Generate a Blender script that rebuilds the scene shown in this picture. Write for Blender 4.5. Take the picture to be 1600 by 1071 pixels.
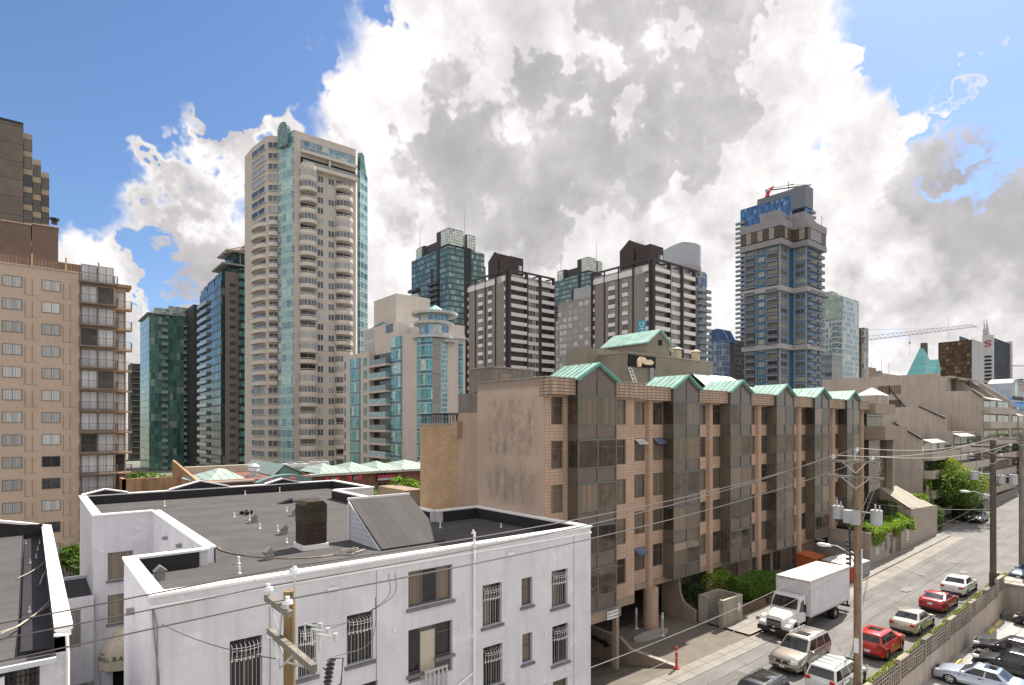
import bpy, bmesh, math, random
from mathutils import Matrix, Vector
random.seed(7)
R_=math.radians
sc=bpy.context.scene
for o in list(bpy.data.objects): bpy.data.objects.remove(o)
# ---------------------------------------------------------------- camera
AZ=R_(50.5); HC=15.0; FPX=915.0; HY=665.0
FW=(math.cos(AZ),math.sin(AZ)); RT=(math.sin(AZ),-math.cos(AZ))
cam=bpy.data.cameras.new('camera'); co=bpy.data.objects.new('camera',cam); sc.collection.objects.link(co)
co.location=(0,0,HC); co.rotation_euler=(R_(90),0,AZ-R_(90))
cam.sensor_width=36; cam.lens=36*FPX/1600; cam.shift_y=(HY-535.5)/1600; cam.clip_start=.2; cam.clip_end=6000
sc.camera=co
# ---------------------------------------------------------------- exposure, sun
sc.view_settings.view_transform='Standard'; sc.view_settings.look='None'
sc.view_settings.exposure=1.30; sc.view_settings.gamma=1
SEL,SAZ=51.0,11.0
sl=bpy.data.lights.new('sun','SUN'); sl.energy=3.7; sl.angle=R_(.5); sl.color=(1,.93,.82)
so=bpy.data.objects.new('sun',sl); sc.collection.objects.link(so)
sv=Vector((math.cos(R_(SEL))*math.cos(R_(SAZ)),math.cos(R_(SEL))*math.sin(R_(SAZ)),math.sin(R_(SEL))))
so.rotation_euler=sv.to_track_quat('Z','Y').to_euler(); so.location=(0,0,200)
# ---------------------------------------------------------------- node helpers
class NT:
    def __init__(s,nt): s.nt=nt; s.n=nt.nodes; s.l=nt.links
    def new(s,t,**k):
        n=s.n.new(t)
        for a,b in k.items(): setattr(n,a,b)
        return n
    def put(s,n,i,v):
        if v is None: return
        if isinstance(v,bpy.types.NodeSocket): s.l.new(v,n.inputs[i])
        else: n.inputs[i].default_value=v
    def m(s,op,a,b=None,c=None,clamp=False):
        n=s.new('ShaderNodeMath',operation=op,use_clamp=clamp); s.put(n,0,a); s.put(n,1,b); s.put(n,2,c); return n.outputs[0]
    def vm(s,op,a,b=None):
        n=s.new('ShaderNodeVectorMath',operation=op); s.put(n,0,a); s.put(n,1,b)
        return n.outputs[1] if op in('DOT_PRODUCT','LENGTH','DISTANCE') else n.outputs[0]
    def scale(s,a,f):
        n=s.new('ShaderNodeVectorMath',operation='SCALE'); s.put(n,0,a); s.put(n,3,f); return n.outputs[0]
    def noise(s,v,sc_,det=4,rough=.55,dist=0,col=False):
        n=s.new('ShaderNodeTexNoise'); s.put(n,'Vector',v); s.put(n,'Scale',sc_); s.put(n,'Detail',det); s.put(n,'Roughness',rough); s.put(n,'Distortion',dist)
        return n.outputs[1 if col else 0]
    def mr(s,v,a,b,c=0,d=1,smooth=False):
        n=s.new('ShaderNodeMapRange'); n.interpolation_type='SMOOTHSTEP' if smooth else 'LINEAR'
        for i,x in enumerate((v,a,b,c,d)): s.put(n,i,x)
        return n.outputs[0]
    def mix(s,f,a,b,mode='MIX'):
        n=s.new('ShaderNodeMix',data_type='RGBA',blend_type=mode); s.put(n,0,f); s.put(n,6,a); s.put(n,7,b); return n.outputs[2]
    def sep(s,v):
        n=s.new('ShaderNodeSeparateXYZ'); s.put(n,0,v); return n.outputs
    def comb(s,x,y,z):
        n=s.new('ShaderNodeCombineXYZ'); s.put(n,0,x); s.put(n,1,y); s.put(n,2,z); return n.outputs[0]
    def wn(s,v):
        n=s.new('ShaderNodeTexWhiteNoise',noise_dimensions='3D'); s.put(n,0,v); return n.outputs[0]
# ---------------------------------------------------------------- sky and clouds (world, by direction)
w=bpy.data.worlds.new('World'); sc.world=w; w.use_nodes=True
N=NT(w.node_tree); N.n.clear()
sky=N.new('ShaderNodeTexSky',sky_type='NISHITA'); sky.sun_disc=False; sky.sun_elevation=R_(SEL); sky.sun_rotation=R_(90-SAZ); sky.altitude=0; sky.air_density=1.0; sky.dust_density=.6; sky.ozone_density=2.0
tc=N.new('ShaderNodeTexCoord'); D=N.vm('NORMALIZE',tc.outputs['Generated'])
def pdir(x,y):
    v=Vector((FW[0]+(x-800)/FPX*RT[0],FW[1]+(x-800)/FPX*RT[1],(HY-y)/FPX)); return tuple(v.normalized())
def blob(src,x,y,r,amt,soft=.6):
    # r: angular radius in degrees
    d=N.vm('DOT_PRODUCT',src,pdir(x,y))
    return N.m('MULTIPLY',N.mr(d,math.cos(R_(r*(1+soft))),math.cos(R_(r*(1-soft*.6))),0,1,True),amt)
warp=N.vm('SUBTRACT',N.noise(D,5,5,.6,col=True),(.5,.5,.5))
Dw=N.vm('ADD',D,N.scale(warp,.16))
cov=None
for b in [(330,195,7,1.0),(230,185,5,1.0),(450,175,5,.9),(165,170,3,.6),(90,130,2,.3),(300,350,10,.75),(150,420,8,.7),(430,330,7,.5),(620,200,5,.6),(540,230,4,.5),(800,60,9,.8),(960,120,13,.9),(700,250,12,.8),(1050,230,12,.8),(820,320,12,.8),(1180,60,6,.5),(1230,120,5,.45),(1160,250,9,.7),(1000,350,12,.8),(1380,250,7,.55),(1500,330,12,.8),(1540,235,4,.7),(1450,430,14,.9),(1300,420,9,.8),(1540,-5,5,.6),(1420,150,4,.35),(1240,190,6,.5),(500,480,8,.6),(260,480,9,.7),(800,450,20,.8),
          (150,60,15,-1.0),(320,40,9,-1.2),(400,75,5,-1.0),(230,70,6,-1.1),(480,90,4,-.8),(60,170,4,-.6),(480,20,7,-.8),(50,230,7,-.9),(190,290,3.4,-1.1),(250,268,2.3,-.8),(355,283,2.0,-.7),(615,370,3.6,-1.25),(570,60,4.5,-.9),(560,130,2.5,-.5),(660,15,2.5,-.5),(1420,60,7,-1.1),(1560,120,7,-1.1),(1340,60,4,-.9),(1440,270,2.2,-.9),(1470,190,3,-.5),(1600,60,6,-.8),(95,310,2.5,-.5),(1350,160,2.5,-.4)]:
    k=blob(Dw,b[0],b[1],b[2],b[3]); cov=k if cov is None else N.m('ADD',cov,k)
f1=N.noise(D,4.5,9,.5); f2=N.noise(D,13,8,.56,.1)
cov=N.m('ADD',cov,N.m('MULTIPLY',N.mr(N.vm('DOT_PRODUCT',D,(FW[0],FW[1],0)),.45,-.1,0,1,True),.75)); cov=N.m('MINIMUM',cov,1.3)  # extra cloud cover added behind the camera to brighten and whiten the facades
dens=N.m('ADD',N.m('ADD',N.m('MULTIPLY',cov,.42),N.m('MULTIPLY',N.m('SUBTRACT',f1,.5),.8)),N.m('MULTIPLY',N.m('SUBTRACT',f2,.5),.30))
dens=N.m('ADD',dens,.02)
mask=N.mr(dens,-.05,.27,0,1,True)
sh=None
for b in [(850,115,3.6,.6),(920,120,3.6,.7),(1010,155,3.6,.7),(760,195,4.5,.45),(850,200,4.5,.4),(960,215,3.5,.4),(680,200,3.5,.2),(240,355,5,.35),(330,330,6,.4),(250,220,4,.35),(720,280,5,.2),(620,250,3.5,.25),(1450,390,5,.4),(1570,400,6,.65),(1500,480,9,.6),(1350,330,4,.3),(600,290,5,.3),(420,230,4,.3),(1150,380,5,.15),(690,235,3.5,.2)]:
    k=blob(Dw,b[0],b[1],b[2],b[3]); sh=k if sh is None else N.m('ADD',sh,k)
g1=N.noise(N.vm('ADD',D,tuple(sv*.05)),4.5,9,.5); g3=N.noise(N.vm('ADD',D,tuple(sv*.018)),13,8,.56,.1)
rel=N.m('ADD',N.m('MULTIPLY',N.m('SUBTRACT',g1,f1),2.0),N.m('MULTIPLY',N.m('SUBTRACT',g3,f2),1.1))
f3=N.noise(Dw,7,6,.5)
base=N.m('SUBTRACT',1,N.m('EXPONENT',N.m('MULTIPLY',sh,-1.25)))
base=N.m('MULTIPLY',base,N.mr(f3,.3,.7,.55,1.15))
thick=N.mr(dens,.2,.9,0,.2,True)
dark=N.m('ADD',N.m('ADD',N.m('ADD',N.m('MULTIPLY',base,.85),rel),thick),N.m('MULTIPLY',N.m('SUBTRACT',f3,.45),.45)); dark=N.m('SUBTRACT',1,N.m('EXPONENT',N.m('MULTIPLY',N.m('MAXIMUM',dark,0),-1.35)))
ccol=N.mix(dark,(7.9,7.6,7.5,1),(2.6,2.5,2.7,1))
skyc=N.mix(1.0,sky.outputs[0],(.88,1.0,1.18,1),'MULTIPLY')
fin=N.mix(mask,skyc,ccol)
bg=N.new('ShaderNodeBackground'); N.l.new(fin,bg.inputs[0]); bg.inputs[1].default_value=.055
wo=N.new('ShaderNodeOutputWorld'); N.l.new(bg.outputs[0],wo.inputs[0])
# ---------------------------------------------------------------- geometry helpers
def ray(x):
    t=(x-800)/FPX; return FW[0]+t*RT[0],FW[1]+t*RT[1]
def P(x,y,z=None,Y=None,X=None,d=None):
    dx,dy=ray(x); v=(y-HY)/FPX
    if z is not None: d=(HC-z)/v
    elif Y is not None: d=Y/dy
    elif X is not None: d=X/dx
    return Vector((d*dx,d*dy,HC-v*d))
def Xat(x,Y): a,b=ray(x); return Y*a/b
def Yat(x,X): a,b=ray(x); return X*b/a
def Zat(x,y,Y=None,X=None): return P(x,y,Y=Y,X=X).z
def gz(X): return 0 if X<45 else min(4.5,.03*(X-45))
C=sc.collection
class Fr:   # a face frame: local (u,out,z)
    def __init__(s,x,y,ux,uy,ox,oy): s.x,s.y,s.ux,s.uy,s.ox,s.oy=x,y,ux,uy,ox,oy
    def p(s,u,d,z): return Vector((s.x+u*s.ux+d*s.ox,s.y+u*s.uy+d*s.oy,z))
    def off(s,u,z): return Vector((u*s.ux,u*s.uy,z))
    def sh(s,u,d=0): q=s.p(u,d,0); return Fr(q.x,q.y,s.ux,s.uy,s.ox,s.oy)
def frY(x,y): return Fr(x,y,1,0,0,-1)
def frX(x,y): return Fr(x,y,0,1,-1,0)
WLD=Fr(0,0,1,0,0,1)
def org(o):
    v=Vector((0,0,0))
    while o: v+=o.location; o=o.parent
    return v
def mkmesh(V,Fc,mi,mats,off=Vector((0,0,0)),smooth=False,bevel=0,merge=True):
    me=bpy.data.meshes.new('m')
    me.from_pydata([v-off for v in V],[],Fc)
    for m in mats: me.materials.append(m)
    if len(mats)>1:
        for p,i in zip(me.polygons,mi): p.material_index=i
    bm=bmesh.new(); bm.from_mesh(me)
    if merge: bmesh.ops.remove_doubles(bm,verts=bm.verts,dist=.0005)
    bmesh.ops.recalc_face_normals(bm,faces=bm.faces)
    if bevel:
        es=[e for e in bm.edges if len(e.link_faces)==2 and e.calc_face_angle(0)>.5]
        bmesh.ops.bevel(bm,geom=es,offset=bevel,segments=2,affect='EDGES',profile=.6)
    uv=bm.loops.layers.uv.new('UVMap')
    for f in bm.faces:
        n=f.normal
        if abs(n.z)>.75:
            for l in f.loops: c=l.vert.co+off; l[uv].uv=(c.x,c.y)
        else:
            k=math.hypot(n.x,n.y) or 1; tx,ty=-n.y/k,n.x/k
            if abs(tx)<.02: tx=0
            if abs(ty)<.02: ty=0
            for l in f.loops: c=l.vert.co+off; l[uv].uv=(c.x*tx+c.y*ty,c.z)
        if smooth: f.smooth=True
    bm.to_mesh(me); bm.free(); return me
class MB:
    def __init__(s,fr=None): s.v=[];s.f=[];s.mi=[];s.k=0;s.fr=fr or WLD
    def add(s,pts,faces):
        n=len(s.v); s.v+= [s.fr.p(*p) for p in pts]
        for f in faces: s.f.append([i+n for i in f]); s.mi.append(s.k)
        return s
    def box(s,a0,a1,b0,b1,c0,c1):
        return s.add([(a0,b0,c0),(a1,b0,c0),(a1,b1,c0),(a0,b1,c0),(a0,b0,c1),(a1,b0,c1),(a1,b1,c1),(a0,b1,c1)],[(0,3,2,1),(4,5,6,7),(0,1,5,4),(1,2,6,5),(2,3,7,6),(3,0,4,7)])
    def poly(s,pts): return s.add(pts,[list(range(len(pts)))])
    def prism(s,poly,ax,a0,a1):
        n=len(poly)
        def q(p,a):
            return (a,p[0],p[1]) if ax=='x' else ((p[0],a,p[1]) if ax=='y' else (p[0],p[1],a))
        return s.add([q(p,a0) for p in poly]+[q(p,a1) for p in poly],[list(range(n)),list(range(2*n-1,n-1,-1))]+[(i,(i+1)%n,n+(i+1)%n,n+i) for i in range(n)])
    def cyl(s,x,y,z0,z1,r0,r1=None,n=12,a0=0,a1=360):
        r1=r0 if r1 is None else r1; full=abs(a1-a0)>=360; m=n if full else n+1
        ps=[]
        for z,r in((z0,r0),(z1,r1)):
            for i in range(m):
                a=R_(a0+(a1-a0)*i/n); ps.append((x+r*math.cos(a),y+r*math.sin(a),z))
        return s.add(ps,[(i,(i+1)%m,m+(i+1)%m,m+i) for i in range(m)]+[list(range(m-1,-1,-1)),list(range(m,2*m))])
    def tube(s,pts,r,n=6,taper=None):
        pts=[Vector(p) for p in pts]; base=len(s.v); rings=[]
        for i,p in enumerate(pts):
            d=(pts[min(i+1,len(pts)-1)]-pts[max(i-1,0)]).normalized()
            a=d.cross(Vector((0,0,1)) if abs(d.z)<.9 else Vector((1,0,0))).normalized(); b=d.cross(a)
            rr=r if taper is None else r+(taper-r)*i/(len(pts)-1)
            rings.append([tuple(p+(a*math.cos(2*math.pi*k/n)+b*math.sin(2*math.pi*k/n))*rr) for k in range(n)])
        fs=[]
        for i in range(len(pts)-1):
            for k in range(n): fs.append((i*n+k,i*n+(k+1)%n,(i+1)*n+(k+1)%n,(i+1)*n+k))
        fs+=[list(range(n)),list(range(len(pts)*n-1,(len(pts)-1)*n-1,-1))]
        return s.add([q for r_ in rings for q in r_],fs)
    def bar(s,a,b,w=.05,n=4): return s.tube([a,b],w,n)
    def build(s,name,mat,parent=None,smooth=False,bevel=0,merge=True):
        mats=mat if isinstance(mat,(list,tuple)) else [mat]
        me=mkmesh(s.v,s.f,s.mi,mats,org(parent) if parent else Vector((0,0,0)),smooth,bevel,merge)
        me.name=name
        o=bpy.data.objects.new(name,me); C.objects.link(o)
        if parent: o.parent=parent
        return o
def tag(o,label,cat,group=None,kind=None):
    if label: o['label']=label
    if cat: o['category']=cat
    if group: o['group']=group
    if kind: o['kind']=kind
    return o
def thing(name,label,cat,loc=(0,0,0),group=None):
    o=bpy.data.objects.new(name,None); C.objects.link(o); o.location=loc; o.empty_display_size=.3
    return tag(o,label,cat,group)
def struct(name,mb,mat): o=mb.build(name,mat); o['kind']='structure'; return o
def single(name,mb,mat,label,cat,group=None,kind=None,**k):
    # one-mesh thing with its origin at its base
    xs=[v.x for v in mb.v]; ys=[v.y for v in mb.v]; zs=[v.z for v in mb.v]
    off=Vector(((min(xs)+max(xs))/2,(min(ys)+max(ys))/2,min(zs)))
    mats=mat if isinstance(mat,(list,tuple)) else [mat]
    me=mkmesh(mb.v,mb.f,mb.mi,mats,off,**k); o=bpy.data.objects.new(name,me); me.name=name; C.objects.link(o); o.location=off
    return tag(o,label,cat,group,kind)
def smooth_path(pts,n=8):
    P_=[Vector(p) for p in pts]; P_=[P_[0]*2-P_[1]]+P_+[P_[-1]*2-P_[-2]]; out=[]
    for i in range(1,len(P_)-2):
        a,b,c,d=P_[i-1:i+3]
        for k in range(n): t=k/n; out.append(.5*((2*b)+(c-a)*t+(2*a-5*b+4*c-d)*t*t+(3*b-a-3*c+d)*t**3))
    return out+[P_[-2]]
CAMV=Vector((0,0,HC))
def rep(parent,name,mb,mats,offs,cap=100,smooth=False,label=None):
    # copies of one part at world offsets: nearest `cap` as own objects, the rest as one stuff part
    mats=mats if isinstance(mats,(list,tuple)) else [mats]
    b0=sum(mb.v,Vector((0,0,0)))/len(mb.v); og=org(parent)
    offs=sorted(offs,key=lambda o:(b0+o-CAMV).length)
    me=mkmesh(mb.v,mb.f,mb.mi,mats,b0,smooth); me.name=name; out=[]
    for o in offs[:cap]:
        ob=bpy.data.objects.new(name,me); C.objects.link(ob); ob.parent=parent; ob.location=b0+o-og; out.append(ob)
        if label: ob['label']=label
    rest=offs[cap:]
    if rest:
        V=[];Fc=[];mi=[]
        for o in rest:
            n=len(V); V+=[v+o for v in mb.v]; Fc+=[[i+n for i in f] for f in mb.f]; mi+=mb.mi
        m2=mkmesh(V,Fc,mi,mats,og,smooth,merge=False); ob=bpy.data.objects.new(name+'s_farther',m2); m2.name=name; C.objects.link(ob); ob.parent=parent; ob['kind']='stuff'
    return out
def dup(root,loc,rotz,label=None):
    r=root.copy(); C.objects.link(r); r.location=loc; r.rotation_euler=(0,0,rotz)
    if label: r['label']=label
    for ch in list(root.children):
        c=ch.copy(); C.objects.link(c); c.parent=r
        for g in list(ch.children):
            d=g.copy(); C.objects.link(d); d.parent=c
    return r
# ---------------------------------------------------------------- materials
MC={}
def newmat(name):
    m=bpy.data.materials.new(name); m.use_nodes=True; n=NT(m.node_tree); n.b=m.node_tree.nodes['Principled BSDF']; n.mat=m
    n.geo=n.new('ShaderNodeNewGeometry'); n.pos=n.geo.outputs['Position']; return n
def c4(c): return (c[0],c[1],c[2],1)
def bump(n,h,dist,strg=.6):
    b=n.new('ShaderNodeBump'); b.inputs['Strength'].default_value=strg; b.inputs['Distance'].default_value=dist; n.l.new(h,b.inputs['Height']); n.l.new(b.outputs[0],n.b.inputs['Normal'])
def pm(name,col,rough=.8,var=.2,sc_=1.0,bmp=0,metal=0,spec=.4,streak=0,stain=None,fine=0):
    if name in MC: return MC[name]
    n=newmat(name)
    f=n.noise(n.pos,sc_,6,.6); k=n.mr(f,.3,.7,1-var,1+var)
    if streak:
        s_=n.noise(n.vm('MULTIPLY',n.pos,(2.2,2.2,.12)),1.2,5,.6); k=n.m('MULTIPLY',k,n.mr(s_,.45,.75,1,1-streak))
    if fine:
        k=n.m('MULTIPLY',k,n.mr(n.noise(n.pos,sc_*25,3,.7),.3,.7,1-fine,1+fine))
    c=n.mix(1,c4(col),n.comb(k,k,k),'MULTIPLY')
    if stain:
        s_=n.mr(n.noise(n.pos,stain[1],7,.65),.5,.68); c=n.mix(n.m('MULTIPLY',s_,stain[2]),c,c4(stain[0]))
    n.put(n.b,'Base Color',c); n.put(n.b,'Roughness',rough); n.put(n.b,'Metallic',metal); n.put(n.b,'Specular IOR Level',spec)
    if bmp: bump(n,n.noise(n.pos,sc_*14,4,.6),bmp)
    MC[name]=n.mat; return n.mat
def uvs(n):
    u=n.new('ShaderNodeUVMap'); return u.outputs[0]
def rnd(n):
    oi=n.new('ShaderNodeObjectInfo'); return n.m('FRACT',n.m('ADD',oi.outputs['Random'],n.geo.outputs['Random Per Island']))
def brick(name,c1,c2,mortar,bw,bh,ms=.01,rough=.85,var=.15,offset=.5,streak=0,bmp=.006):
    n=newmat(name); b=n.new('ShaderNodeTexBrick'); b.offset=offset
    n.put(b,'Vector',uvs(n)); n.put(b,'Color1',c4(c1)); n.put(b,'Color2',c4(c2)); n.put(b,'Mortar',c4(mortar)); n.put(b,'Scale',1.0); n.put(b,'Mortar Size',ms); n.put(b,'Brick Width',bw); n.put(b,'Row Height',bh); n.put(b,'Mortar Smooth',.1)
    k=n.mr(n.noise(n.pos,.7,6,.6),.3,.7,1-var,1+var)
    if streak: k=n.m('MULTIPLY',k,n.mr(n.noise(n.vm('MULTIPLY',n.pos,(2,2,.12)),1.2,5,.6),.45,.75,1,1-streak))
    n.put(n.b,'Base Color',n.mix(1,b.outputs[0],n.comb(k,k,k),'MULTIPLY')); n.put(n.b,'Roughness',rough); n.put(n.b,'Specular IOR Level',.3)
    bump(n,n.m('SUBTRACT',1,b.outputs[1]),bmp)
    return n.mat
def glass(name,dark=(.02,.025,.03),curt=(.35,.34,.32),pc=.4,rough=.06,ior=1.6,stripe=9,frame=None,fw=.06,tint=None,refl=0.0,wob=.0):
    # window pane: dark interior, or blinds and curtains behind the glass
    n=newmat(name); r=rnd(n); u=uvs(n); s=n.sep(u)
    r2=n.m('FRACT',n.m('MULTIPLY',r,7.31)); r3=n.m('FRACT',n.m('MULTIPLY',r,17.7))
    fold=n.noise(n.comb(n.m('MULTIPLY',s[0],stripe),r,0),1.0,2,.5)
    cc=n.mix(1,n.mix(r2,c4(curt),c4([x*.55 for x in curt])),n.comb(*[n.mr(fold,.3,.7,.62,1.15)]*3),'MULTIPLY')
    is_c=n.m('LESS_THAN',r,pc)
    dk=n.mix(r3,c4(dark),c4([x*2.6 for x in dark]))
    interior=n.noise(n.comb(n.m('ADD',s[0],r),s[1],r),1.6,3,.5)
    dk=n.mix(1,dk,n.comb(*[n.m('MULTIPLY',n.mr(interior,.35,.7,.75,1.4),n.mr(fold,.3,.7,.7,1.35))]*3),'MULTIPLY')
    part=n.m('LESS_THAN',n.m('FRACT',n.m('MULTIPLY',r,3.3)),.75 if pc<.8 else .93)
    c=n.mix(n.m('MULTIPLY',is_c,part),dk,cc)
    n.put(n.b,'Base Color',c); n.put(n.b,'Roughness',rough); n.put(n.b,'IOR',ior); n.put(n.b,'Specular IOR Level',.5+refl)
    if tint: n.put(n.b,'Specular Tint',c4(tint))
    bump(n,n.noise(n.vm('MULTIPLY',n.pos,(.9,.9,.5)),1.0,2,.5),.02+wob,.35)
    return n.mat
def curtain(name,pw,ph,fcol,cols,fw=.07,fh=.12,spand=0.0,scol=None,metal=.5,rough=.08,slabcol=None,slab=0,blinds=.15,bcol=(.42,.45,.42),ior=1.45,tintv=.5):
    # curtain wall: glass panels, mullions and spandrels laid out in metres on the wall
    n=newmat(name); s=n.sep(uvs(n)); U=n.m('DIVIDE',s[0],pw); V=n.m('DIVIDE',s[1],ph)
    fu=n.m('FRACT',U); fv=n.m('FRACT',V); iu=n.m('FLOOR',U); iv=n.m('FLOOR',V)
    a=n.wn(n.comb(iu,iv,3.1)); b=n.wn(n.comb(iu,iv,9.7)); big=n.noise(n.comb(n.m('MULTIPLY',iu,.35),n.m('MULTIPLY',iv,.22),1),1.0,3,.6)
    base=n.mix(n.mr(n.m('ADD',n.m('MULTIPLY',a,tintv),n.m('MULTIPLY',big,1)),.35,1.05),c4(cols[0]),c4(cols[1]))
    base=n.mix(n.m('LESS_THAN',b,blinds),base,c4(bcol))
    inner=n.mr(n.noise(n.vm('MULTIPLY',n.comb(s[0],s[1],0),(1.3,2.1,1)),1.0,3,.6),.3,.7,.55,1.35)
    base=n.mix(1,base,n.comb(inner,inner,inner),'MULTIPLY')
    isf=n.m('MAXIMUM',n.m('LESS_THAN',fu,fw/pw),n.m('LESS_THAN',fv,fh/ph))
    if spand:
        isS=n.m('LESS_THAN',fv,spand); base=n.mix(isS,base,c4(scol))
        isf=n.m('MAXIMUM',isf,n.m('LESS_THAN',n.m('ABSOLUTE',n.m('SUBTRACT',fv,spand)),fh*.4/ph))
    if slab:
        isl=n.m('LESS_THAN',fv,slab); base=n.mix(isl,base,c4(slabcol)); isf2=n.m('MAXIMUM',isf,isl)
    else: isf2=isf
    col=n.mix(isf,base,c4(fcol))
    n.put(n.b,'Base Color',col); n.put(n.b,'Metallic',n.m('MULTIPLY',n.m('SUBTRACT',1,isf2),metal)); n.put(n.b,'Roughness',n.mr(isf2,0,1,rough,.55)); n.put(n.b,'IOR',ior)
    tilt=n.m('ADD',n.m('MULTIPLY',n.m('SUBTRACT',fu,.5),n.m('SUBTRACT',a,.5)),n.m('MULTIPLY',n.m('SUBTRACT',fv,.5),n.m('SUBTRACT',b,.5)))
    bump(n,n.m('ADD',n.m('MULTIPLY',tilt,.35),n.m('MULTIPLY',isf,.8)),.08,.5)
    return n.mat
def seam(name,col,pitch,axis=0,rough=.6,dark=.6,var=.2,metal=.0,wid=.14):
    # standing-seam metal roof, seams every `pitch` metres
    n=newmat(name); s=n.sep(n.pos); f=n.m('FRACT',n.m('DIVIDE',s[axis],pitch)); e=n.m('LESS_THAN',f,wid)
    k=n.m('MULTIPLY',n.mr(n.noise(n.pos,1.3,6,.65),.3,.7,1-var,1+var),n.mr(n.wn(n.comb(n.m('FLOOR',n.m('DIVIDE',s[axis],pitch)),1,1)),0,1,.9,1.08))
    c=n.mix(1,c4(col),n.comb(k,k,k),'MULTIPLY'); c=n.mix(e,c,c4([x*dark for x in col]))
    n.put(n.b,'Base Color',c); n.put(n.b,'Roughness',rough); n.put(n.b,'Metallic',metal); bump(n,e,.04,1); return n.mat
def paint(name,col,rough=.3,metal=.0,coat=.6,flake=0):
    if name in MC: return MC[name]
    n=newmat(name); k=n.mr(n.noise(n.pos,2.2,5,.6),.3,.7,.93,1.05); dirt=n.mr(n.noise(n.pos,9,5,.7),.5,.8,0,.12)
    c=n.mix(dirt,n.mix(1,c4(col),n.comb(k,k,k),'MULTIPLY'),(.25,.22,.18,1))
    n.put(n.b,'Base Color',c); n.put(n.b,'Roughness',rough); n.put(n.b,'Metallic',metal); n.put(n.b,'Coat Weight',coat); n.put(n.b,'Coat Roughness',.06); MC[name]=n.mat; return n.mat
def leafmat(name,c1,c2,c3):
    n=newmat(name); r=n.geo.outputs['Random Per Island']; f=n.noise(n.pos,1.1,3,.6)
    c=n.mix(n.mr(f,.35,.65),c4(c1),c4(c2)); c=n.mix(n.m('MULTIPLY',n.m('GREATER_THAN',r,.6),.8),c,c4(c3))
    n.put(n.b,'Base Color',c); n.put(n.b,'Roughness',.6); n.put(n.b,'Specular IOR Level',.3)
    tr=n.new('ShaderNodeBsdfTranslucent'); n.l.new(n.mix(1,c,(1.6,1.8,.6,1),'MULTIPLY'),tr.inputs[0])
    ms=n.new('ShaderNodeMixShader'); ms.inputs[0].default_value=.35; n.l.new(n.b.outputs[0],ms.inputs[1]); n.l.new(tr.outputs[0],ms.inputs[2])
    out=[x for x in n.n if x.type=='OUTPUT_MATERIAL'][0]; n.l.new(ms.outputs[0],out.inputs[0]); return n.mat
CON=pm('concrete',(.33,.30,.27),.85,.18,.6,.01,streak=.25)
CONd=pm('concrete_dark',(.20,.18,.16),.9,.2,.6,.01,streak=.35)
WHT=pm('white_paint',(.72,.72,.74),.6,.05,.5)
BLK=pm('black_metal',(.02,.02,.022),.5,.2,2)
GRY=pm('grey_metal',(.28,.29,.30),.45,.15,2,metal=.4)
LGR=pm('galvanised',(.55,.57,.58),.4,.12,3,metal=.5)
DRK=pm('dark_opening',(.012,.012,.013),.9,.2,1)
WINg=glass('window_glass')
RAILG=glass('rail_glass',(.10,.13,.13),(.3,.35,.35),.3)
# ================================================================= THE GROUND
def roadmat():
    n=newmat('asphalt'); f=n.noise(n.pos,.35,6,.6); g=n.noise(n.pos,30,3,.7); st=n.noise(n.vm('MULTIPLY',n.pos,(.12,1.6,1)),1.0,5,.65)
    k=n.m('MULTIPLY',n.m('MULTIPLY',n.mr(f,.3,.7,.82,1.15),n.mr(g,.3,.7,.85,1.15)),n.mr(st,.35,.7,1.08,.82))
    v=n.new('ShaderNodeTexVoronoi',feature='DISTANCE_TO_EDGE'); n.put(v,'Vector',n.vm('ADD',n.vm('MULTIPLY',n.pos,(.09,.22,1)),n.scale(n.noise(n.pos,.8,4,col=True),.35))); n.put(v,'Scale',1.0)
    cr=n.m('LESS_THAN',v.outputs[0],.006); c=n.mix(1,(.182,.177,.172,1),n.comb(k,k,k),'MULTIPLY'); c=n.mix(n.m('MULTIPLY',cr,.5),c,(.07,.047,.043,1))
    pt=n.mr(n.noise(n.pos,.13,2,.5),.6,.63); c=n.mix(n.m('MULTIPLY',pt,.3),c,(.15,.145,.135,1))
    n.put(n.b,'Base Color',c); n.put(n.b,'Roughness',.9); n.put(n.b,'Specular IOR Level',.2); bump(n,g,.01); return n.mat
ASP=roadmat()
SWK=pm('sidewalk_concrete',(.235,.22,.20),.9,.2,.8,.01,stain=((.2,.17,.14),.5,.5),fine=.12)
AGG=pm('driveway_aggregate',(.15,.13,.108),.95,.2,.9,.02,stain=((.12,.10,.08),.6,.5),fine=.35)
GND=pm('ground_earth',(.16,.16,.13),.95,.3,.05,0)
LOT=pm('parking_concrete',(.34,.33,.32),.9,.15,.5,.008,stain=((.25,.24,.22),.4,.5),fine=.1)
g=MB(); g.poly([(-4000,-4000,-3.2),(4500,-4000,-3.2),(4500,4500,-3.2),(-4000,4500,-3.2)]); struct('ground',g,GND)
def strip(name,mat,x0,x1,y0,y1,dz,step=10,skirt=None):
    m=MB(); xs=[x0]
    while xs[-1]+step<x1: xs.append(xs[-1]+step)
    xs.append(x1)
    if x0<45<x1 : xs=sorted(set(xs+[45]))
    for a,b in zip(xs,xs[1:]):
        m.poly([(a,y0,gz(a)+dz),(b,y0,gz(b)+dz),(b,y1,gz(b)+dz),(a,y1,gz(a)+dz)])
        if skirt is not None:
            for y in (y0,y1): m.poly([(a,y,gz(a)+dz),(b,y,gz(b)+dz),(b,y,skirt),(a,y,skirt)])
    return struct(name,m,mat)
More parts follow.
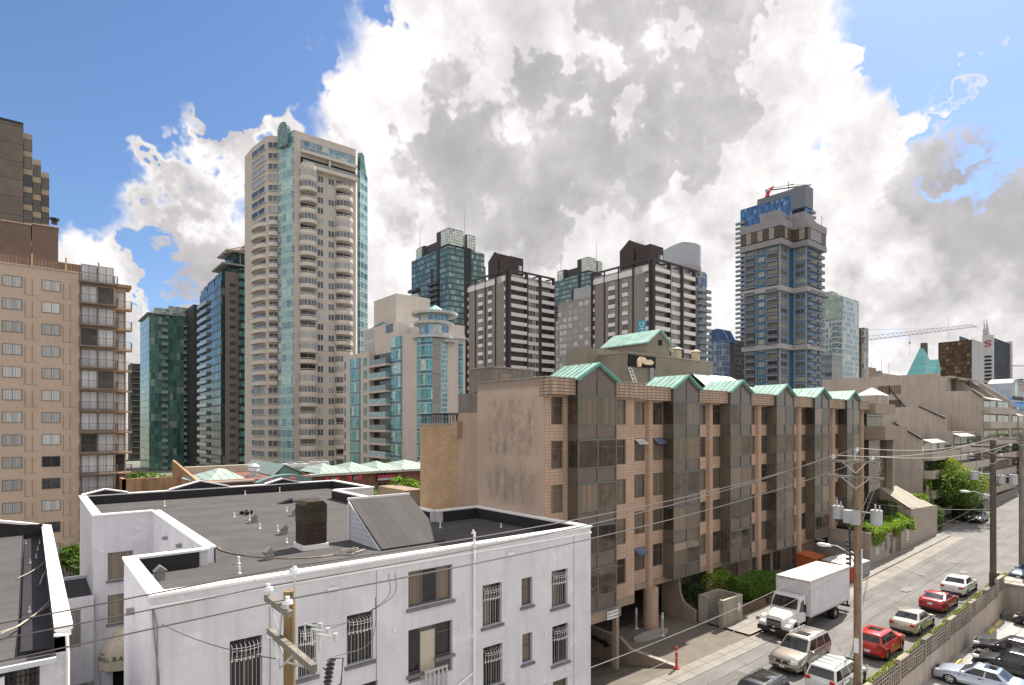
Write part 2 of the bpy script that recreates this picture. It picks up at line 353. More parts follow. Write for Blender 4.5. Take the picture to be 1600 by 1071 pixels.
# road bed platform (street level stands above the lots beside it)
strip('road',ASP,-40,1400,12.6,20.0,0,skirt=-3.19)
strip('gutter',SWK,-40,88,20.0,21.35,.004,skirt=-3.19)
strip('road',ASP,88,1400,20.0,23.2,0,skirt=-3.19)
strip('sidewalk',SWK,-40,24.3,21.35,21.66,.1,skirt=-3.19)
strip('driveway',AGG,31.0,39.5,21.35,28.4,.006,skirt=-3.19)
strip('sidewalk',SWK,39.5,88,21.35,29,.12,skirt=-3.19)
strip('ground_block',pm('block_soil',(.2,.18,.15)),43,200,29,120,-.1,skirt=-3.19)
strip('road',ASP,88,98,23.2,110,.0,skirt=-3.19)
strip('sidewalk',SWK,98,160,23.2,25.5,.12,skirt=-3.19)
m=MB(); m.poly([(24.3,21.35,0),(31,21.35,0),(31,27.2,-1.5),(24.3,27.2,-1.5)]); m.poly([(24.3,27.2,-1.5),(31,27.2,-1.5),(31,36,-1.6),(24.3,36,-1.6)]); struct('ramp',m,AGG)
# expansion joints and pavement lines as thin dark strips
JT=pm('joint_tar',(.05,.045,.04),.9)
m=MB()
for y in (20.7,): m.box(20,88,y-.012,y+.012,.006,.009)
for x in range(21,88,2): m.box(x-.012,x+.012,20.0,21.35,.006,.009)
m.box(20,88,19.99,20.03,.004,.008)
for (x0,y0,x1,y1) in [(22,18.9,88,19.4),(22,18.2,60,18.35),(46,17.1,110,17.3)]: 
    q=[]; 
    for i in range(40):
        t=i/39; x=x0+(x1-x0)*t; y=y0+(y1-y0)*t+random.uniform(-.07,.07); q.append((x,y,gz(x)+.006))
    for a,b in zip(q,q[1:]): m.poly([(a[0],a[1]-.018,a[2]),(b[0],b[1]-.018,b[2]),(b[0],b[1]+.018,b[2]),(a[0],a[1]+.018,a[2])])
struct('road_joints',m,JT)
# kerbs
m=MB(); m.box(39.6,88,21.35,21.5,0.0,.15); struct('kerb',m,CON)
# parking lot south of the street
m=MB(); m.poly([(-10,-40,-1.66),(66.3,-40,-1.66),(66.3,12.2,-1.66),(-10,12.2,-1.66)]); m.box(-10,66.3,-40,12.2,-3.18,-1.75); struct('parking_lot',m,LOT)
m=MB()
for a,b in zip([66.4]+list(range(80,1000,20)),range(80,1020,20)): m.poly([(a,-60,gz(a)-.25),(b,-60,gz(b)-.25),(b,12.6,gz(b)-.25),(a,12.6,gz(a)-.25)])
m.box(66.4,1000,-60,12.6,-3.18,-.6); struct('pavement',m,SWK)
OIL=pm('oil_stain',(.10,.095,.09),.6,.3,3,stain=((.2,.19,.18),2,.5))
m=MB()
for (x_,y_,r_) in ((33,16.5,.5),(38.5,13.9,.35),(47,15.6,.6),(54,13.8,.4),(60,17.8,.7),(29,18.2,.45),(70,16,.6),(44,18,.3),(51,18.6,.35)):
    m.poly([(x_+r_*1.4*math.cos(R_(a))*random.uniform(.7,1.2),y_+r_*.6*math.sin(R_(a))*random.uniform(.7,1.2),gz(x_)+.005+(.02 if x_>45 else 0)) for a in range(0,360,18)])
struct('road_stains',m,OIL)
PTC=pm('asphalt_patch',(.125,.12,.115),.9,.2,1.5,.01,fine=.2)
m=MB()
for (a_,b_,c_,d_) in ((30,33.5,17.6,18.9),(53,56,15.9,17.4),(66,72,17.5,18.4),(24,27,16,17.2)):
    m.poly([(a_,c_,gz(a_)+.004),(b_,c_+.05,gz(b_)+.004),(b_-.05,d_,gz(b_)+.004),(a_+.06,d_-.04,gz(a_)+.004)])
struct('road_patches',m,PTC)
# grass verge
LFg=leafmat('grass_leaf',(.10,.14,.03),(.16,.20,.05),(.24,.24,.10))
m=MB(); 
for i in range(9000):
    x=random.uniform(20,72); y=random.uniform(12.66,13.45)-max(0,.15*math.sin(x)); s_=random.uniform(.05,.13); a=random.uniform(0,6.3); z=gz(x); dx,dy=math.cos(a)*s_*.35,math.sin(a)*s_*.35
    m.poly([(x-dx,y-dy,z),(x+dx,y+dy,z),(x+random.uniform(-.06,.06),y+random.uniform(-.06,.06),z+s_*1.3)])
tag(m.build('verge_grass',LFg,merge=False),'weedy green grass strip between the parked cars and the block fence','grass',kind='stuff')
m=MB(); xs=list(range(16,74,2))
for a,b in zip(xs,xs[1:]): m.poly([(a,12.6,gz(a)+.012),(b,12.6,gz(b)+.012),(b,13.4,gz(b)+.012),(a,13.4,gz(a)+.012)])
struct('verge_soil',m,pm('verge_earth',(.22,.21,.12),.95,.3,1.5,.02,stain=((.15,.17,.06),1.5,.8)))
# manhole covers
for (px,py) in [(1441,901),(1491,885)]:
    q=P(px,py,z=.5); m=MB(); m.cyl(q.x,q.y,gz(q.x),gz(q.x)+.02,.38,n=20); m.cyl(q.x,q.y,gz(q.x)+.02,gz(q.x)+.026,.3,n=20)
    single('manhole_cover',m,pm('iron',(.09,.085,.08),.6,.3,5,metal=.3),'dark iron manhole cover in the asphalt '+('nearer the truck' if px<1470 else 'near the parked white sedan'),'manhole cover')
# ================================================================= helpers for buildings
def wallgrid(mb,fr,u0,u1,z0,z1,holes,rev=.2,d=0):
    us=sorted({u0,u1}|{h[0] for h in holes}|{h[1] for h in holes}); zs=sorted({z0,z1}|{h[2] for h in holes}|{h[3] for h in holes})
    us=[u for u in us if u0<=u<=u1]; zs=[z for z in zs if z0<=z<=z1]; k=MB(fr)
    for a,b in zip(us,us[1:]):
        for c,e in zip(zs,zs[1:]):
            x,y=(a+b)/2,(c+e)/2
            if any(h[0]<x<h[1] and h[2]<y<h[3] for h in holes): continue
            k.poly([(a,d,c),(b,d,c),(b,d,e),(a,d,e)])
    for h in holes:
        a,b,c,e=h[:4]
        for q in ([(a,d,c),(a,d-rev,c),(a,d-rev,e),(a,d,e)],[(b,d,c),(b,d-rev,c),(b,d-rev,e),(b,d,e)],[(a,d,c),(b,d,c),(b,d-rev,c),(a,d-rev,c)],[(a,d,e),(b,d,e),(b,d-rev,e),(a,d-rev,e)]): k.poly(q)
    n=len(mb.v); mb.v+=k.v; mb.f+=[[i+n for i in f] for f in k.f]; mb.mi+=[mb.k]*len(k.f)
def textmb(s,size,fr,u,z,d=.02,ext=.01,font_space=1.0,rot=0,shear=0):
    cu=bpy.data.curves.new('t','FONT'); cu.body=s; cu.size=size; cu.extrude=ext; cu.align_x='CENTER'; cu.align_y='CENTER'; cu.space_character=font_space; cu.shear=shear; cu.resolution_u=3
    o=bpy.data.objects.new('t',cu); C.objects.link(o); dg=bpy.context.evaluated_depsgraph_get(); dg.update()
    me=bpy.data.meshes.new_from_object(o.evaluated_get(dg)); m=MB(fr); c_,s_=math.cos(rot),math.sin(rot)
    m.add([(u+v.co.x*c_-v.co.y*s_,d+v.co.z,z+v.co.x*s_+v.co.y*c_) for v in me.vertices],[tuple(p.vertices) for p in me.polygons])
    bpy.data.objects.remove(o); bpy.data.meshes.remove(me); return m
def merge(a,b):
    n=len(a.v); a.v+=b.v; a.f+=[[i+n for i in f] for f in b.f]; a.mi+=[a.k]*len(b.f)
# ================================================================= WHITE STUCCO HOTEL
def stucco(name,col,bright=.12):
    n=newmat(name); f=n.noise(n.pos,.5,6,.6); k=n.mr(f,.3,.7,.9,1.07)
    sk=n.noise(n.vm('MULTIPLY',n.pos,(1.6,1.6,.10)),1.3,6,.65); k=n.m('MULTIPLY',k,n.mr(sk,.5,.8,1,.82))
    c=n.mix(1,c4(col),n.comb(k,k,k),'MULTIPLY')
    pt=n.noise(n.vm('ADD',n.pos,n.scale(n.noise(n.pos,1.5,3,col=True),1.3)),.9,7,.7); c=n.mix(n.m('MULTIPLY',n.mr(pt,.57,.66),.35),c,(.86,.86,.88,1))
    cr=n.mr(n.noise(n.pos,2.5,2,.9,1.5),.495,.505); 
    v=n.new('ShaderNodeTexVoronoi',feature='DISTANCE_TO_EDGE'); n.put(v,'Vector',n.vm('ADD',n.scale(n.pos,.35),n.scale(n.noise(n.pos,1.5,5,.7,col=True),.7))); n.put(v,'Scale',1.0)
    c=n.mix(n.m('MULTIPLY',n.m('LESS_THAN',v.outputs[0],.004),.35),c,(.3,.29,.29,1))
    n.put(n.b,'Base Color',c); n.put(n.b,'Roughness',.75); n.put(n.b,'Specular IOR Level',.3); bump(n,n.noise(n.pos,5,6,.7),.02,.5); return n.mat
STU=stucco('white_stucco',(.615,.615,.655))
PAR=pm('parapet_white',(.80,.80,.80),.6,.05,1.5)
def rollroof():
    n=newmat('roll_roofing'); s=n.sep(n.pos); f=n.m('FRACT',n.m('DIVIDE',n.m('ADD',s[1],n.m('MULTIPLY',n.noise(n.pos,.8,2),.1)),.95)); e=n.m('LESS_THAN',f,.05)
    k=n.mr(n.noise(n.pos,.6,6,.65),.3,.7,.8,1.15); g_=n.mr(n.noise(n.pos,45,2,.7),.3,.7,.8,1.2); r_=n.mr(n.wn(n.comb(n.m('FLOOR',n.m('DIVIDE',s[1],.95)),1,1)),0,1,.93,1.06)
    k=n.m('MULTIPLY',n.m('MULTIPLY',k,g_),r_); c=n.mix(1,(.083,.078,.080,1),n.comb(k,k,k),'MULTIPLY')
    c=n.mix(n.m('MULTIPLY',e,.75),c,(.05,.045,.045,1)); pd=n.mr(n.noise(n.pos,.22,4,.6),.56,.62); c=n.mix(n.m('MULTIPLY',pd,.35),c,(.07,.065,.07,1))
    n.put(n.b,'Base Color',c); n.put(n.b,'Roughness',.85); n.put(n.b,'Specular IOR Level',.25); bump(n,n.noise(n.pos,40,2),.006); return n.mat
ROOF=rollroof(); TAR=pm('tar_flashing',(.022,.02,.024),.7,.3,2,.01)
FRM=pm('window_frame_grey',(.10,.095,.10),.6,.15,3); SIL=pm('sill_grey',(.16,.155,.165),.8,.25,2)
GP=glass('hotel_pane',(.012,.010,.010),(.20,.155,.115),.2,stripe=14,ior=1.45,refl=-.15)
def sash(parent,fr,u0,u1,z0,z1,parts=2,trans=.28,d=-.16,sill=True,fm=FRM,gm=GP,fw=.06,door=False,curt=None):
    f=MB(fr); f.box(u0,u1,d-.05,d,z0,z0+fw); f.box(u0,u1,d-.05,d,z1-fw,z1); f.box(u0,u0+fw,d-.05,d,z0+fw,z1-fw); f.box(u1-fw,u1,d-.05,d,z0+fw,z1-fw)
    for i in range(1,parts): u=u0+(u1-u0)*i/parts; f.box(u-fw*.45,u+fw*.45,d-.05,d-.003,z0+fw,z1-fw)
    if trans: z=z1-(z1-z0)*trans; f.box(u0+fw,u1-fw,d-.05,d-.006,z-fw*.4,z+fw*.4)
    w_=f.build('window',fm,parent)
    g_=MB(fr); 
    for i in range(parts):
        a=u0+(u1-u0)*i/parts; b=u0+(u1-u0)*(i+1)/parts; g_.poly([(a+.02,d-.03,z0+.02),(b-.02,d-.03,z0+.02),(b-.02,d-.03,z1-.02),(a+.02,d-.03,z1-.02)])
    g_.build('pane',gm,w_)
    if sill: s_=MB(fr); s_.box(u0-.1,u1+.1,-.02,.1,z0-.13,z0-.003); s_.build('sill',SIL,w_)
    return w_
def grill(parent,fr,u0,u1,z0,z1):
    b=MB(fr); h=(z1-z0); zt=z1-.14; zm=z1-h*.34; r=.010
    n=7
    for k in range(n+1):
        u=u0+.05+(u1-u0-.1)*k/n; dd=.12+.12*math.sin(math.pi*k/n)
        b.tube([(u,.0,zt),(u,dd*.7,zt-.02),(u,dd,zt-.12),(u,dd,(zt+zm)/2),(u,dd*.85,zm+.03),(u,.0,zm)],r,4)
        b.tube([(u,-.04,zm),(u,-.04,z0+.05)],r*(.75 if k%2 else .4),4)
        b.cyl(u,dd*.8,zm-.03,zm+.03,.028,n=5)
    for zz,e in ((zt-.10,1),(zm+.05,1),(zt-.2,1)):
        b.tube([(u0+.05+(u1-u0-.1)*k/n,(.12+.12*math.sin(math.pi*k/n))*e,zz) for k in range(n+1)],r,4)
    b.build('window_grille',pm('grille_white',(.7,.7,.7),.5,.1,3),parent,merge=False)
YF=21.7; XA,XB=3.0,23.4
hotel=thing('hotel_building','white stucco hotel with flat dark roof and iron window grilles in the foreground','building',(13,38,-3.2))
ZR=8.85; ZP=9.6
F0=frY(0,YF)
def wr(x0,x1,zt,zb): return (Xat(x0,YF),Xat(x1,YF),zb,zt)
G_=[wr(359,410,7.57,5.62),wr(466,494,7.57,5.62),wr(542,583,7.57,5.6),wr(754,784,7.6,5.66),wr(862,887,7.57,5.68)]
B_=[wr(755,785,4.72,2.8),wr(863,888,4.74,2.76),wr(548,590,4.72,2.8),wr(359,410,4.72,2.8),wr(864,887,1.95,0)]
T_=[wr(638,707,8.86,7.3)]; DB=wr(638,707,6.4,4.15); Ds=[wr(815,832,7.53,6.15),wr(816,832,4.8,3.35)]
holes=G_+B_+T_+[DB]+Ds
mb=MB(); wallgrid(mb,F0,XA,XB,-3.18,ZR+.02,holes,.3)
# rest of the shell
out=[(XA,YF),(XB,YF),(XB,32),(20,32),(20,47.5),(XB,47.5),(XB,56),(XA,56),(XA,43.3),(6.06,43.3),(6.06,28.7),(XA,28.7)]
WH=[(3.75,5.55,5.85,7.75),(3.75,5.55,2.95,4.9)]
for i in range(1,len(out)):
    a=out[i]; b=out[(i+1)%len(out)]
    if i==8: wallgrid(mb,frY(0,43.3),XA,6.06,-3.18,ZR+.02,[(3.7,5.0,5.5,7.2),(3.7,5.0,2.85,4.6)],.2); continue
    mb.poly([(a[0],a[1],-3.18),(b[0],b[1],-3.18),(b[0],b[1],ZR+.02),(a[0],a[1],ZR+.02)])
mb.build('wall',STU,hotel)
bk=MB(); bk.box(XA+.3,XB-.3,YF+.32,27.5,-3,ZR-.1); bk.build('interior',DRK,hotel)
# roof sheet
mb=MB()
def rz(y): return ZR
for (a,b,c,d) in [(XA,XB,YF,28.7),(6.06,XB,28.7,32),(6.06,20,32,43.3),(XA,20,43.3,47.5),(XA,XB,47.5,56)]: mb.poly([(a,c,ZR),(b,c,ZR),(b,d,ZR),(a,d,ZR)])
mb.build('roof',ROOF,hotel)
# parapets: white caps, tarred inside faces
pw=.36
segs=[('y',YF,XA,XB,1),('x',XA,YF+pw,28.7-pw,1),('y',28.7,XA,6.06+.0,-1),('x',6.06,28.7+.0,43.3,1),('y',43.3,XA,6.06,1),('x',XA,43.3+pw,56-pw,1),('y',56,XA,XB,-1),('x',XB,47.5+pw,56-pw,-1),('y',47.5,20+.0,XB,1),('x',20,32+.0,47.5,-1),('y',32,20,XB,-1),('x',XB,YF+pw,32-pw,-1)]
cap=MB(); inn=MB(); wf=MB(); faces=MB()
for ax,c,a,b,s in segs:
    lo,hi=(c,c+pw) if s>0 else (c-pw,c)
    if ax=='y':
        cap.box(a-.06,b+.06,lo-.07,hi+.05,ZP-.09,ZP); faces.box(a+.002,b-.002,lo+.002,hi-.04,ZR,ZP-.095)
        q=(hi,hi+.06) if s>0 else (lo-.06,lo); inn.box(a+pw if s else a,b-pw,q[0]-.035,q[1]-.035,ZR+.01,ZP-.1)
    else:
        cap.box(lo-.07,hi+.05,a+.002,b-.002,ZP-.088,ZP-.002); faces.box(lo+.002,hi-.04,a,b,ZR,ZP-.095)
        q=(hi,hi+.06) if s>0 else (lo-.06,lo); inn.box(q[0]-.035,q[1]-.035,a,b,ZR+.01,ZP-.1)
# raised gables on the rear parapet
for xc,wd,hh in ((4.6,3.0,.35),(11.3,4.6,.6),(18.2,3.0,.4)):
    faces.prism([(xc-wd/2,ZP),(xc+wd/2,ZP),(xc,ZP+hh)],'y',56-pw+.04,56-.03)
    inn.prism([(xc-wd/2,ZP+.002),(xc+wd/2,ZP+.002),(xc,ZP+hh-.02)],'y',56-pw-.02,56-pw+.035)
    for s in(-1,1):
        a=(xc+s*wd/2,ZP); b=(xc,ZP+hh); cap.prism([a,b,(b[0],b[1]+.1),(a[0],a[1]+.1)],'y',56-pw-.1,56+.08)
jt=MB(); [jt.box(x_,x_+.02,YF-.073,YF+.415,ZP-.092,ZP+.004) for x_ in (6.1,9.3,12.6,15.7,18.9,21.4)]; [jt.box(XA-.073,XA+.415,y_,y_+.02,ZP-.092,ZP+.003) for y_ in (24.5,27.0)]; jt.build('cap_joint',pm('joint_grey',(.25,.25,.26)),hotel); faces.build('parapet',STU,hotel); cap.build('parapet_cap',PAR,hotel); inn.build('parapet_flashing',TAR,hotel)
# cornice line under the cap on the street face
m=MB(); m.box(XA-.03,XB+.03,YF-.05,YF,ZP-.42,ZP-.34); m.build('cornice',PAR,hotel)
# windows
for h in G_+[B_[0],B_[1],B_[2],B_[3]]:
    w_=sash(hotel,F0,*h,parts=2,trans=.33); grill(hotel,F0,*h)
sash(hotel,F0,*B_[4],parts=1,trans=.4)
sash(hotel,F0,*T_[0],parts=3,trans=0,fw=.09)
for h in Ds: sash(hotel,F0,*h,parts=1,trans=.45)
u0,u1,z0,z1=DB; um=u0+(u1-u0)*.30; un=u0+(u1-u0)*.62
sash(hotel,F0,u0,um,z0+.35,z1,parts=1,trans=0); sash(hotel,F0,un,u1,z0+.75,z1,parts=1,trans=.3)
m=MB(F0); m.box(um,un,-.2,-.14,z0,z1-.25); m.build('door',pm('cream_door',(.45,.40,.33),.6,.1,2),hotel)
m=MB(F0); m.box(u0,u1,-.24,-.2,z0-.4,z1); m.build('door_frame',FRM,hotel)
m=MB(F0); 
for k in range(6): u=um+.05+(un-um+.35)*k/5; m.box(u-.035,u+.035,.18,.24,z0-.55,z0+.35)
m.box(um,un+.45,.16,.26,z0+.35,z0+.42); m.box(um,un+.45,0,.26,z0-.65,z0-.55); m.build('balcony_railing',pm('rail_grey',(.45,.45,.46),.6,.1,2),hotel)
FW_=frY(0,43.3)
WG=pm('frame_taupe',(.24,.21,.17),.7,.2,3)
for h in ((3.7,5.0,5.5,7.2),(3.7,5.0,2.85,4.6)): sash(hotel,FW_,*h,parts=2,trans=.2,d=-.1,fm=WG,gm=glass('curtained_pane',(.2,.17,.12),(.38,.33,.26),1.0,stripe=16,ior=1.4,refl=-.2))
# wall fittings
m=MB(F0)
for (px,py) in ((519,921),(798,866)):
    q=P(px,py,Y=YF-.05); m.box(q.x-.22,q.x+.22,0,.14,q.z-.07,q.z+.08)
m.build('wall_lamp',WHT,hotel,bevel=.02)
m=MB(F0)
u=Xat(741,YF-.1); m.tube([(u,.12,-3),(u,.12,ZP+.55)],.055,8); m.tube([(u,.12,ZP+.5),(u-.08,.12,ZP+.66),(u-.14,.12,ZP+.5)],.05,8); m.box(u-.1,u+.1,.0,.16,ZP+.0,ZP+.05)
m.tube([(u-1.9,.06,3.0),(u-.06,.06,3.75)],.05,6)
m.build('drain_pipe',PAR,hotel)
m=MB(F0); 
for (px,py,s) in ((502,979,.09),(617,985,.07),(852,898,.06),(853,991,.07),(740,993,.13),(422,992,.13)):
    q=P(px,py,Y=YF-.05); m.box(q.x-s,q.x+s,0,.08,q.z-s*.9,q.z+s*.9)
m.build('junction_box',WHT,hotel,bevel=.015)
m=MB(F0)
for u in (Xat(588,YF),Xat(886,YF)+.5): m.box(u-.012,u+.012,-.002,.012,-3,ZP-.45)
m.tube([(Xat(421,YF),.03,ZR),(Xat(421,YF)+.02,.03,7.4),(Xat(421,YF),.03,0)],.012,5)
m.tube([(XA+.02,.03,ZR+.3),(XA+.1,.05,8),(XA+.2,.03,7),(XA+.55,.03,0)],.02,5)
m.tube([(XA+.05,.05,ZR+.3),(XA+.15,.1,8.6),(XA+.15,.04,0)],.025,5); m.build('conduit',pm('cable_grey',(.2,.2,.21),.6),hotel)
FL=frX(XA,YF)
m=MB(FL); m.box(3.9,4.2,0,.25,8.0,8.2); m.build('wall_vent',GRY,hotel)
# brick chimney on the roof
def chim(x0,x1,y0,y1,z0,z1):
    t=hotel
    b=MB(); b.box(x0,x1,y0,y1,z0+.25,z1-1.0); ch=b.build('chimney',brick('dark_brick',(.045,.028,.022),(.07,.045,.035),(.02,.017,.015),.21,.075,.008,.9,.3),t)
    b=MB(); b.box(x0-.012,x1+.012,y0-.012,y1+.012,z1-1.0,z1-.1); b.prism([(x0-.012,z1-.1),(x1+.012,z1-.1),(x1-.18,z1+.08),(x0+.18,z1+.08)],'y',y0-.012,y1+.012); b.build('chimney_cap',brick('mossy_brick',(.06,.05,.03),(.085,.07,.045),(.035,.03,.022),.21,.075,.008,.95,.45),ch)
    b=MB(); b.box(x0-.08,x1+.08,y0-.08,y1+.08,z0,z0+.25); b.build('flashing',PAR,ch)
q=P(468,858,z=ZR); chim(q.x,q.x+1.15,q.y-.6,q.y+.55,ZR,11.15)
# stair head: wedge roof box
wx0,wx1=13.3,16.8; y0,y1=26.4,29.9; zt=10.85
m=MB(); m.prism([(y0,ZR),(y1,ZR),(y1,zt)],'x',wx0,wx1); sh_=m.build('stair_head',pm('white_boards',(.55,.58,.66),.7,.06,2,.0),hotel)
m=MB(); k=.07; m.prism([(y0-.25,ZR+.02),(y1+.12,zt+.08),(y1+.12,zt+.16),(y0-.25,ZR+.1)],'x',wx0+.02,wx1+.2); m.build('stair_head_roof',seam('felt_roof',(.06,.056,.058),1.15,0,.9,.5,.15,wid=.015),sh_)
m=MB(); m.prism([(y0-.1,ZR),(y0+.02,ZR+.02),(y1+.12,zt+.13),(y1,zt+.0)],'x',wx0-.05,wx0+.02); m.box(wx0-.05,wx1+.22,y1+.05,y1+.18,zt+.1,zt+.24); m.box(wx0-.1,wx0-.02,y1-.1,y1,ZR,zt); m.build('verge_trim',WHT,sh_)
m=MB(); 
for i in range(1,8):
    z=ZR+i*.24; m.box(wx0-.012,wx0,y0+(z-ZR)/(zt-ZR)*(y1-y0)+.08,y1,z,z+.02)
m.build('board_joint',pm('joint_blue_grey',(.33,.35,.42)),sh_)
# roof furniture
def onroof(px,py): return P(px,py,z=ZR)
m=MB()
def vent(q,s=.32,h=.5):
    m=MB(); m.box(q.x-s/2,q.x+s/2,q.y-s/2,q.y+s/2,q.z,q.z+h*.7); m.prism([(q.x-s*.75,q.z+h*.7),(q.x+s*.75,q.z+h*.7),(q.x,q.z+h*1.15)],'y',q.y-s*.65,q.y+s*.65); return m
labs=['small house-shaped roof vent nearest the front left corner of the white hotel roof','house-shaped roof vent beside the grey cable left of the brick chimney shadow','house-shaped roof vent just left of the brick chimney','house-shaped roof vent in the middle of the hotel roof beside two dark pots','small house-shaped vent farthest back, up the roof behind the brick chimney']
GVM=pm('vent_grey',(.30,.29,.29),.6,.15,2,metal=.2)
for (px,py),lb in zip(((250,906),(421,874),(444,835),(397,817),(461,806)),labs): single('roof_vent',vent(onroof(px,py)),GVM,lb,'roof vent',group='roof vents on the white hotel')
PIPL=['taller white pipe of the close pair on the roof in front of the grey cable','shorter white pipe of the close pair nearest the front parapet','small pipe at the end of the light-well parapet','stubby pipe beside the dark inner side of the light-well parapet','white pipe beside the house-shaped vent below the two black pots','white pipe between the two black pots and the chimney, up the roof','white pipe close left of a house-shaped vent, left of the brick chimney','white pipe between the chimney and the nearest house-shaped vent','white pipe up the roof just left behind the chimney','lone white pipe at the rear left of the roof','lone white pipe behind the black pots near the rear parapet','white pipe in front of the rear parapet right of the long black curb','white pipe in front of the rear parapet above the chimney','white pipe on the shaded right roof nearest the stair head','white pipe on the shaded right roof nearest the brown hotel','white pipe in the far corner of the shaded right roof','white pipe just left of the two black pots']
pls=[(373,881),(374,896),(333,872),(278,876),(390,813),(406,826),(434,830),(448,848),(448,799),(257,791),(383,773),(473,766),(437,769),(688,825),(783,824),(745,805),(366,808)]
for i,(px,py) in enumerate(pls):
    q=onroof(px,py); m=MB(); h=random.uniform(.2,.38); m.cyl(q.x,q.y,q.z,q.z+h,.04,n=8); m.cyl(q.x,q.y,q.z,q.z+.04,.08,.05,n=8)
    if i%3==0: m.cyl(q.x,q.y,q.z+h,q.z+h+.05,.06,n=8)
    single('vent_pipe',m,PAR,PIPL[i],'vent pipe',group='white vent pipes on the hotel roof')
for i,(px,py) in enumerate(((378,804),(386,805))):
    q=onroof(px,py); m=MB(); m.cyl(q.x,q.y,q.z,q.z+.22,.14,.17,n=10); m.cyl(q.x+.3,q.y,q.z,q.z+.3,.08,n=8)
    single('roof_pot',m,BLK,('left' if i==0 else 'right')+'most of two black pots in the middle of the hotel roof','pot')
# black raised curb (old skylight hatch)
a=onroof(450,786); b=onroof(497,781); m=MB(); m.tube([(a.x,a.y,a.z+.1),(b.x,b.y,b.z+.1)],.16,4); m.prism([(a.x-.9,a.z+.02),(a.x+.2,a.z+.02),(a.x+.2,a.z+.35)],'y',a.y-.5,a.y+.05)
single('roof_hatch',m,TAR,'long low black curb on the hotel roof behind the chimney','roof hatch')
def cable(name,pts,r,mat,label,sag=0,cat='cable',group=None):
    m=MB(); m.tube(pts,r,5); return single(name,m,mat,label,cat,group)
CBL=pm('cable_pale',(.38,.33,.27),.7,.2,3)
cable('roof_cable',[tuple(onroof(x,y)+Vector((0,0,.04))) for x,y in ((278,833),(292,840),(300,842),(313,848),(325,850),(340,857),(345,861),(362,866),(395,871),(420,873),(450,874),(480,873),(505,871),(520,868),(540,868),(560,870))],.035,CBL,'long grey cable snaking across the hotel roof from the light well to the stair head')
for i in range(5):
    c=onroof(547+i*7,862+i*1.2); pts=[(c.x+.5*math.cos(a*.9+i)*(1-.03*a),c.y+.3*math.sin(a*.9+i*2),c.z+.05+.01*a) for a in range(9)]
    if i<3: cable('cable_coil',pts,.02,BLK if i%2 else CBL,'loose loop of cable at the foot of the white stair head, '+('nearest the chimney','middle one','nearest the street')[i],'cable',group='loose cables by the stair head')
# lamps & clutter on the light-well wall
m=MB(); fx=Fr(6.06,28.7,0,1,-1,0)
for (u,z,s) in ((3,8.6,.12),(4.5,8.2,.2),(6,7.7,.25),(5.5,8.8,.15),(7.5,8.0,.3),(8.5,7.5,.28),(3.5,7.4,.15),(9.5,8.6,.14)): m.fr=fx; m.box(u-s,u+s,.0,.25,z-s*.6,z+s*.6)
m.tube([(2.5,.05,9.2),(2.4,.2,8.5),(3,.1,7.8)],.02,4); m.build('wall_vent',GRY,hotel,merge=False)
# awning of the entrance on the rear wing
AW=P(196,1020,Y=43.3)
aw=thing('entrance_awning','cream domed awning lettered THE HOTEL BARCLAY over the dark alley entrance','awning',(4.95,43.3,.2))
m=MB(); cx,z0,rx,ry,rz_=4.95,.25,1.75,1.3,2.45; nn=14
rings=[]
for j in range(9):
    b=R_(90*j/8)
    rings.append([(cx+rx*math.cos(b*.999)*math.cos(R_(180+180*i/nn)),43.3+ry*math.cos(b*.999)*math.sin(R_(180+180*i/nn)),z0+rz_*math.sin(b)) for i in range(nn+1)])
for j in range(8):
    for i in range(nn): m.poly([rings[j][i],rings[j][i+1],rings[j+1][i+1],rings[j+1][i]])
n=newmat('awning_cream'); s=n.sep(n.pos); a_=n.m('ARCTAN2',n.m('SUBTRACT',s[1],43.3),n.m('SUBTRACT',s[0],cx)); pn=n.m('FRACT',n.m('MULTIPLY',a_,9/math.pi))
kk=n.mr(n.noise(n.pos,1.5,5,.6),.3,.7,.88,1.06); cc=n.mix(1,(.62,.56,.44,1),n.comb(kk,kk,kk),'MULTIPLY'); cc=n.mix(n.m('LESS_THAN',pn,.05),cc,(.35,.31,.24,1))
st=n.m('MULTIPLY',n.mr(n.noise(n.pos,5,4,.8),.5,.58),n.m('GREATER_THAN',s[2],1.9)); cc=n.mix(n.m('MULTIPLY',st,.6),cc,(.25,.2,.14,1)); n.put(n.b,'Base Color',cc); n.put(n.b,'Roughness',.75)
m.build('canopy',n.mat,aw,smooth=True)
INK=pm('awning_ink',(.06,.055,.05),.8)
def curved_text(s,size,ang0,dang,z,mat):
    mm=MB()
    for i,ch in enumerate(s):
        a=R_(ang0+dang*i); b=math.asin(min(.98,(z-z0)/rz_)); cb=math.cos(b)
        x=cx+rx*cb*math.cos(a); y=43.3+ry*cb*math.sin(a); ux,uy=-math.sin(a)*rx,math.cos(a)*ry; l=math.hypot(ux,uy); ux/=l; uy/=l
        f=Fr(x,y,ux,uy,uy,-ux); merge(mm,textmb(ch,size,f,0,z,.035,.005))
    mm.build('lettering',mat,aw,merge=False)
curved_text('BARCLAY',.42,234,12,.95,INK); curved_text('HOTEL',.34,186,8.5,.9,INK); curved_text('THE',.2,190,7,1.2,INK)
a=R_(268); f=Fr(cx,43.3-ry*.9,1,0,0,-1); m=MB(f); m.k=0
ring=[(.33*math.cos(R_(t)),.02,1.62+.33*math.sin(R_(t))) for t in range(0,361,20)]; m.tube(ring,.02,4); m.poly([(.26*math.cos(R_(t)),.0,1.62+.26*math.sin(R_(t))) for t in range(0,360,20)]); m.build('emblem',pm('emblem_navy',(.05,.04,.09),.7),aw)
textmb('B',.5,f,0,1.62,.03,.01,shear=.3).build('emblem_letter',WHT,aw)
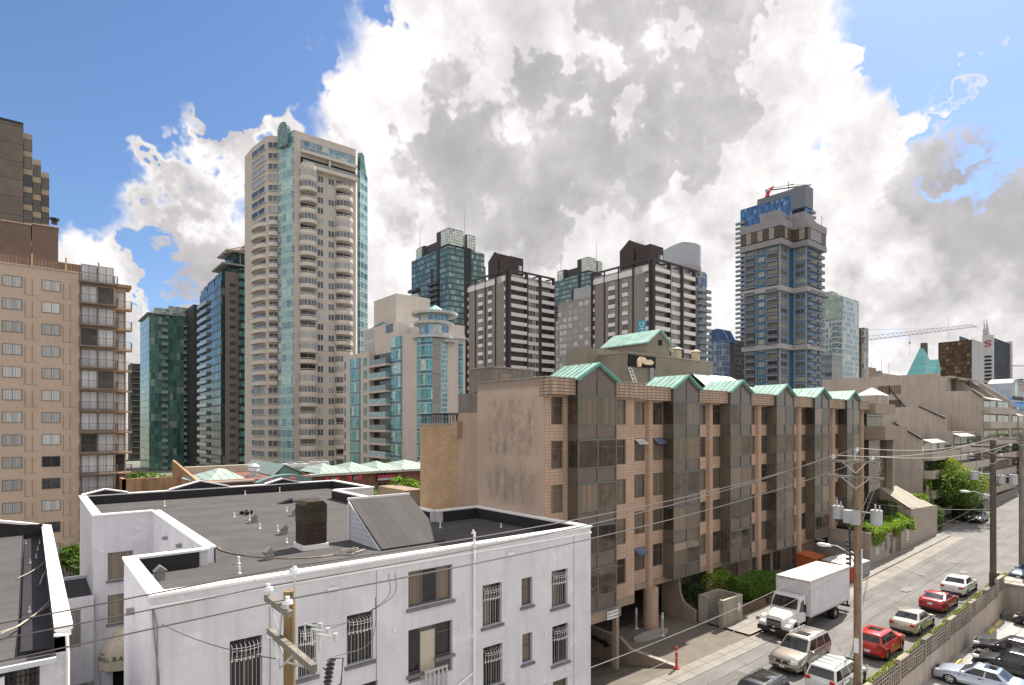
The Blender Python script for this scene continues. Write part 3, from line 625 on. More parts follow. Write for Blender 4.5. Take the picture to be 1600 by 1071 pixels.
m=MB(FW_); m.box(3.9,6.0,-.02,.02,-3.1,.2); m.build('doorway',DRK,aw); m=MB(FW_); m.box(3.35,3.9,.0,.6,-3.1,.2); m.box(6.0,6.03,.0,.6,-3.1,.2); m.build('porch_post',STU,aw)
# link wing at the alley (small white block with narrow window)
lk=thing('alley_link','low white link building with a narrow window between the two white houses','building',(1.6,46,-3.2))
m=MB(); wallgrid(m,frY(0,43.0),-1.0,XA-.02,-.3,4.85,[(1.85,2.35,1.9,4.1),(.8,1.3,1.9,4.1)],.12); m.poly([(-1,43,-.3),(XA-.02,43,-.3),(XA-.02,49,-.3),(-1,49,-.3)]); m.poly([(-1,43,4.6),(XA-.02,43,4.6),(XA-.02,49,4.6),(-1,49,4.6)]); m.box(-1,XA-.02,49,49.3,-3.1,4.85); m.box(-1,.2,43.02,43.3,-3.1,-.3); m.build('wall',STU,lk)
m=MB(); m.poly([(-1,43.2,4.66),(XA-.05,43.2,4.66),(XA-.05,49,4.66),(-1,49,4.66)]); m.build('roof',TAR,lk)
for u in (.8,1.85): sash(lk,frY(0,43.0),u,u+.5,1.9,4.1,parts=1,trans=0,d=-.08,sill=False,fm=WG,gm=glass('blind_pane',(.2,.19,.18),(.4,.38,.36),1,ior=1.4))
# ================================================================= LEFT WHITE HOUSE
QX=.9
q0=thing('white_house','white stucco building with sloping grey roof at the left edge of the photo','building',(-4,32,-3.2))
m=MB(); HW=(Xat(-14,YF),Xat(62,YF-.02),4.5,Zat(58,1037,Y=YF))
wallgrid(m,F0,-9,QX,-3.18,8.35,[HW],.2); m.poly([(QX,YF,-3.18),(QX,44,-3.18),(QX,44,8.95),(QX,YF,8.95)]); m.poly([(-9,44,-3.18),(QX,44,-3.18),(QX,44,8.95),(-9,44,8.95)]); m.poly([(-9,YF,-3.18),(-9,44,-3.18),(-9,44,8.9),(-9,YF,8.35)]); m.build('wall',STU,q0)
m=MB(); m.poly([(-9,YF-.3,8.33),(QX-1.15,YF-.3,8.33),(QX-1.15,43.6,8.72),(-9,43.6,8.72)]); m.poly([(QX-1.15,YF-.3,8.33),(QX-.3,YF-.3,8.33),(QX-.3,43.6,8.5),(QX-1.15,43.6,8.5)]); m.build('roof',ROOF,q0)
m=MB(); m.prism([(YF+.3,8.36),(43.6,8.76),(43.6,8.5),(YF+.3,8.2)],'x',QX-1.17,QX-1.15); m.box(QX-1.1,QX-.36,YF+.2,43.6,8.44,8.47+.04); m.box(-9,QX-.3,43.58,43.62,8.6,9.3);  m.box(QX-.36,QX-.33,YF+.2,43.6,8.4,9.05); m.prism([(-6.5,9.3),(-.2,9.3),(-2.4,9.75)],'y',43.56,43.6); m.build('flashing',TAR,q0)
m=MB(); m.box(QX-.34,QX+.1,YF-.05,43.9,8.98,9.12); m.prism([(-.2,9.3),(-2.4,9.75),(-6.5,9.3),(-9,9.3),(-9,9.42),(-6.5,9.42),(-2.4,9.9),(-.2,9.42),(QX+.1,9.12),(QX+.1,9.0)],'y',43.62,44.02); m.box(QX-.3,QX+.06,YF-.02,43.9,8.8,8.98); m.build('parapet_cap',PAR,q0)
m=MB(); m.box(-9,QX-.3,YF-.42,YF-.3,8.2,8.34); m.build('gutter',pm('gutter_blue_white',(.55,.57,.62),.5),q0)
m=MB(); m.tube([(QX-.35,YF-.1,8.9),(QX-.05,YF-.12,8.85),(QX-.02,YF-.1,8.3),(QX-.02,YF-.08,-3)],.05,6); m.tube([(-.62,YF-.06,8.0),(-.62,YF-.06,-3)],.1,6); m.build('drain_pipe',PAR,q0)
sash(q0,F0,*HW,parts=4,trans=.3,d=-.12)
m=MB(F0); 
for k in range(9): u=HW[0]+.1+(HW[1]-HW[0]-.2)*k/8; m.tube([(u,.05,HW[2]),(u,.05,HW[3]-.08)],.014,4); m.cyl(u,.08,HW[3]-.45,HW[3]-.38,.035,n=6); m.cyl(u,.08,HW[3]-.95,HW[3]-.88,.035,n=6)
for z in (.25,.65,.95): m.tube([(HW[0],.05,HW[3]-z),(HW[1],.05,HW[3]-z)],.014,4)
m.build('window_grille',BLK,q0)
def onq(px,py): return P(px,py,z=8.6)
m_=[(40,849),(62,848),(47,879),(59,858),(46,955),(78,944),(57,870)]
QPL=['vent pipe farthest back on the left roof','vent pipe at the back of the left roof by the parapet','vent pipe in the middle of the left roof, upper of a pair','vent pipe in the middle of the left roof by the dark gutter','vent pipe nearest the front on the grey part of the left roof','vent pipe in the dark gutter of the left roof nearest the front','vent pipe beside the cable across the left roof']
for (px,py),lb_ in zip(m_,QPL):
    q=onq(px,py); m=MB(); m.cyl(q.x,q.y,q.z-.1,q.z+.16,.025,n=8); m.cyl(q.x,q.y,q.z-.05,q.z+.03,.05,.03,n=8); single('vent_pipe',m,LGR,lb_,'vent pipe',group='vent pipes on the left roof')
for lb_,pts in zip(('frontmost pale cable curving over the left roof edge','pale cable just behind the frontmost on the left roof','pale cable loop at the back of the left roof','short cable climbing the parapet of the left roof'),([(0,993),(30,980),(55,962),(74,945),(80,938)],[(0,990),(25,982),(50,965),(72,951),(82,944)],[(28,905),(45,897),(60,888),(80,872),(84,860)],[(62,915),(68,900),(75,890),(84,880)])):
    cable('roof_cable',[tuple(onq(x,y)+Vector((0,0,.04))) for x,y in pts],.022,CBL,lb_,group='cables on the left roof')
q=onq(72,905); m=MB(); m.prism([(q.x,q.z),(q.x+.25,q.z),(q.x+.25,q.z+.5)],'y',q.y-.7,q.y+.5); single('vent_hood',m,LGR,'tilted pale vent hood beside the right parapet of the left white roof','vent')
# ================================================================= BROWN APARTMENT HOTEL
TILE=brick('brown_tile',(.42,.29,.215),(.46,.325,.245),(.29,.21,.16),.40,.19,.018,.7,.12,offset=0.0)
TILEB=brick('parapet_tile',(.37,.27,.20),(.42,.31,.235),(.15,.11,.085),.50,.20,.03,.75,.14,offset=0.0,streak=.25)
YBR=brick('buff_brick',(.47,.31,.18),(.54,.37,.22),(.26,.19,.13),.42,.14,.02,.85,.12)
def sidewall():
    n=newmat('stained_render'); f=n.noise(n.pos,.45,6,.6); k=n.mr(f,.3,.7,.88,1.1); c=n.mix(1,(.46,.36,.285,1),n.comb(k,k,k),'MULTIPLY')
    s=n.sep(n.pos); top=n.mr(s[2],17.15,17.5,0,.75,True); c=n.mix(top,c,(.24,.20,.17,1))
    q=n.noise(n.vm('ADD',n.vm('MULTIPLY',n.pos,(1,1.6,.7)),n.scale(n.noise(n.pos,1.2,4,.7,col=True),.5)),1.5,10,.78)
    y1=n.m('MULTIPLY',n.mr(s[1],25.9,26.6,0,1,True),n.mr(s[1],30.6,31.4,1,0,True)); z1=n.m('MULTIPLY',n.mr(s[2],12.9,13.4,0,1,True),n.mr(s[2],16.4,16.9,1,0,True))
    z2=n.m('MULTIPLY',n.mr(s[2],9.7,10.4,0,1,True),n.mr(s[2],12.0,12.7,1,0,True)); z3=n.m('MULTIPLY',n.mr(s[2],7.0,7.6,0,.8,True),n.mr(s[2],8.8,9.3,1,0,True))
    colm=n.m('MULTIPLY',n.mr(n.m('ABSOLUTE',n.m('SUBTRACT',n.m('FRACT',n.m('MULTIPLY',s[1],1.25)),.5)),.0,.35,1,.55),n.mr(q,.44,.56,.05,1))
    zs=n.m('ADD',n.m('ADD',z1,n.m('MULTIPLY',z2,.9)),z3,clamp=True); st=n.m('MULTIPLY',n.m('MULTIPLY',n.m('MULTIPLY',y1,zs),colm),.62); c=n.mix(st,c,(.15,.13,.115,1))
    n.put(n.b,'Base Color',c); n.put(n.b,'Roughness',.85); n.put(n.b,'Specular IOR Level',.25); bump(n,n.noise(n.pos,8,5,.6),.015); return n.mat
SDW=sidewall()
BGL=glass('bronze_glass',(.04,.031,.026),(.21,.165,.125),.6,stripe=5,ior=1.5,rough=.04,refl=-.12,tint=(1,.86,.76))
BSP=pm('bronze_spandrel',(.12,.092,.08),.25,.12,1.5,spec=.45)
GFR=pm('green_grey_frame',(.11,.125,.11),.5,.15,3)
COP=seam('copper_green',(.29,.47,.41),.5,1,.6,.8,.3,wid=.06)
YW,YW1,YB,YB1=27.2,25.6,26.25,24.7
ST,Z5,ZB=2.67,16.78,3.42
br=thing('apartment_hotel','long brown tiled hotel with glazed bays and green copper gables along the street','building',(50,34,0))
mb=MB()
W1=[(24.15,25.15),(29.85,31.05)]
XC=[35.6+8.05*k for k in range(6)]; XBay=[37.4+8.0*k for k in range(5)]
W2=[]
for k,xc in enumerate(XC):
    W2.append((xc-1.7,xc-.42)); W2.append((xc+.42,xc+1.8) if k<5 else (xc+.4,xc+1.35))
holes1=[(a,b,Z5-ST*i-1.72,Z5-ST*i-.05) for a,b in W1 for i in range(5)]
holes2=[(a,b,Z5-ST*i-1.72,Z5-ST*i-.05) for a,b in W2 for i in range(5)]
wallgrid(mb,frY(0,YW1),23.5,31.95,ZB,Z5+.15,holes1,.18)
wallgrid(mb,frY(0,YW),31.95,77.6,ZB,Z5+.15,holes2,.18)
for q in ([(31.95,YW1,ZB),(31.95,YW,ZB),(31.95,YW,Z5),(31.95,YW1,Z5)],[(23.5,YW1,ZB),(31.95,YW1,ZB),(31.95,31,ZB),(23.5,31,ZB)],[(31.95,YW,ZB),(83,YW,ZB),(83,30,ZB),(31.95,30,ZB)]): mb.poly(q)
mb.build('wall',TILE,br)
m=MB(); m.box(23.8,83,YW+.25,32.0,ZB+.02,17.6); m.box(30.2,83,32.0,42,ZB+.02,17.5); m.box(23.8,31.7,YW1+.25,YW+.3,ZB+.02,17.5); m.build('core',pm('roof_gravel',(.22,.20,.18),.95,.2,1.5,.01),br)
# side wall (-X) with stains, lower part and buff brick wing
m=MB(); m.poly([(23.5,YW1,ZB-.8),(23.5,32.2,ZB-.8),(23.5,32.2,17.85),(23.5,YW1,17.85)]); m.box(23.53,24,YW1+.03,32.2,17.6,17.84); m.poly([(23.5,YW1,-1.6),(23.5,32.2,-1.6),(23.5,32.2,ZB-.8),(23.5,YW1,ZB-.8)]); m.build('side_wall',SDW,br)
m=MB(); m.box(23.95,30,32.2,35.1,-3.1,15.9); m.build('side_wall',pm('side_render',(.42,.31,.23),.85,.1,.6,.01,streak=.15),br)
m=MB(); m.box(23.93,30,32.18,35.12,15.9,17.25); m.build('parapet_concrete',CONd,br)
m=MB(); m.box(24.0,34,35.1,40.6,-3.1,15.05); m.build('rear_wing',YBR,br)
m=MB(); m.box(23.95,34,35.1,40.65,15.05,15.15)
m.build('coping',CON,br)
m=MB()
for k in range(23): y=35.2+.24*k; m.box(24.1,24.14,y,y+.04,15.15,15.85)
m.box(24.08,24.16,35.2,40.6,15.85,15.92); 
for k in range(16): x=24.1+.3*k; m.box(x,x+.04,40.45,40.5,15.15,15.85)
m.box(24.1,29,40.43,40.52,15.85,15.92); m.build('terrace_railing',BLK,br)
m=MB(); m.box(23.55,23.95,34.7,35.4,14.2,15.3); m.build('wall_box',TILE,br)
# parapet band (tile) in pieces between the gables
bays=[(25.55,29.0,YB1,YW1)]+[(x,x+3.4,YB,YW) for x in XBay]
m=MB(); yb1,yb=YW1-.75,YW-.75
def band(x0,x1,yy,zt): m.box(x0,x1,yy,yy+.4,16.85,zt)
band(23.47,25.5,yb1,17.8); band(29.05,32.2,yb1,17.8)
e=[32.2]+sum([[x-.03,x+3.43] for x in XBay],[])+[76.6]
for a,b in zip(e[::2],e[1::2]): band(a,b,yb,17.8)
m.box(23.5,32.2,yb1+.4,YW1,16.83,16.95); m.box(32.2,76.6,yb+.4,YW,16.83,16.95)
m.box(23.47,24,yb1+.402,YW1+.3,16.7,17.79); m.build('parapet',TILEB,br)
m=MB(); m.box(23.45,25.5,yb1-.06,yb1+.46,17.8,17.87); m.box(29.05,32.25,yb1-.06,yb1+.46,17.8,17.87)
for a,b in zip(e[::2],e[1::2]): m.box(a+.06,b,yb-.06,yb+.46,17.8,17.87)
m.box(23.42,24.05,yb1+.46,32.2,17.85,17.92); m.build('coping',CON,br)
m=MB(); m.box(76.7,83.2,25.9,27.3,16.4,17.6); m.box(76.7,84.2,24.9,27.3,13.3,14.9); m.box(82.6,83,26.0,30,2,13.3); m.build('balcony_band',pm('taupe_render',(.30,.245,.20),.85,.12,.6,.01,streak=.15),br)
# bays
pn=[]; 
for i,(x0,x1,yb_,yw_) in enumerate(bays):
    bay=MB(); bay.box(x0+.02,x1-.02,yb_+.03,yw_+.1,ZB+.05,17.85); bo=bay.build('bay_window',BSP,br)
    fr=frY(0,yb_); f=MB(fr); xm=(x0+x1)/2; w_=.045
    for u in (x0,xm,x1): f.box(u-w_,u+w_,-.03,.03,ZB,17.85)
    for k in range(6): z=Z5-ST*k; f.box(x0-w_,x1+w_,-.028,.035,z-.05,z+.05)
    for k in range(5): z=Z5-ST*k-1.72; f.box(x0,x1,-.026,.02,z-.03,z+.03)
    fs=MB(frX(x0,yb_)); dd=yw_-yb_
    for k in range(6): z=Z5-ST*k; fs.box(0,dd,-.03,.03,z-.04,z+.04)
    for k in range(5): z=Z5-ST*k-1.72; fs.box(0,dd,-.03,.018,z-.025,z+.025)
    fs.box(dd-.05,dd,-.03,.025,ZB,17.6); merge(f,fs); f.build('mullions',GFR,bo)
    for k in range(5):
        zt=Z5-ST*k-.06; zb=Z5-ST*k-1.69
        for a,b in ((x0+w_,xm-w_),(xm+w_,x1-w_)):
            g_=MB(fr); g_.box(a,b,-.02,.008,zb,zt); g_.build('pane',BGL,bo)
        g_=MB(frX(x0,yb_)); g_.box(.05,dd-.06,-.03,.006,zb,zt); g_.build('pane',BGL,bo)
    # gable
    gb=MB(); gb.prism([(x0,17.8),(x1,17.8),(xm,18.72)],'y',yb_+.02,yb_+.3); gb.build('gable_glass',BSP,bo)
    gf=MB(); gf.box(xm-.04,xm+.04,yb_-.02,yb_+.02,17.8,18.65); gf.build('gable_mullion',GFR,bo)
    rf=MB(); o_=.16; dp=3.0; zz=17.74
    for s in(-1,1):
        xe=x0-o_ if s<0 else x1+o_; t=.1
        rf.prism([(xe,zz),(xm,zz+1.06),(xm,zz+1.06+t),(xe,zz+t)],'y',yb_-.18,yb_+dp)
    [rf.prism([((x0-o_ if s<0 else x1+o_),zz+t),(xm,zz+1.06+t),(xm,zz+1.06+t+.05),((x0-o_ if s<0 else x1+o_),zz+t+.05)],'y',yb_-.1+.5*k_,yb_-.06+.5*k_) for s in (-1,1) for k_ in range(7)]; rf.build('gable_roof',COP,bo,merge=False)
    tr=MB()
    for s in(-1,1):
        xe=x0-o_-.03 if s<0 else x1+o_+.03; tr.prism([(xe,zz-.08),(xm,zz+1.0),(xm,zz+1.18),(xe,zz+.13)],'y',yb_-.24,yb_-.18)
    tr.build('verge_trim',pm('copper_dark',(.10,.30,.25),.6,.15,2),bo)
# columns
for k,xc in enumerate(XC):
    m=MB(); m.cyl(xc,YW-.02,3.0,16.83,.30,n=16); m.cyl(xc,YW-.2 if k==0 else YW-.02,-.05,3.0,.56 if k==0 else .32,n=20); m.build('column',TILE,br,smooth=False)
# wall windows
gw=[]
for (hs,y) in ((holes1,YW1),(holes2,YW)):
    fr=frY(0,y)
    for (a,b,z0,z1) in hs:
        f=MB(fr); t=.05
        f.box(a,b,-.14,-.08,z0,z0+t); f.box(a,b,-.14,-.08,z1-t,z1); f.box(a,a+t,-.14,-.08,z0+t,z1-t); f.box(b-t,b,-.14,-.08,z0+t,z1-t); f.box(a+t,b-t,-.14,-.083,z1-.5,z1-.46)
        w_=f.build('window',GFR,br); g_=MB(fr); g_.poly([(a+.02,-.11,z0),(b-.02,-.11,z0),(b-.02,-.11,z1),(a+.02,-.11,z1)]); g_.build('pane',BGL,w_)
# tilted open sashes, sky reflection painted in as pale and blue
for (x,k,col) in ((33.95,1,0),(36.2,1,1),(33.95,4,1)):
    z=Z5-ST*k-.1; m=MB(frY(0,YW)); m.prism([(0,0),(1,0),(1,.03),(0,.03)],'z',0,.001) if 0 else None
    m.add([(x,-.05,z),(x+1.1,-.05,z),(x+1.1,.5,z-.38),(x,.5,z-.38),(x,-.05,z+.03),(x+1.1,-.05,z+.03),(x+1.1,.5,z-.35),(x,.5,z-.35)],[(0,3,2,1),(4,5,6,7),(0,1,5,4),(1,2,6,5),(2,3,7,6),(3,0,4,7)])
    m.build('open_sash',pm('sash_pale_reflection',(.5,.5,.48),.2) if not col else pm('sash_blue_reflection',(.12,.16,.26),.1,spec=.8),br)
# narrow recess strip beside bay 1 section and spandrel under windows
m=MB(); m.box(32.0,33.6,YW-.06,YW+.02,ZB,Z5+.1); m.build('recess_strip',TILE,br)
# right end glazed corner
m=MB(); m.box(76.9,82.6,YW-.5,YW+.2,2.0,13.2); m.box(77.2,82.4,YW-.2,YW+.2,14.9,16.4); m.build('corner_glazing',curtain('bronze_corner',1.6,2.67,(.05,.055,.05),((.05,.04,.035),(.09,.075,.06)),.07,.07,.32,(.085,.062,.052),metal=.1,rough=.05,blinds=.2,bcol=(.15,.12,.09),ior=1.55),br)
# ground floor
GFC=pm('garage_concrete',(.27,.215,.165),.9,.15,.8,.01,streak=.15)
m=MB(); hs=[(41.2,43.6,.5,2.5),(45.2,47.5,.5,2.5),(48.4,50.4,.5,2.5),(53,56.5,.3,2.6),(57.0,58.6,.1,2.6),(61,63,.3,2.5)]
wallgrid(m,frY(0,28.4),40,83,0,ZB,hs,.15); m.box(31.9,83,YW-.1,YW+.35,ZB-.42,ZB+.02); m.box(23.5,31.9,YW1-.05,YW1+.4,ZB-.55,ZB+.02); m.build('ground_floor_wall',GFC,br)
for a,b,c,d in hs:
    f=MB(frY(0,28.4)); f.box(a,b,-.13,-.1,c,d); w_=f.build('window',BGL,br)
    f=MB(frY(0,28.4)); n=max(2,int((b-a)/.75)); 
    for k in range(n+1): u=a+(b-a)*k/n; f.box(u-.03,u+.03,-.1,-.05,c,d)
    f.box(a,b,-.1,-.055,c-.0,c+.05); f.box(a,b,-.1,-.055,d-.05,d); f.build('frame',GFR,w_)
# garage
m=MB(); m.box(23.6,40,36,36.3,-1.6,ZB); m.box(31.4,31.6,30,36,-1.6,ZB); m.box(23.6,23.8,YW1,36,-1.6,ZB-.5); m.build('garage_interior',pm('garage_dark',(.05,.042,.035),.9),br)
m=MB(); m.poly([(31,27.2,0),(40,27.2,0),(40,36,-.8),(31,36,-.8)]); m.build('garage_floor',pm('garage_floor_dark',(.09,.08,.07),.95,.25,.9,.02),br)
m=MB(); m.box(25.45,25.75,24.75,25.1,-1.2,ZB-.3); m.box(29.1,29.35,24.75,25.1,-.7,ZB-.3); m.box(25.45,29.6,24.8,25.05,ZB-.75,ZB-.05); m.box(27.9,28.2,29,29.3,-1.5,ZB-.3); m.build('garage_portal',GFC,br)
m=MB(); m.prism([(21.5,-.05),(25.2,-1.35),(30,-1.55),(30,.75),(26.0,.6),(25.0,.03),(21.5,.03)],'x',30.9,31.15); m.build('ramp_wall',GFC,br)
m=MB(); m.box(30.86,31.2,21.5,25.2,.03,.09); m.build('ramp_coping',CON,br)
m=MB(frX(30.9,0)); m.add([(u,.02,z) for u,z in ((28.6,.15),(27.4,.02),(27.4,.2),(26.8,-.22),(27.4,-.5),(27.4,-.3),(28.6,-.18))],[list(range(7))]); m.build('painted_arrow',BLK,br)
m=MB(); m.prism([(28.5,0),(28.5,3.0),(26.95,3.0),(26.8,1.9),(26.5,1.35),(25.9,1.05),(25.5,.95),(25.5,0)],'x',39.0,39.25); m.build('ramp_side_wall',GFC,br)
sg=thing('exit_sign','white sign reading EXIT ONLY DO NOT ENTER hung over the garage ramp','sign',(28.7,24.7,2.75))
m=MB(); m.box(28.15,29.2,24.68,24.73,2.7,3.2); m.build('board',WHT,sg)
textmb('EXIT ONLY',.2,frY(0,24.68),28.68,3.06,.012,.004).build('lettering',BLK,sg,merge=False); textmb('DO NOT ENTER',.15,frY(0,24.68),28.68,2.84,.012,.004).build('lettering',BLK,sg,merge=False)
# rooftop
def roofbox(x0,x1,y0,y1,z0,z1,mat,name='penthouse',cap=True):
    m=MB(); m.box(x0,x1,y0,y1,z0,z1); o=m.build(name,mat,br)
    if cap: m=MB(); m.box(x0-.07,x1+.07,y0-.07,y1+.07,z1,z1+.09); m.build('coping',CON,o)
    return o
PEN=pm('penthouse_render',(.235,.215,.17),.9,.12,.8,.015,streak=.2,fine=.1)
roofbox(27,31.3,35.2,37.9,17.6,19.4,CONd)
m=MB(); m.box(27.8,28.9,35.15,35.19,17.65,19.0); m.build('door',GFC,br)
roofbox(40.1,53.7,33,39.4,17.6,21.35,PEN)
q1=P(981,556,Y=33); q2=P(1023,579,Y=33)
m=MB(); m.box(q1.x,q2.x,32.9,33.05,q2.z+.15,q1.z+.12); m.build('plant_opening',DRK,br)
m=MB(); cx_,cz_=(q1.x+q2.x)/2+.1,(q1.z+q2.z)/2+.1
m.prism([(cx_-.9,cz_-.5),(cx_-.5,cz_-.45),(cx_-.45,cz_-.1),(cx_+.3,cz_-.25),(cx_+1.1,cz_-.2),(cx_+1.3,cz_+.05),(cx_+.9,cz_+.25),(cx_+.3,cz_+.2),(cx_,cz_+.4),(cx_-.6,cz_+.42),(cx_-.95,cz_+.1)],'y',32.7,32.88); m.build('torn_insulation',pm('insulation',(.75,.6,.45),.9,.2,3),br)
m=MB(); 
for s in(0,.42): m.tube([(40.6+s,32.2,17.8),(40.2+s,32.85,20.0)],.05,4)
for k in range(8): t=k/7; m.tube([(40.6-.4*t,32.2+.65*t,17.8+2.2*t),(41.02-.4*t,32.2+.65*t,17.8+2.2*t)],.04,4)
single('ladder',m,WHT,'white ladder leaning against the hotel penthouse under the dark opening','ladder')
m=MB(); m.box(43.2,43.7,32.8,33,19,20.2); m.box(44.3,44.6,32.85,33,18.8,19.4); m.build('electrical_box',GRY,br)
m=MB(); m.box(44.3,47.8,34,39,21.35,22.75); m.prism([(44.3,22.75),(47.8,22.75),(46.05,23.95)],'y',34,39); m.box(38.5,44.3,36.2,38.8,19.5,22.0); m.build('upper_penthouse',PEN,br)
m=MB()
for s in(-1,1):
    xe=46.05+s*2.0; m.prism([(xe,22.62),(46.05,24.0),(46.05,24.12),(xe,22.74)],'y',33.7,39.6)
m.build('gable_roof',COP,br)
m=MB(); m.box(46.0,46.5,33.93,34.0,22.6,23.1); m.build('window',DRK,br)
for px in (1058,1087):
    q=P(px,566,Y=34.5); m=MB(); m.cyl(q.x,q.y,21.3,22.5,.42,n=12); m.cyl(q.x,q.y,22.55,22.8,.62,.12,n=12)
    m.build('exhaust_stack',pm('stack_cream',(.42,.38,.28),.8,.15,2),br)
m=MB(); m.poly([(47.5,28.8,17.7),(58.3,28.8,17.7),(57.0,33,20.1),(50,33,20.1)]); m.box(50,57,33,33.1,17.6,20.1) if 0 else None; m.build('skylight_roof',seam('white_metal_roof',(.55,.53,.55),.5,0,.5,.75),br)
# penthouse tent on the far end
tn=thing('roof_canopy','small white pop-up canopy on the far end roof terrace of the brown hotel','canopy',(82,30,17.6))
m=MB(); cx_,cy_=Xat(1362,30),30
for s in range(4):
    a=R_(45+90*s); b=R_(135+90*s); m.poly([(cx_+2.2*math.cos(a),cy_+2.2*math.sin(a),19.0),(cx_+2.2*math.cos(b),cy_+2.2*math.sin(b),19.0),(cx_,cy_,20.1)])
m.build('cover',WHT,tn); m=MB()
for s in range(4): a=R_(45+90*s); m.tube([(cx_+2.1*math.cos(a),cy_+2.1*math.sin(a),17.5),(cx_+2.1*math.cos(a),cy_+2.1*math.sin(a),19.0)],.05,5)
m.build('leg',LGR,tn)
# bollards, islands, gate box
m=MB(); m.prism([(33.2+1.9*math.cos(R_(t))*(1 if 1 else 0)+1.0,25.9+.55*math.sin(R_(t))) for t in range(0,360,20)],'z',.0,.14); single('kerb_island',m,CON,'small concrete kerb island around the column at the garage mouth','kerb island')
for (px,py,c,l,h) in ((1035,993,LGR,'pale steel bollard on the kerb island in front of the brown column',1.6),(994,982,LGR,'pale steel bollard in the shade behind the brown column at the garage mouth',1.5),(1057,1045,pm('bollard_red',(.45,.05,.03),.5,.15,3),'red bollard with white ring at the end of the ramp coping',1.35)):
    q=P(px,py,z=.02); m=MB(); m.cyl(q.x,q.y,0,h,.085,n=10); m.cyl(q.x,q.y,h,h+.05,.085,.03,n=10)
    t=thing('bollard',l,'bollard',(q.x,q.y,0)); m.build('post',c,t,smooth=False)
    m=MB(); m.cyl(q.x,q.y,h-.3,h-.22,.09,n=10); m.build('ring',WHT,t); 
    m=MB(); m.cyl(q.x,q.y,0,.1,.2,.16,n=10); m.build('base',c,t)
gt=thing('gate_enclosure','roofless concrete enclosure with a steel mesh gate beside the garage driveway','enclosure',(41.2,25.2,0))
m=MB(); x0,x1,y0,y1=39.5,42.2,23.4,25.5
m.box(x0,x1,y0,y0+.22,0,2.05); m.box(x0,x0+.22,y0+.22,23.75,0,2.05); m.box(x0,x0+.22,24.75,y1,0,2.05); m.box(x1-.22,x1,y0+.22,y1,0,2.05); m.box(x0+.22,x1-.22,y1-.22,y1,0,2.05); m.build('wall',pm('enclosure_concrete',(.34,.31,.25),.9,.15,.9,.015,streak=.3),gt)
m=MB(frX(x0+.08,0)); m.tube([(23.77,0,.1),(24.73,0,.1),(24.73,0,1.85),(23.77,0,1.85),(23.77,0,.1)],.035,5); m.tube([(23.77,0,.95),(24.73,0,.95)],.03,5)
for k in range(10): u=23.8+.1*k; m.box(u,u+.012,-.01,.01,.1,1.85)
for k in range(17): z=.15+.1*k; m.box(23.77,24.73,-.01,.01,z,z+.012)
m.build('gate',GRY,gt,merge=False)
m=MB(); m.box(42.2-.7,42.2-.35,y0-.03,y0-.005,.9,1.5); m.build('notice',WHT,gt)
m=MB(); m.box(43.3,45.6,21.6,22.9,.12,.32); ub=single('utility_vault',m,CON,'low concrete utility vault with dark lid on the pavement beside the truck','utility vault',bevel=.02); m=MB(); m.box(43.5,45.4,21.75,22.75,.32,.345); m.build('vault_lid',pm('lid_dark',(.10,.11,.11),.7,.2,3),ub)
pl=thing('planter_box','low brown planter trough with shrubs beside the pavement','planter',(45,25.2,.12)); m=MB(); m.box(43.1,54,23.9,24.1,.12,.75); m.box(43.1,43.3,24.1,28.2,.12,.75); m.box(53.8,54,24.1,28.2,.12,.75); m.build('trough',pm('planter_brown',(.17,.11,.075),.9,.2,1),pl); m=MB(); m.poly([(43.3,24.1,.62),(53.8,24.1,.62),(53.8,28.2,.62),(43.3,28.2,.62)]); m.build('soil',pm('soil',(.05,.035,.025),.95),pl)
lw=thing('low_wall','low pale concrete wall along the pavement behind the box truck','wall',(62,24.6,.5)); m=MB(); m.box(54.6,66.2,24.3,24.55,.1,1.15); m.build('wall',CON,lw); m=MB(); m.box(54.55,66.2,24.24,24.6,1.15,1.22); m.build('coping',CON,lw)
# ================================================================= ANNEX with ivy
ANX=pm('annex_render',(.33,.28,.235),.88,.12,.6,.012,streak=.2)
an=thing('annex_building','low taupe annex with ivy over its flat roof and a striped skylight','building',(78,27,.5))
AX0,AX1,AY=66.3,88.5,22.9; AZ1=3.9
m=MB(); hs=[(69.6,71.1,1.6,2.9),(71.7,72.9,.95,3.1),(73.6,75.3,.8,3.2)]
wallgrid(m,frY(0,AY),AX0,78.6,-.1,AZ1,hs,.2); m.poly([(AX0,AY,-.1),(AX0,29,-.1),(AX0,29,AZ1),(AX0,AY,AZ1)]); m.box(AX0+.3,88,AY+.3,29,3.2,3.3); m.poly([(78.6,AY,.5),(AX1,AY,.5),(AX1,AY,4.9),(78.6,AY,5.3)]); m.poly([(78.6,AY,3),(78.6,29,3),(78.6,29,5.3),(78.6,AY,5.3)]); m.box(AX1-.3,AX1,AY+.01,29,.5,4.9); m.box(AX0+.001,AX0+.3,AY+.3,28.9,3.3,AZ1+.0); m.build('wall',ANX,an)
for a,b,c,d in hs[:2]: sash(an,frY(0,AY),a,b,c,d,parts=1,trans=.45 if a<71 else 0,d=-.1,sill=False,fm=pm('frame_pale',(.4,.38,.36)),gm=glass('dull_pane',(.1,.1,.1),(.2,.2,.2),.5))
m=MB(); m.box(73.6,75.3,AY+.15,AY+.2,.8,3.2); m.build('door',pm('door_brown',(.16,.12,.09),.7),an)
m=MB(); m.box(AX0-.06,78.5,AY-.06,AY+.3,AZ1,AZ1+.08); m.box(AX0-.06,AX0+.3,AY+.3,29,AZ1,AZ1+.08); m.build('coping',CON,an)
m=MB(); m.prism([(80.0,5.0),(87.3,4.6),(84.6,6.6),(81.2,6.9)],'y',AY+.2,AY+.25) if 0 else None
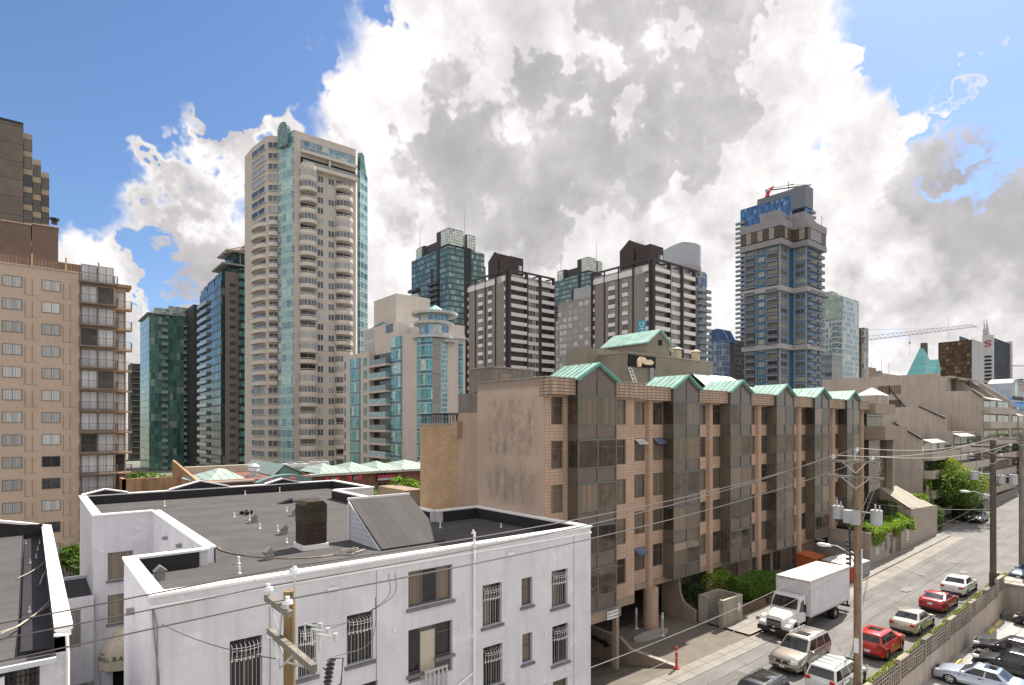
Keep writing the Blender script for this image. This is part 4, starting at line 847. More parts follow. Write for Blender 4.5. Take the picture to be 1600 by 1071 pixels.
m.poly([(79.2,AY+.1,5.25),(87.5,AY+.1,4.95),(86.5,26.8,7.2),(80.4,26.8,7.4)]); m.poly([(79.2,AY+.1,5.25),(80.4,26.8,7.4),(80.4,26.8,3.5),(79.2,AY+.1,3.5)]); m.poly([(80.4,26.8,3.5),(86.5,26.8,3.5),(86.5,26.8,7.2),(80.4,26.8,7.4)]); m.build('striped_skylight',seam('striped_skylight',(.33,.285,.225),1.2,0,.6,.35,.15,wid=.25),an)
for (x,z) in ((67.8,2.2),(77,2.55)):
    m=MB(); m.box(x,x+.8,AY-.05,AY-.01,z-.65,z+.65); s_=m.build('notice_board',pm('board_white',(.6,.6,.58)),an)
    m=MB(); 
    for k in range(7): m.box(x+.08,x+.72-.1*(k%3),AY-.06,AY-.052,z+.5-.16*k,z+.56-.16*k)
    m.build('notice_text',pm('faded_ink',(.3,.3,.32)),s_)
m=MB(frX(AX0,0)); m.box(27.0,28.7,0,.05,2.3,3.1); s_=m.build('sign_board',BLK,an)
m=MB(frX(AX0,0)); m.box(27.3,28.4,.05,.06,2.5,2.68); m.build('sign_bar',WHT,s_)
m=MB(frX(AX0,0)); m.add([(28.6,.055,2.6),(28.3,.055,2.72),(28.3,.055,2.48)],[(0,1,2)]); m.build('sign_arrow',WHT,s_)
m=MB(frX(AX0,0)); m.box(24.5,26.2,0,.25,2.1,2.75); m.box(23.6,23.9,0,.1,2.4,2.45); m.build('service_duct',GRY,an)
m=MB(); m.box(69,73.5,25.5,28,3.3,3.9); m.build('roof_unit',BLK,an)
m=MB(); m.tube([(75.5,24.0,3.9),(75.5,24,6.1)],.35,8); m.build('chimney_pipe',pm('ivy_stump',(.04,.07,.02),.9),an)
# ================================================================= helper for towers
def foot(xc,d,xl=None,xr=None,yt=None):
    a,b=ray(xc); X0,Y0=a*d,b*d
    return X0,Y0,(Xat(xr,Y0) if xr else None),(Yat(xl,X0) if xl else None),(HC-(yt-HY)/FPX*d if yt is not None else None)
def balc(fr,u0,u1,st,dep,slabh=.18,railh=1.0,solid=False,round_=False,n=9):
    # balcony proto at z=0: slab (mat 0) and rail (mat 1)
    m=MB(fr); m.k=0
    if round_:
        uc=(u0+u1)/2; r=(u1-u0)/2; pts=[(uc-r*math.cos(math.pi*i/n),dep*math.sin(math.pi*i/n)) for i in range(n+1)]
        m.prism(pts,'z',-slabh,railh if solid else .02)
        if not solid:
            m.k=1; m.prism([(a*1.0,b*.98) for a,b in pts],'z',.02,railh)
        return m
    m.box(u0,u1,0.01,dep,-slabh,0)
    m.k=0 if solid else 1
    m.box(u0,u1,dep-.06,dep-.005,0,railh); m.box(u0,u0+.05,.02,dep-.06,0,railh); m.box(u1-.05,u1,.02,dep-.06,0,railh)
    if not solid: m.k=0; m.box(u0-.02,u1+.02,dep-.08,dep+.01,railh,railh+.05)
    return m
def win(fr,u0,u1,h0,h1,dep=.03,fw=.06):
    # window proto at floor z=0: frame (mat0), glass (mat1)
    m=MB(fr); m.k=0; m.box(u0,u1,-.02,dep,h0,h0+fw); m.box(u0,u1,-.02,dep,h1-fw,h1); m.box(u0,u0+fw,-.02,dep,h0+fw,h1-fw); m.box(u1-fw,u1,-.02,dep,h0+fw,h1-fw)
    if u1-u0>1.3: um=(u0+u1)/2; m.box(um-fw*.5,um+fw*.5,-.02,dep-.003,h0+fw,h1-fw)
    m.k=1; m.poly([(u0+fw,dep*.5,h0+fw),(u1-fw,dep*.5,h0+fw),(u1-fw,dep*.5,h1-fw),(u0+fw,dep*.5,h1-fw)]); return m
def zl(z0,z1,st): 
    r=[];z=z1
    while z-st>=z0-.01: z-=st; r.append(z)
    return r
def O(zs,fr=None,us=(0,)): return [ (fr.off(u,z) if fr else Vector((0,0,z))) for u in us for z in zs]
# ================================================================= STEPPED APARTMENTS
NB=pm('stepped_render',(.40,.35,.31),.9,.1,.5,.012,streak=.22)
NBW=pm('pale_awning',(.40,.36,.31),.7,.1,2)
nb=thing('stepped_apartments','taupe apartment block with diagonal stepped gable walls beyond the brown hotel','building',(110,34,2))
def sl(pts,x0,x1,mat=NB,name='wall'): m=MB(); m.prism(pts,'x',x0,x1); return m.build(name,mat,nb)
YN=26.0
sl([(YN,1),(YN,13.0),(29.4,15.3),(37,15.3),(37,1)],93.7,94.15); sl([(YN+.02,1),(YN+.02,10.6),(29.4,10.6),(29.4,13.6),(36.9,13.6),(36.9,1)],94.15,107.7)
sl([(YN,1),(YN,14.1),(26.9,14.1),(26.9,16.0),(30.3,17.9),(44,17.9),(44,1)],107.72,108.2); sl([(YN+.02,1),(YN+.02,11.3),(26.9,11.3),(26.9,14.0),(30.3,14.0),(30.3,16.9),(43.9,16.9),(43.9,1)],108.2,125)
sl([(YN,1),(YN,19.6),(27.3,20.9),(32,21.1),(32,24.3),(52,24.3),(52,1)],125.02,125.5); sl([(YN+.02,1),(YN+.02,17.5),(28.3,17.5),(28.3,20.2),(32,20.2),(32,23.8),(51.9,23.8),(51.9,1)],125.5,160)
[sl([(27.0,17.6),(27.0,19.9),(32.4,24.3),(33.5,24.3),(33.5,17.6)],x_,x_+.5) for x_ in (134,143,152)]
BKT=pm('edge_flashing',(.04,.035,.03),.7)
for (x,pts) in ((93.6,[(26,13.0),(29.4,15.3)]),(107.6,[(26.9,16.0),(30.3,17.9)]),(124.9,[(26,19.6),(27.3,20.9)]),(107.6,[(28,6),(33.5,15.5)]),(124.9,[(33,12),(40,22)])):
    m=MB(); a,b=pts; m.prism([a,b,(b[0],b[1]+.28),(a[0],a[1]+.28)],'x',x-.1,x+.35); m.build('edge_flashing',BKT,nb)
for (x0,x1,zs) in ((93.9,107.5,[2.5,5.2,7.9,10.4]),(107.9,124.8,[3,5.7,8.4,11.1]),(125.2,145,[3.5,6.3,9.1,11.9,14.7,17.2]),(147,158,[3.5,6.3,9.1,11.9,14.7])):
    fr=frY(0,YN)
    for z in zs:
        bw=(x1-x0-.6)/2
        for k in range(2):
            a=x0+.3+k*(bw+.2)
            b_=balc(fr,a,a+bw,2.7,1.1,.2,.95,solid=True); bo=rep(nb,'balcony',b_,[NB,NB],[Vector((0,0,z))])[0]
            w_=win(fr,a+.3,a+bw-.5,.1,2.2,.05); rep(nb,'window',w_,[GFR,glass('stepped_pane')] if not 'stepped' in MC else MC['stepped'],[Vector((0,0,z))])
            if z==zs[-1] and k==0: m=MB(); m.prism([(YN-1.0,z+2.15),(YN+.1,z+2.6),(YN+.1,z+2.68),(YN-1.0,z+2.23)],'x',a,a+bw); m.build('awning_roof',NBW,nb)
m=MB(frX(125,0)); 
for (px,py) in ((1381,610),(1398,609),(1398,632)):
    q=P(px,py,X=124.9); m.box(q.y-1,q.y+1,0.01,.06,q.z-.8,q.z+.8)
m.build('window',BGL,nb)
m=MB(); q=P(1470,601,X=133); m.box(132,150,32.0,31.8,21.2,23.6) ; m.build('penthouse_glazing',glass('penthouse_pane',(.05,.05,.05),(.3,.25,.2),.5),nb)
m=MB(); m.prism([(29.5,23.4),(32,24.0),(32,24.15),(29.5,23.55)],'x',130,147); m.build('penthouse_awning',NBW,nb)
for (x,y,z) in ((98,29.4,12.6),(99,27.6,11.2),(112,29.8,14.7),(129,28.3,18.4),(138,28.3,18.4),(147,28.3,18.4)):
    m=MB(); m.prism([(y-1.4,z-.6),(y,z+.8),(y,z-.6)],'x',x-1.5,x+2.5); m.build('skylight',NBW,nb)
m=MB(); m.box(150,175,24.5,60,1,7); single('parkade_wall',m,NB,'plain taupe parkade wall behind the far utility pole past the stepped apartments','wall')
# ================================================================= RETAIL STRIP
rt=thing('retail_strip','low red-brown shopping strip with pale copper hip roofs and red neon characters','building',(20,84,-3.2))
RB=pm('red_panels',(.20,.09,.065),.6,.15,1,streak=.15); PCOP=seam('pale_copper',(.32,.41,.36),.9,0,.5,.6,.12); PCOPy=seam('pale_copper_ridge',(.30,.40,.36),.5,1,.5,.75,.1)
YS=75.0
def XZ(px,py,Y=YS): q=P(px,py,Y=Y); return q.x,q.z
x0,z0=XZ(385,771); x1,z1=XZ(760,735)
ZT=Zat(500,742.5,Y=YS)
xl_=Xat(325,YS); xg0=Xat(397,YS); xg1=Xat(482,YS); xr_=75
m=MB(); m.box(xl_,xg0,YS+.1,90,-3.1,ZT-.1); m.box(xg1,xr_,YS+.1,90,-3.1,ZT-.1); m.box(xg0,xg1,YS+.1,90,-3.1,ZT-.1); m.build('wall',RB,rt)
m=MB(); m.box(xg1,xr_,YS-.8,YS+.2,ZT-.1,ZT+.18); m.box(xl_,xg0,YS-.3,YS+.1,ZT-.3,ZT-.1); m.build('fascia',pm('fascia_pale',(.5,.47,.42)),rt)
m=MB(); n_=12; zA=Zat(397,755,Y=YS-1.3); zB_=Zat(482,747.5,Y=YS-1.3); zC=Zat(447,742,Y=YS-1.3); arch=[(xg0+(xg1-xg0)*i/n_, zA+(zB_-zA)*i/n_+(zC-(zA+zB_)/2)*math.sin(math.pi*i/n_)**.9) for i in range(n_+1)]
m.prism([(xg0,3),(xg1,3)]+arch[::-1],'y',YS-1.3,YS+.05); m.build('arched_sign_wall',pm('blue_green_panel',(.17,.25,.25),.5,.1,1),rt)
# hip roofs
hx=[Xat(p,YS) for p in (462,500,545,590,626,680,740)]
for a,b in zip(hx[1::1],hx[2::1]):
    if a<xg1-.5: a=xg1
    xm=(a+b)/2; ym=YS+4; zz=ZT+.2; zp=ZT+1.3
    m=MB(); m.poly([(a-.3,YS-.7,zz),(b+.3,YS-.7,zz),(xm,ym,zp)]); m.poly([(a-.3,YS-.7,zz),(xm,ym,zp),(a-.3,ym+5,zz)]); m.poly([(b+.3,YS-.7,zz),(b+.3,ym+5,zz),(xm,ym,zp)]); m.poly([(a-.3,ym+5,zz),(b+.3,ym+5,zz),(xm,ym,zp)]); m.build('hip_roof',PCOP,rt)
a,za=XZ(322,758); b,zb_=XZ(398,752); m=MB(); m.poly([(a,YS,ZT-.5),(b,YS,ZT-.5),(b-1.5,YS+7,ZT+.8),(a+3,YS+7,ZT+1.0)]); m.poly([(a,YS,ZT-.5),(a+3,YS+7,ZT+1.0),(a-1,YS+9,ZT-.2)]); m.build('hip_roof',PCOP,rt)
# gabled roof piece
gx0,gx1=Xat(425,80),Xat(458,80); m=MB(); xa=Xat(443,78); zr=Zat(440,727,Y=78); ze=Zat(430,744,Y=78)
m.prism([(gx0-.6,ze),(xa,zr),(xa,zr+.12),(gx0-.6,ze+.12)],'y',77.5,92); m.prism([(gx1+.9,ze),(xa,zr),(xa,zr+.12),(gx1+.9,ze+.12)],'y',77.5,92); m.build('gable_roof',PCOPy,rt)
m=MB(); m.prism([(gx0-.2,ze-1),(gx1+.6,ze-1),(gx1+.6,ze),(xa,zr-.05),(gx0-.2,ze)],'y',77.7,91.8); m.build('gable_wall',pm('teal_panel',(.12,.27,.26),.5,.1,1),rt)
m=MB(); a=Xat(300,84); m.box(a,gx0,88,89,ZT-.5,ZT+.9); m.build('rear_parapet',pm('parapet_sand',(.45,.42,.34),.7),rt)
# rust side wall at the left
RW=pm('ochre_concrete',(.38,.24,.14),.9,.3,.3,.01,stain=((.20,.11,.06),.25,.7),streak=.4)
m=MB(); m.prism([(YS,-3),(YS,ZT-.6),(YS+19,ZT+1.6),(YS+19,-3)],'x',xl_-.5,xl_-.2); m.box(xl_-7,xl_-.5,88,88.4,-3,ZT-.3); m.box(xl_-7,xl_-6.6,88,96,-3,ZT-.3); m.build('side_wall',RW,rt)
NEO=newmat('neon_red'); NEO.b.inputs['Emission Color'].default_value=(1,.05,.1,1); NEO.b.inputs['Emission Strength'].default_value=.12; k=NEO.mr(NEO.noise(NEO.pos,3,3),.3,.7,.6,1.2); NEO.put(NEO.b,'Base Color',NEO.mix(1,(.6,.10,.13,1),NEO.comb(k,k,k),'MULTIPLY')); NEO=NEO.mat
def glyph(m,u,z,s,strokes,w=.035):
    for (a,b,c,d) in strokes: m.tube([(u+a*s,.12,z+b*s),(u+c*s,.12,z+d*s)],w,4)
GL=[[(-.4,.05,0,.5),(0,.5,.4,.05),(-.3,.1,.3,.1),(-.35,-.12,.35,-.12),(0,.3,0,-.45),(-.4,-.45,.4,-.45),(-.2,-.2,-.15,-.35),(.2,-.2,.15,-.35)],
    [(-.35,.45,.3,.45),(-.1,.45,-.3,.1),(-.3,.1,.3,.1),(0,.3,0,-.4),(-.4,-.4,.4,-.4),(.05,-.1,.35,-.2)],
    [(-.4,.3,-.1,.3),(-.25,.5,-.25,-.45),(-.4,-.1,-.1,-.1),(0,.3,.45,.3),(.1,.5,.1,.0),(.35,.5,.35,-.45),(0,0,.45,0),(0,-.45,.1,-.1)],
    [(-.4,.45,.4,.45),(-.4,.45,-.4,-.3),(.4,.45,.4,-.3),(-.2,.2,.2,.2),(-.2,-.05,.2,-.05),(0,.3,0,-.3),(-.4,-.3,-.2,-.5),(.4,-.3,.2,-.5)]]
fr=frY(0,YS-1.3)
for i,(px,py) in enumerate(((423.5,753),(434.5,753),(446,752),(457,751))):
    q=P(px,py,Y=YS-1.4); m=MB(fr); m.k=0; glyph(m,q.x,q.z,.72,GL[i]); m.build('neon_character',NEO,rt,merge=False)
fr=frY(0,YS)
for i,(px,py) in enumerate(((511,749.5),(527.5,748.5),(546,747.5),(562,746))):
    q=P(px,py,Y=YS); m=MB(fr); glyph(m,q.x,q.z,.62,GL[(i*3+1)%4]); m.build('neon_character',NEO,rt,merge=False)
    if i in(0,2): m=MB(fr); m.box(q.x+.55,q.x+1.35,0,.1,q.z-.28,q.z+.28); m.build('sign_panel',GRY,rt)
a,z=XZ(588,746); b,_=XZ(619,746); m=MB(fr); m.box(a,b,0,.15,z-.55,z+.45); sb=m.build('sign_board',BLK,rt)
m=MB(fr); m.k=0
for k in range(13):
    u=a+.25+(b-a-.5)*k/12; m.tube([(u-.08,.17,z-.05),(u-.08+.16*(k%2),.17,z+.28)],.025,4); m.tube([(u-.08,.17,z+.28-.15*(k%3)),(u+.08,.17,z+.28-.15*(k%3))],.025,4); m.tube([(u+.08,.17,z-.05),(u+.08-.1*(k%2),.17,z+.15)],.025,4)
m.build('lettering',NEO,sb,merge=False); m=MB(fr); m.box(a+.1,b-.1,.15,.17,z-.45,z-.15); m.build('sign_strip',pm('strip_pale',(.45,.45,.5)),sb)
m=MB(fr)
for px in (575,583,591,600,610,620,640,655): u=Xat(px,YS); m.box(u,u+.6,-.02,.04,ZT-3.6,ZT-1.6)
m.build('shopfront',glass('shop_glass',(.02,.02,.02),(.2,.17,.12),.3),rt)
def ac(px,py,Y,w_,h,label,grp=None):
    q=P(px,py,Y=Y); t=thing('roof_unit',label,'air handler',(q.x,Y,q.z-h/2),grp); m=MB(); m.box(q.x-w_/2,q.x+w_/2,Y,Y+w_*.7,q.z-h/2+.2,q.z+h/2); m.build('housing',pm('ac_white',(.5,.5,.52),.5,.1,2),t,bevel=.04)
    m=MB(); m.cyl(q.x-w_*.2,Y+w_*.3,q.z+h/2,q.z+h/2+.25,w_*.16,n=12); m.cyl(q.x+w_*.2,Y+w_*.3,q.z+h/2,q.z+h/2+.25,w_*.16,n=12); m.box(q.x-w_*.4,q.x+w_*.4,Y-.03,Y,q.z-h*.3,q.z+h*.2); m.build('fan_cowl',GRY,t)
ac(466,734,82,3.2,1.6,'white rooftop air handler just right of the gabled copper roof'); ac(502,731,86,2.6,1.8,'tall white rooftop unit behind the copper hip roofs, left of the slanted duct'); ac(584,733,84,2.4,1.3,'white slanted rooftop unit nearest the beige midrise on the shopping strip'); ac(490,738,88,2.5,1.2,'low pale rooftop unit between two taller ones on the strip')
q=P(396,738,Y=79); m=MB(); m.cyl(q.x,79,ZT,q.z+.4,.35,n=12); m.cyl(q.x,79,q.z+.2,q.z+.7,.75,.6,n=14); m.cyl(q.x,79,q.z+.75,q.z+1.1,.8,.3,n=14); m.box(q.x-.8,q.x+.8,78.6,79.4,ZT-.3,q.z-.3); single('exhaust_fan',m,LGR,'round galvanised exhaust fan left of the gabled copper roof','exhaust fan')
# small building right of the tree
m=MB(); q=P(645,768,Y=50); m.box(Xat(634,52),Xat(662,52),52,58,-3,Zat(645,766,Y=52)); single('low_building',m,pm('tan_render',(.28,.21,.15)),'small tan flat-roofed building beside the buff brick wall and leafy tree','building')
# ================================================================= BEIGE HOTEL (left)
YBH=91.3
bh=thing('beige_highrise','beige slab high-rise with curtained windows and wrought balconies at the left edge','building',(3,100,-3.2))
BEI=pm('beige_panel',(.50,.39,.315),.85,.07,.25,.01,streak=.08)
st=2.69; X124=Xat(124,YBH); X181=Xat(181,YBH); X205=Xat(206,YBH)
ztop=Zat(60,419,Y=YBH)
m=MB(); m.box(-26,X124,YBH,125,-3.1,ztop); m.box(X124-.01,X181,YBH+.45,124,-3.1,ztop+.3); m.box(X181-.3,X205-.45,YBH+1.9,124,-3.1,ztop-.5); m.build('wall',BEI,bh)
m=MB(); m.box(-26,X124+.1,YBH-.12,YBH+.6,ztop,ztop+.15); m.build('coping',pm('coping_beige',(.5,.42,.36)),bh)
m=MB(); m.box(-26,Xat(172,YBH+2),YBH+1.2,120,ztop+.3,ztop+1.35); m.build('roof_screen',seam('brown_screen',(.22,.15,.11),.35,0,.7,.6,.1,wid=.2),bh)
m=MB(); 
for px in (50,103,154): x=Xat(px,YBH+1); m.box(x-.08,x+.08,YBH+.8,YBH+1.15,ztop+.2,ztop+1.9)
m.build('roof_post',pm('post_orange',(.5,.36,.22)),bh)
m=MB(); m.box(X181-.2,X205+.1,YBH+1.0,YBH+4,ztop-.9,ztop-.5); m.build('roof_slab',pm('tan_edge',(.3,.2,.13)),bh)
fr=frY(0,YBH); zr1=Zat(78,438.7,Y=YBH)-1.28
zsb=[zr1-st*k for k in range(14)]
us=[Xat(3.4,YBH),Xat(65.3,YBH)]; wd=us[1]-us[0]; wlen=Xat(34.4,YBH)-us[0]
BPANE=glass('beige_pane',(.03,.03,.035),(.62,.63,.64),.9,stripe=9,ior=1.4,refl=-.15)
w_=win(fr,us[0],us[0]+wlen,0,1.3,.06,.05); rep(bh,'window',w_,[pm('alu_brown',(.16,.13,.11)),BPANE],[fr.off(wd*i,z) for z in zsb for i in (-2,-1,0,1)],cap=100)
m=MB(fr)
for i in(-2,-1,0,1):
    for z in zsb:
        a=us[0]+wd*i+wlen+.25; b=us[0]+wd*(i+1)-.25
        if b>X124: b=X124-.25
        nn=max(2,int((b-a)/.45))
        for k in range(nn): 
            u=a+(b-a)*k/nn; m.box(u,u+.05,.0,.05,z-.75,z+1.2)
        m.box(a,b-.1,0,.015,z-.78,z-.74)
m.build('ribbed_panel',pm('rib_beige',(.30,.20,.145),.85,.05,.5),bh,merge=False)
a=X124+.05; b=X181-.6
zsl=[ztop-.95-st*k for k in range(14)]
f2=frY(0,YBH+.45)
w_=win(f2,X124+.2,X181-.2,.05,2.3,.05,.05)
w2=win(f2,X124+.2,(X124+X181)/2-.05,.05,2.3,.05,.05); w3=win(f2,(X124+X181)/2+.05,X181-.2,.05,2.3,.05,.05)
GBP=glass('balcony_pane',(.03,.03,.03),(.80,.82,.88),.93,stripe=6,ior=1.4,refl=-.15)
for q in (w2,w3): rep(bh,'balcony_door',q,[pm('alu_brown',(.16,.13,.11)),GBP],O(zsl))
def railb(fr,u0,u1,dep,n):
    m=MB(fr); m.k=0; m.box(u0,u1,.01,dep,-.2,0); m.k=1
    m.box(u0,u1,dep-.05,dep-.01,.95,1.0); m.box(u0,u1,dep-.05,dep-.01,.12,.15); m.box(u0,u0+.04,.02,dep-.05,.95,1.0); m.box(u1-.04,u1,.02,dep-.05,.95,1.0)
    for k in range(n+1): u=u0+(u1-u0)*k/n; m.box(u-.009,u+.009,dep-.035,dep-.015,0,.95)
    for k in range(4): d=.1+(dep-.15)*k/4; m.box(u1-.03,u1,d,d+.03,0,.95); m.box(u0,u0+.03,d,d+.03,0,.95)
    for k in range(n//3): 
        u=u0+(u1-u0)*(k*3+1.5)/n; m.tube([(u-.09,dep-.03,.35),(u,dep-.03,.6),(u+.09,dep-.03,.35),(u,dep-.03,.2),(u-.09,dep-.03,.35)],.012,3)
    return m
SLB=pm('slab_brown',(.20,.155,.125),.8); RLB=pm('rail_bronze',(.12,.105,.095),.5)
rep(bh,'balcony',railb(f2,X124-.05,X181+.15,1.5,26),[SLB,RLB],O(zsl))
f3=frY(0,YBH+1.9); zs3=[z-st-.1 for z in zsl]
rep(bh,'balcony_door',win(f3,X181+.05,X205-.6,.05,2.3,.05,.05),[pm('alu_brown',(.16,.13,.11)),GBP],O(zs3))
rep(bh,'balcony',railb(f3,X181+.1,X205+.1,1.4,12),[pm('slab_tan',(.42,.29,.18),.8),RLB],O(zs3))
# penthouse boxes and chimney
PB=pm('brown_render',(.17,.125,.10),.9,.1,.4,.01)
m=MB(); Yp=104; m.box(Xat(3,Yp),Xat(48.5,Yp),Yp,112,ztop,Zat(3,345,Y=Yp)); m.box(Xat(50,Yp),Xat(91,Yp),Yp,112,ztop,Zat(60,352,Y=Yp)); ph=m.build('penthouse',PB,bh)
m=MB(); m.box(Xat(3,Yp)-.1,Xat(48.5,Yp)+.1,Yp-.15,112.1,Zat(3,345,Y=Yp),Zat(3,343.5,Y=Yp)); m.box(Xat(50,Yp)-.05,Xat(91,Yp)+.1,Yp-.15,112.1,Zat(60,352,Y=Yp),Zat(60,350.5,Y=Yp)); m.build('coping',pm('coping_beige',(.5,.42,.36)),bh)
q=P(85,351,Y=Yp+2); m=MB(); m.cyl(q.x,q.y,q.z,q.z+.5,.35,n=10); m.cyl(q.x,q.y,q.z+.6,q.z+.85,.6,.6,n=10); m.cyl(q.x,q.y,q.z+.5,q.z+.62,.2,n=6); m.build('roof_cowl',BLK,bh)
# tower behind
YT=125
tb=thing('concrete_tower','dark ribbed concrete tower stepping down in bays behind the beige high-rise','tower',(-2,130,-3.2))
def cz(px,py): return Zat(px,py,Y=YT)
m=MB(); xe=Xat(36,YT); m.box(-30,xe,YT,150,-3.1,cz(18,191)); 
CBR=brick('board_concrete',(.15,.13,.115),(.17,.145,.13),(.07,.055,.05),6,2.9,.05,.95,.12,.0); m.build('wall',CBR,tb)
m=MB(); m.box(-30,xe+.05,YT-.1,150,cz(18,191),cz(18,188)); m.build('coping',BLK,tb)
stt=2.95
TPAL=pm('tower_beige',(.36,.30,.235),.85,.1,.5)
for (p0,p1,py,dy) in ((36.5,50.5,209,1),(51,64,250,2.6),(64.5,77,270,4)):
    f=frY(0,YT+dy); xa_,xb_=Xat(p0,YT+dy),Xat(p1,YT+dy); zt=Zat((p0+p1)/2,py,Y=YT+dy)
    m=MB(); m.box(xa_,xb_,YT+dy,148,-3.1,zt); m.build('bay_wall',TPAL,tb)
    rep(tb,'window',win(f,xa_+.02,xb_-.02,0,1.95,.08,.05),[pm('alu_dark',(.08,.07,.06)),glass('tower_pane_a',(.03,.028,.025),(.2,.17,.13),.5)],O([zt-1.0-1.9-stt*k for k in range(14)]),cap=40)
# ================================================================= GREEN GLASS TOWER far left and dark tower
CWg=curtain('green_curtain',1.3,2.8,(.06,.10,.09),((.03,.09,.08),(.15,.30,.27)),.10,.16,.0,None,.35,.1,blinds=.10,bcol=(.30,.38,.35))
CWd=curtain('dark_green_curtain',1.6,2.8,(.02,.03,.03),((.008,.03,.032),(.035,.12,.11)),.10,.3,.28,(.012,.03,.03),.5,.08,blinds=.1,bcol=(.08,.17,.15))
SLW=pm('slab_white',(.5,.5,.5),.8,.05,1); SLG=pm('slab_grey',(.22,.23,.23),.8)
def tower(name,label,xc,d,xl,xr,yt,mat,zb=-3.1,part='wall',lblcat='tower'):
    X0,Y0,X1,Y1,z=foot(xc,d,xl,xr,yt)
    if X1 is None: X1=X0+20
    if Y1 is None: Y1=Y0+20
    t=thing(name,label,lblcat,((X0+X1)/2,(Y0+Y1)/2,-3.2)); m=MB(); m.box(X0,X1,Y0,Y1,zb,z); m.build(part,mat,t); return t,X0,Y0,X1,Y1,z
t,X0,Y0,X1,Y1,z=tower('glass_tower','green glass tower with white balcony edges and roof mast, left of the dark tower',233,235,219,320,490,CWg,part='curtain_wall')
fx,fy=frX(X0,Y0),frY(X0,Y0); W=X1-X0; Dp=Y1-Y0; st=2.8; zs=zl(-3,z-1,st)
xs0=Xat(287,Y0)-X0
m=MB(fy); m.box(xs0,W,-.05,.35,-3,z-1.5); m.build('dark_glass_bay',CWd,t)  # bay of dark green glass behind the white slab edges
rep(t,'balcony',balc(fy,xs0+.1,W+.8,st,1.4,.3,.95),[SLW,RAILG],O(zs)) 
rep(t,'balcony',balc(fy,Xat(252,Y0)-X0,Xat(262,Y0)-X0,st,1.0,.3,.95),[SLG,RAILG],O(zs))
m=MB(); xx=X0+W*.35; m.box(X0+2,xx,Y0+2,Y1-4,z,z+3); m.box(xx,X1-3,Y0+1.5,Y0+9,z,z+4.2); m.build('penthouse',curtain('penthouse_glass',1.2,1.5,(.35,.37,.36),((.1,.16,.15),(.4,.5,.47)),.12,.15,metal=.2),t)
m=MB(); m.box(X0-.8,X1+.4,Y0-.8,Y1+.5,z,z+.35); m.build('roof_edge',SLG,t)
q=P(221,476,d=250); m=MB(); m.tube([(X0+.3,Y1-1,z),(X0+.3,Y1-1,q.z+.5)],.18,5); m.build('mast',WHT,t)
t,X0,Y0,X1,Y1,z=tower('dark_tower','narrow dark balcony tower seen between the beige high-rise and the green glass tower',205,300,200,222,568,pm('dark_concrete',(.06,.055,.05),.8))
fy=frY(X0,Y0); rep(t,'balcony',balc(fy,.5,X1-X0-1,3,1.6,.3,1),[SLG,pm('planter_dark',(.03,.04,.03))],O(zl(-3,z-1,3)[:28]))
# ================================================================= DARK GREEN / GREY TOWER B
t,X0,Y0,X1,Y1,z=tower('grey_green_tower','dark glass tower with a grey windowed spine and rooftop pergola beside the tall beige tower',352,182,318,402,424,pm('spine_grey',(.17,.15,.15),.85,.08,.5))
fx,fy=frX(X0,Y0),frY(X0,Y0); W=X1-X0; Dp=Y1-Y0; st=2.62
zB=lambda px,py: Zat(px,py,Y=Y0)
z2=zB(352,455)
m=MB(fx); m.box(.3,Dp,.0,1.2,-3,Zat(335,452,X=X0)); m.build('curtain_wall',curtain('black_green_curtain',1.4,2.62,(.03,.04,.04),((.006,.012,.014),(.03,.07,.07)),.10,.25,.2,(.02,.03,.03),.6,.07,blinds=.18,bcol=(.13,.2,.19)),t)
x350,x372=Xat(352,Y0)-X0,Xat(373,Y0)-X0
m=MB(fy); m.box(x372,W,-.1,1.0,-3,zB(385,422)); m.build('curtain_wall',curtain('bright_green_curtain',1.9,2.62,(.02,.035,.035),((.02,.10,.095),(.08,.27,.24)),.12,.35,.36,(.01,.02,.02),.4,.1,blinds=.25,bcol=(.16,.33,.29)),t)
rep(t,'window',win(fy,x350+1.3,x350+2.9,.7,1.75,.05,.1),[BLK,glass('spine_pane',(.015,.03,.03),(.1,.14,.13),.3)],O(zl(-3,z,st)[1:30]),cap=40)
rep(t,'balcony',balc(fx,Dp*.55,Dp+.3,st,2.0,.22,1.0),[SLG,RAILG],O(zl(-3,Zat(322,470,X=X0),st)[:26]))
for i,(p0,p1,py,yo) in enumerate(((358,396,412,2),(364,400,392,4))):
    xa_,xb_=Xat(p0,Y0+yo),Xat(p1+6,Y0+yo); zt=Zat(p0,py,Y=Y0+yo); m=MB(); m.box(xa_,xb_,Y0+yo,Y0+14,z-1,zt-.5); m.build('penthouse',CWd,t); m=MB(); m.box(xa_-2.2,xb_+.3,Y0+yo-1.2,Y0+15,zt-.5,zt); m.build('roof_edge',pm('roof_edge_grey',(.30,.29,.28)),t)
m=MB(); xa_=Xat(372,Y0+6); zt=Zat(375,376,Y=Y0+6); m.prism([(xa_,zt-3.4),(xa_+7,zt-3.4),(xa_+7,zt),(xa_+3.0,zt)],'y',Y0+6,Y0+12); m.build('roof_plant',seam('copper_brown',(.20,.14,.10),.8,1,.7,.6,.1),t)
m=MB(); q=P(344,398,Y=Y0+8)
for k in range(6): x=q.x+.9*k; m.tube([(x,Y0-1,q.z-.5+.35*k),(x+.2,Y0+8,q.z-.2+.35*k)],.12,4)
for s in (0,.5,1): m.tube([(q.x,Y0-1+9*s,q.z-.5),(q.x+7,Y0-1+9*s,q.z+2.3)],.14,4)
m.tube([(q.x+5,Y0+4,z-2),(q.x+5,Y0+4,q.z+1.5)],.15,5); m.build('pergola',pm('timber_pale',(.42,.36,.28)),t)
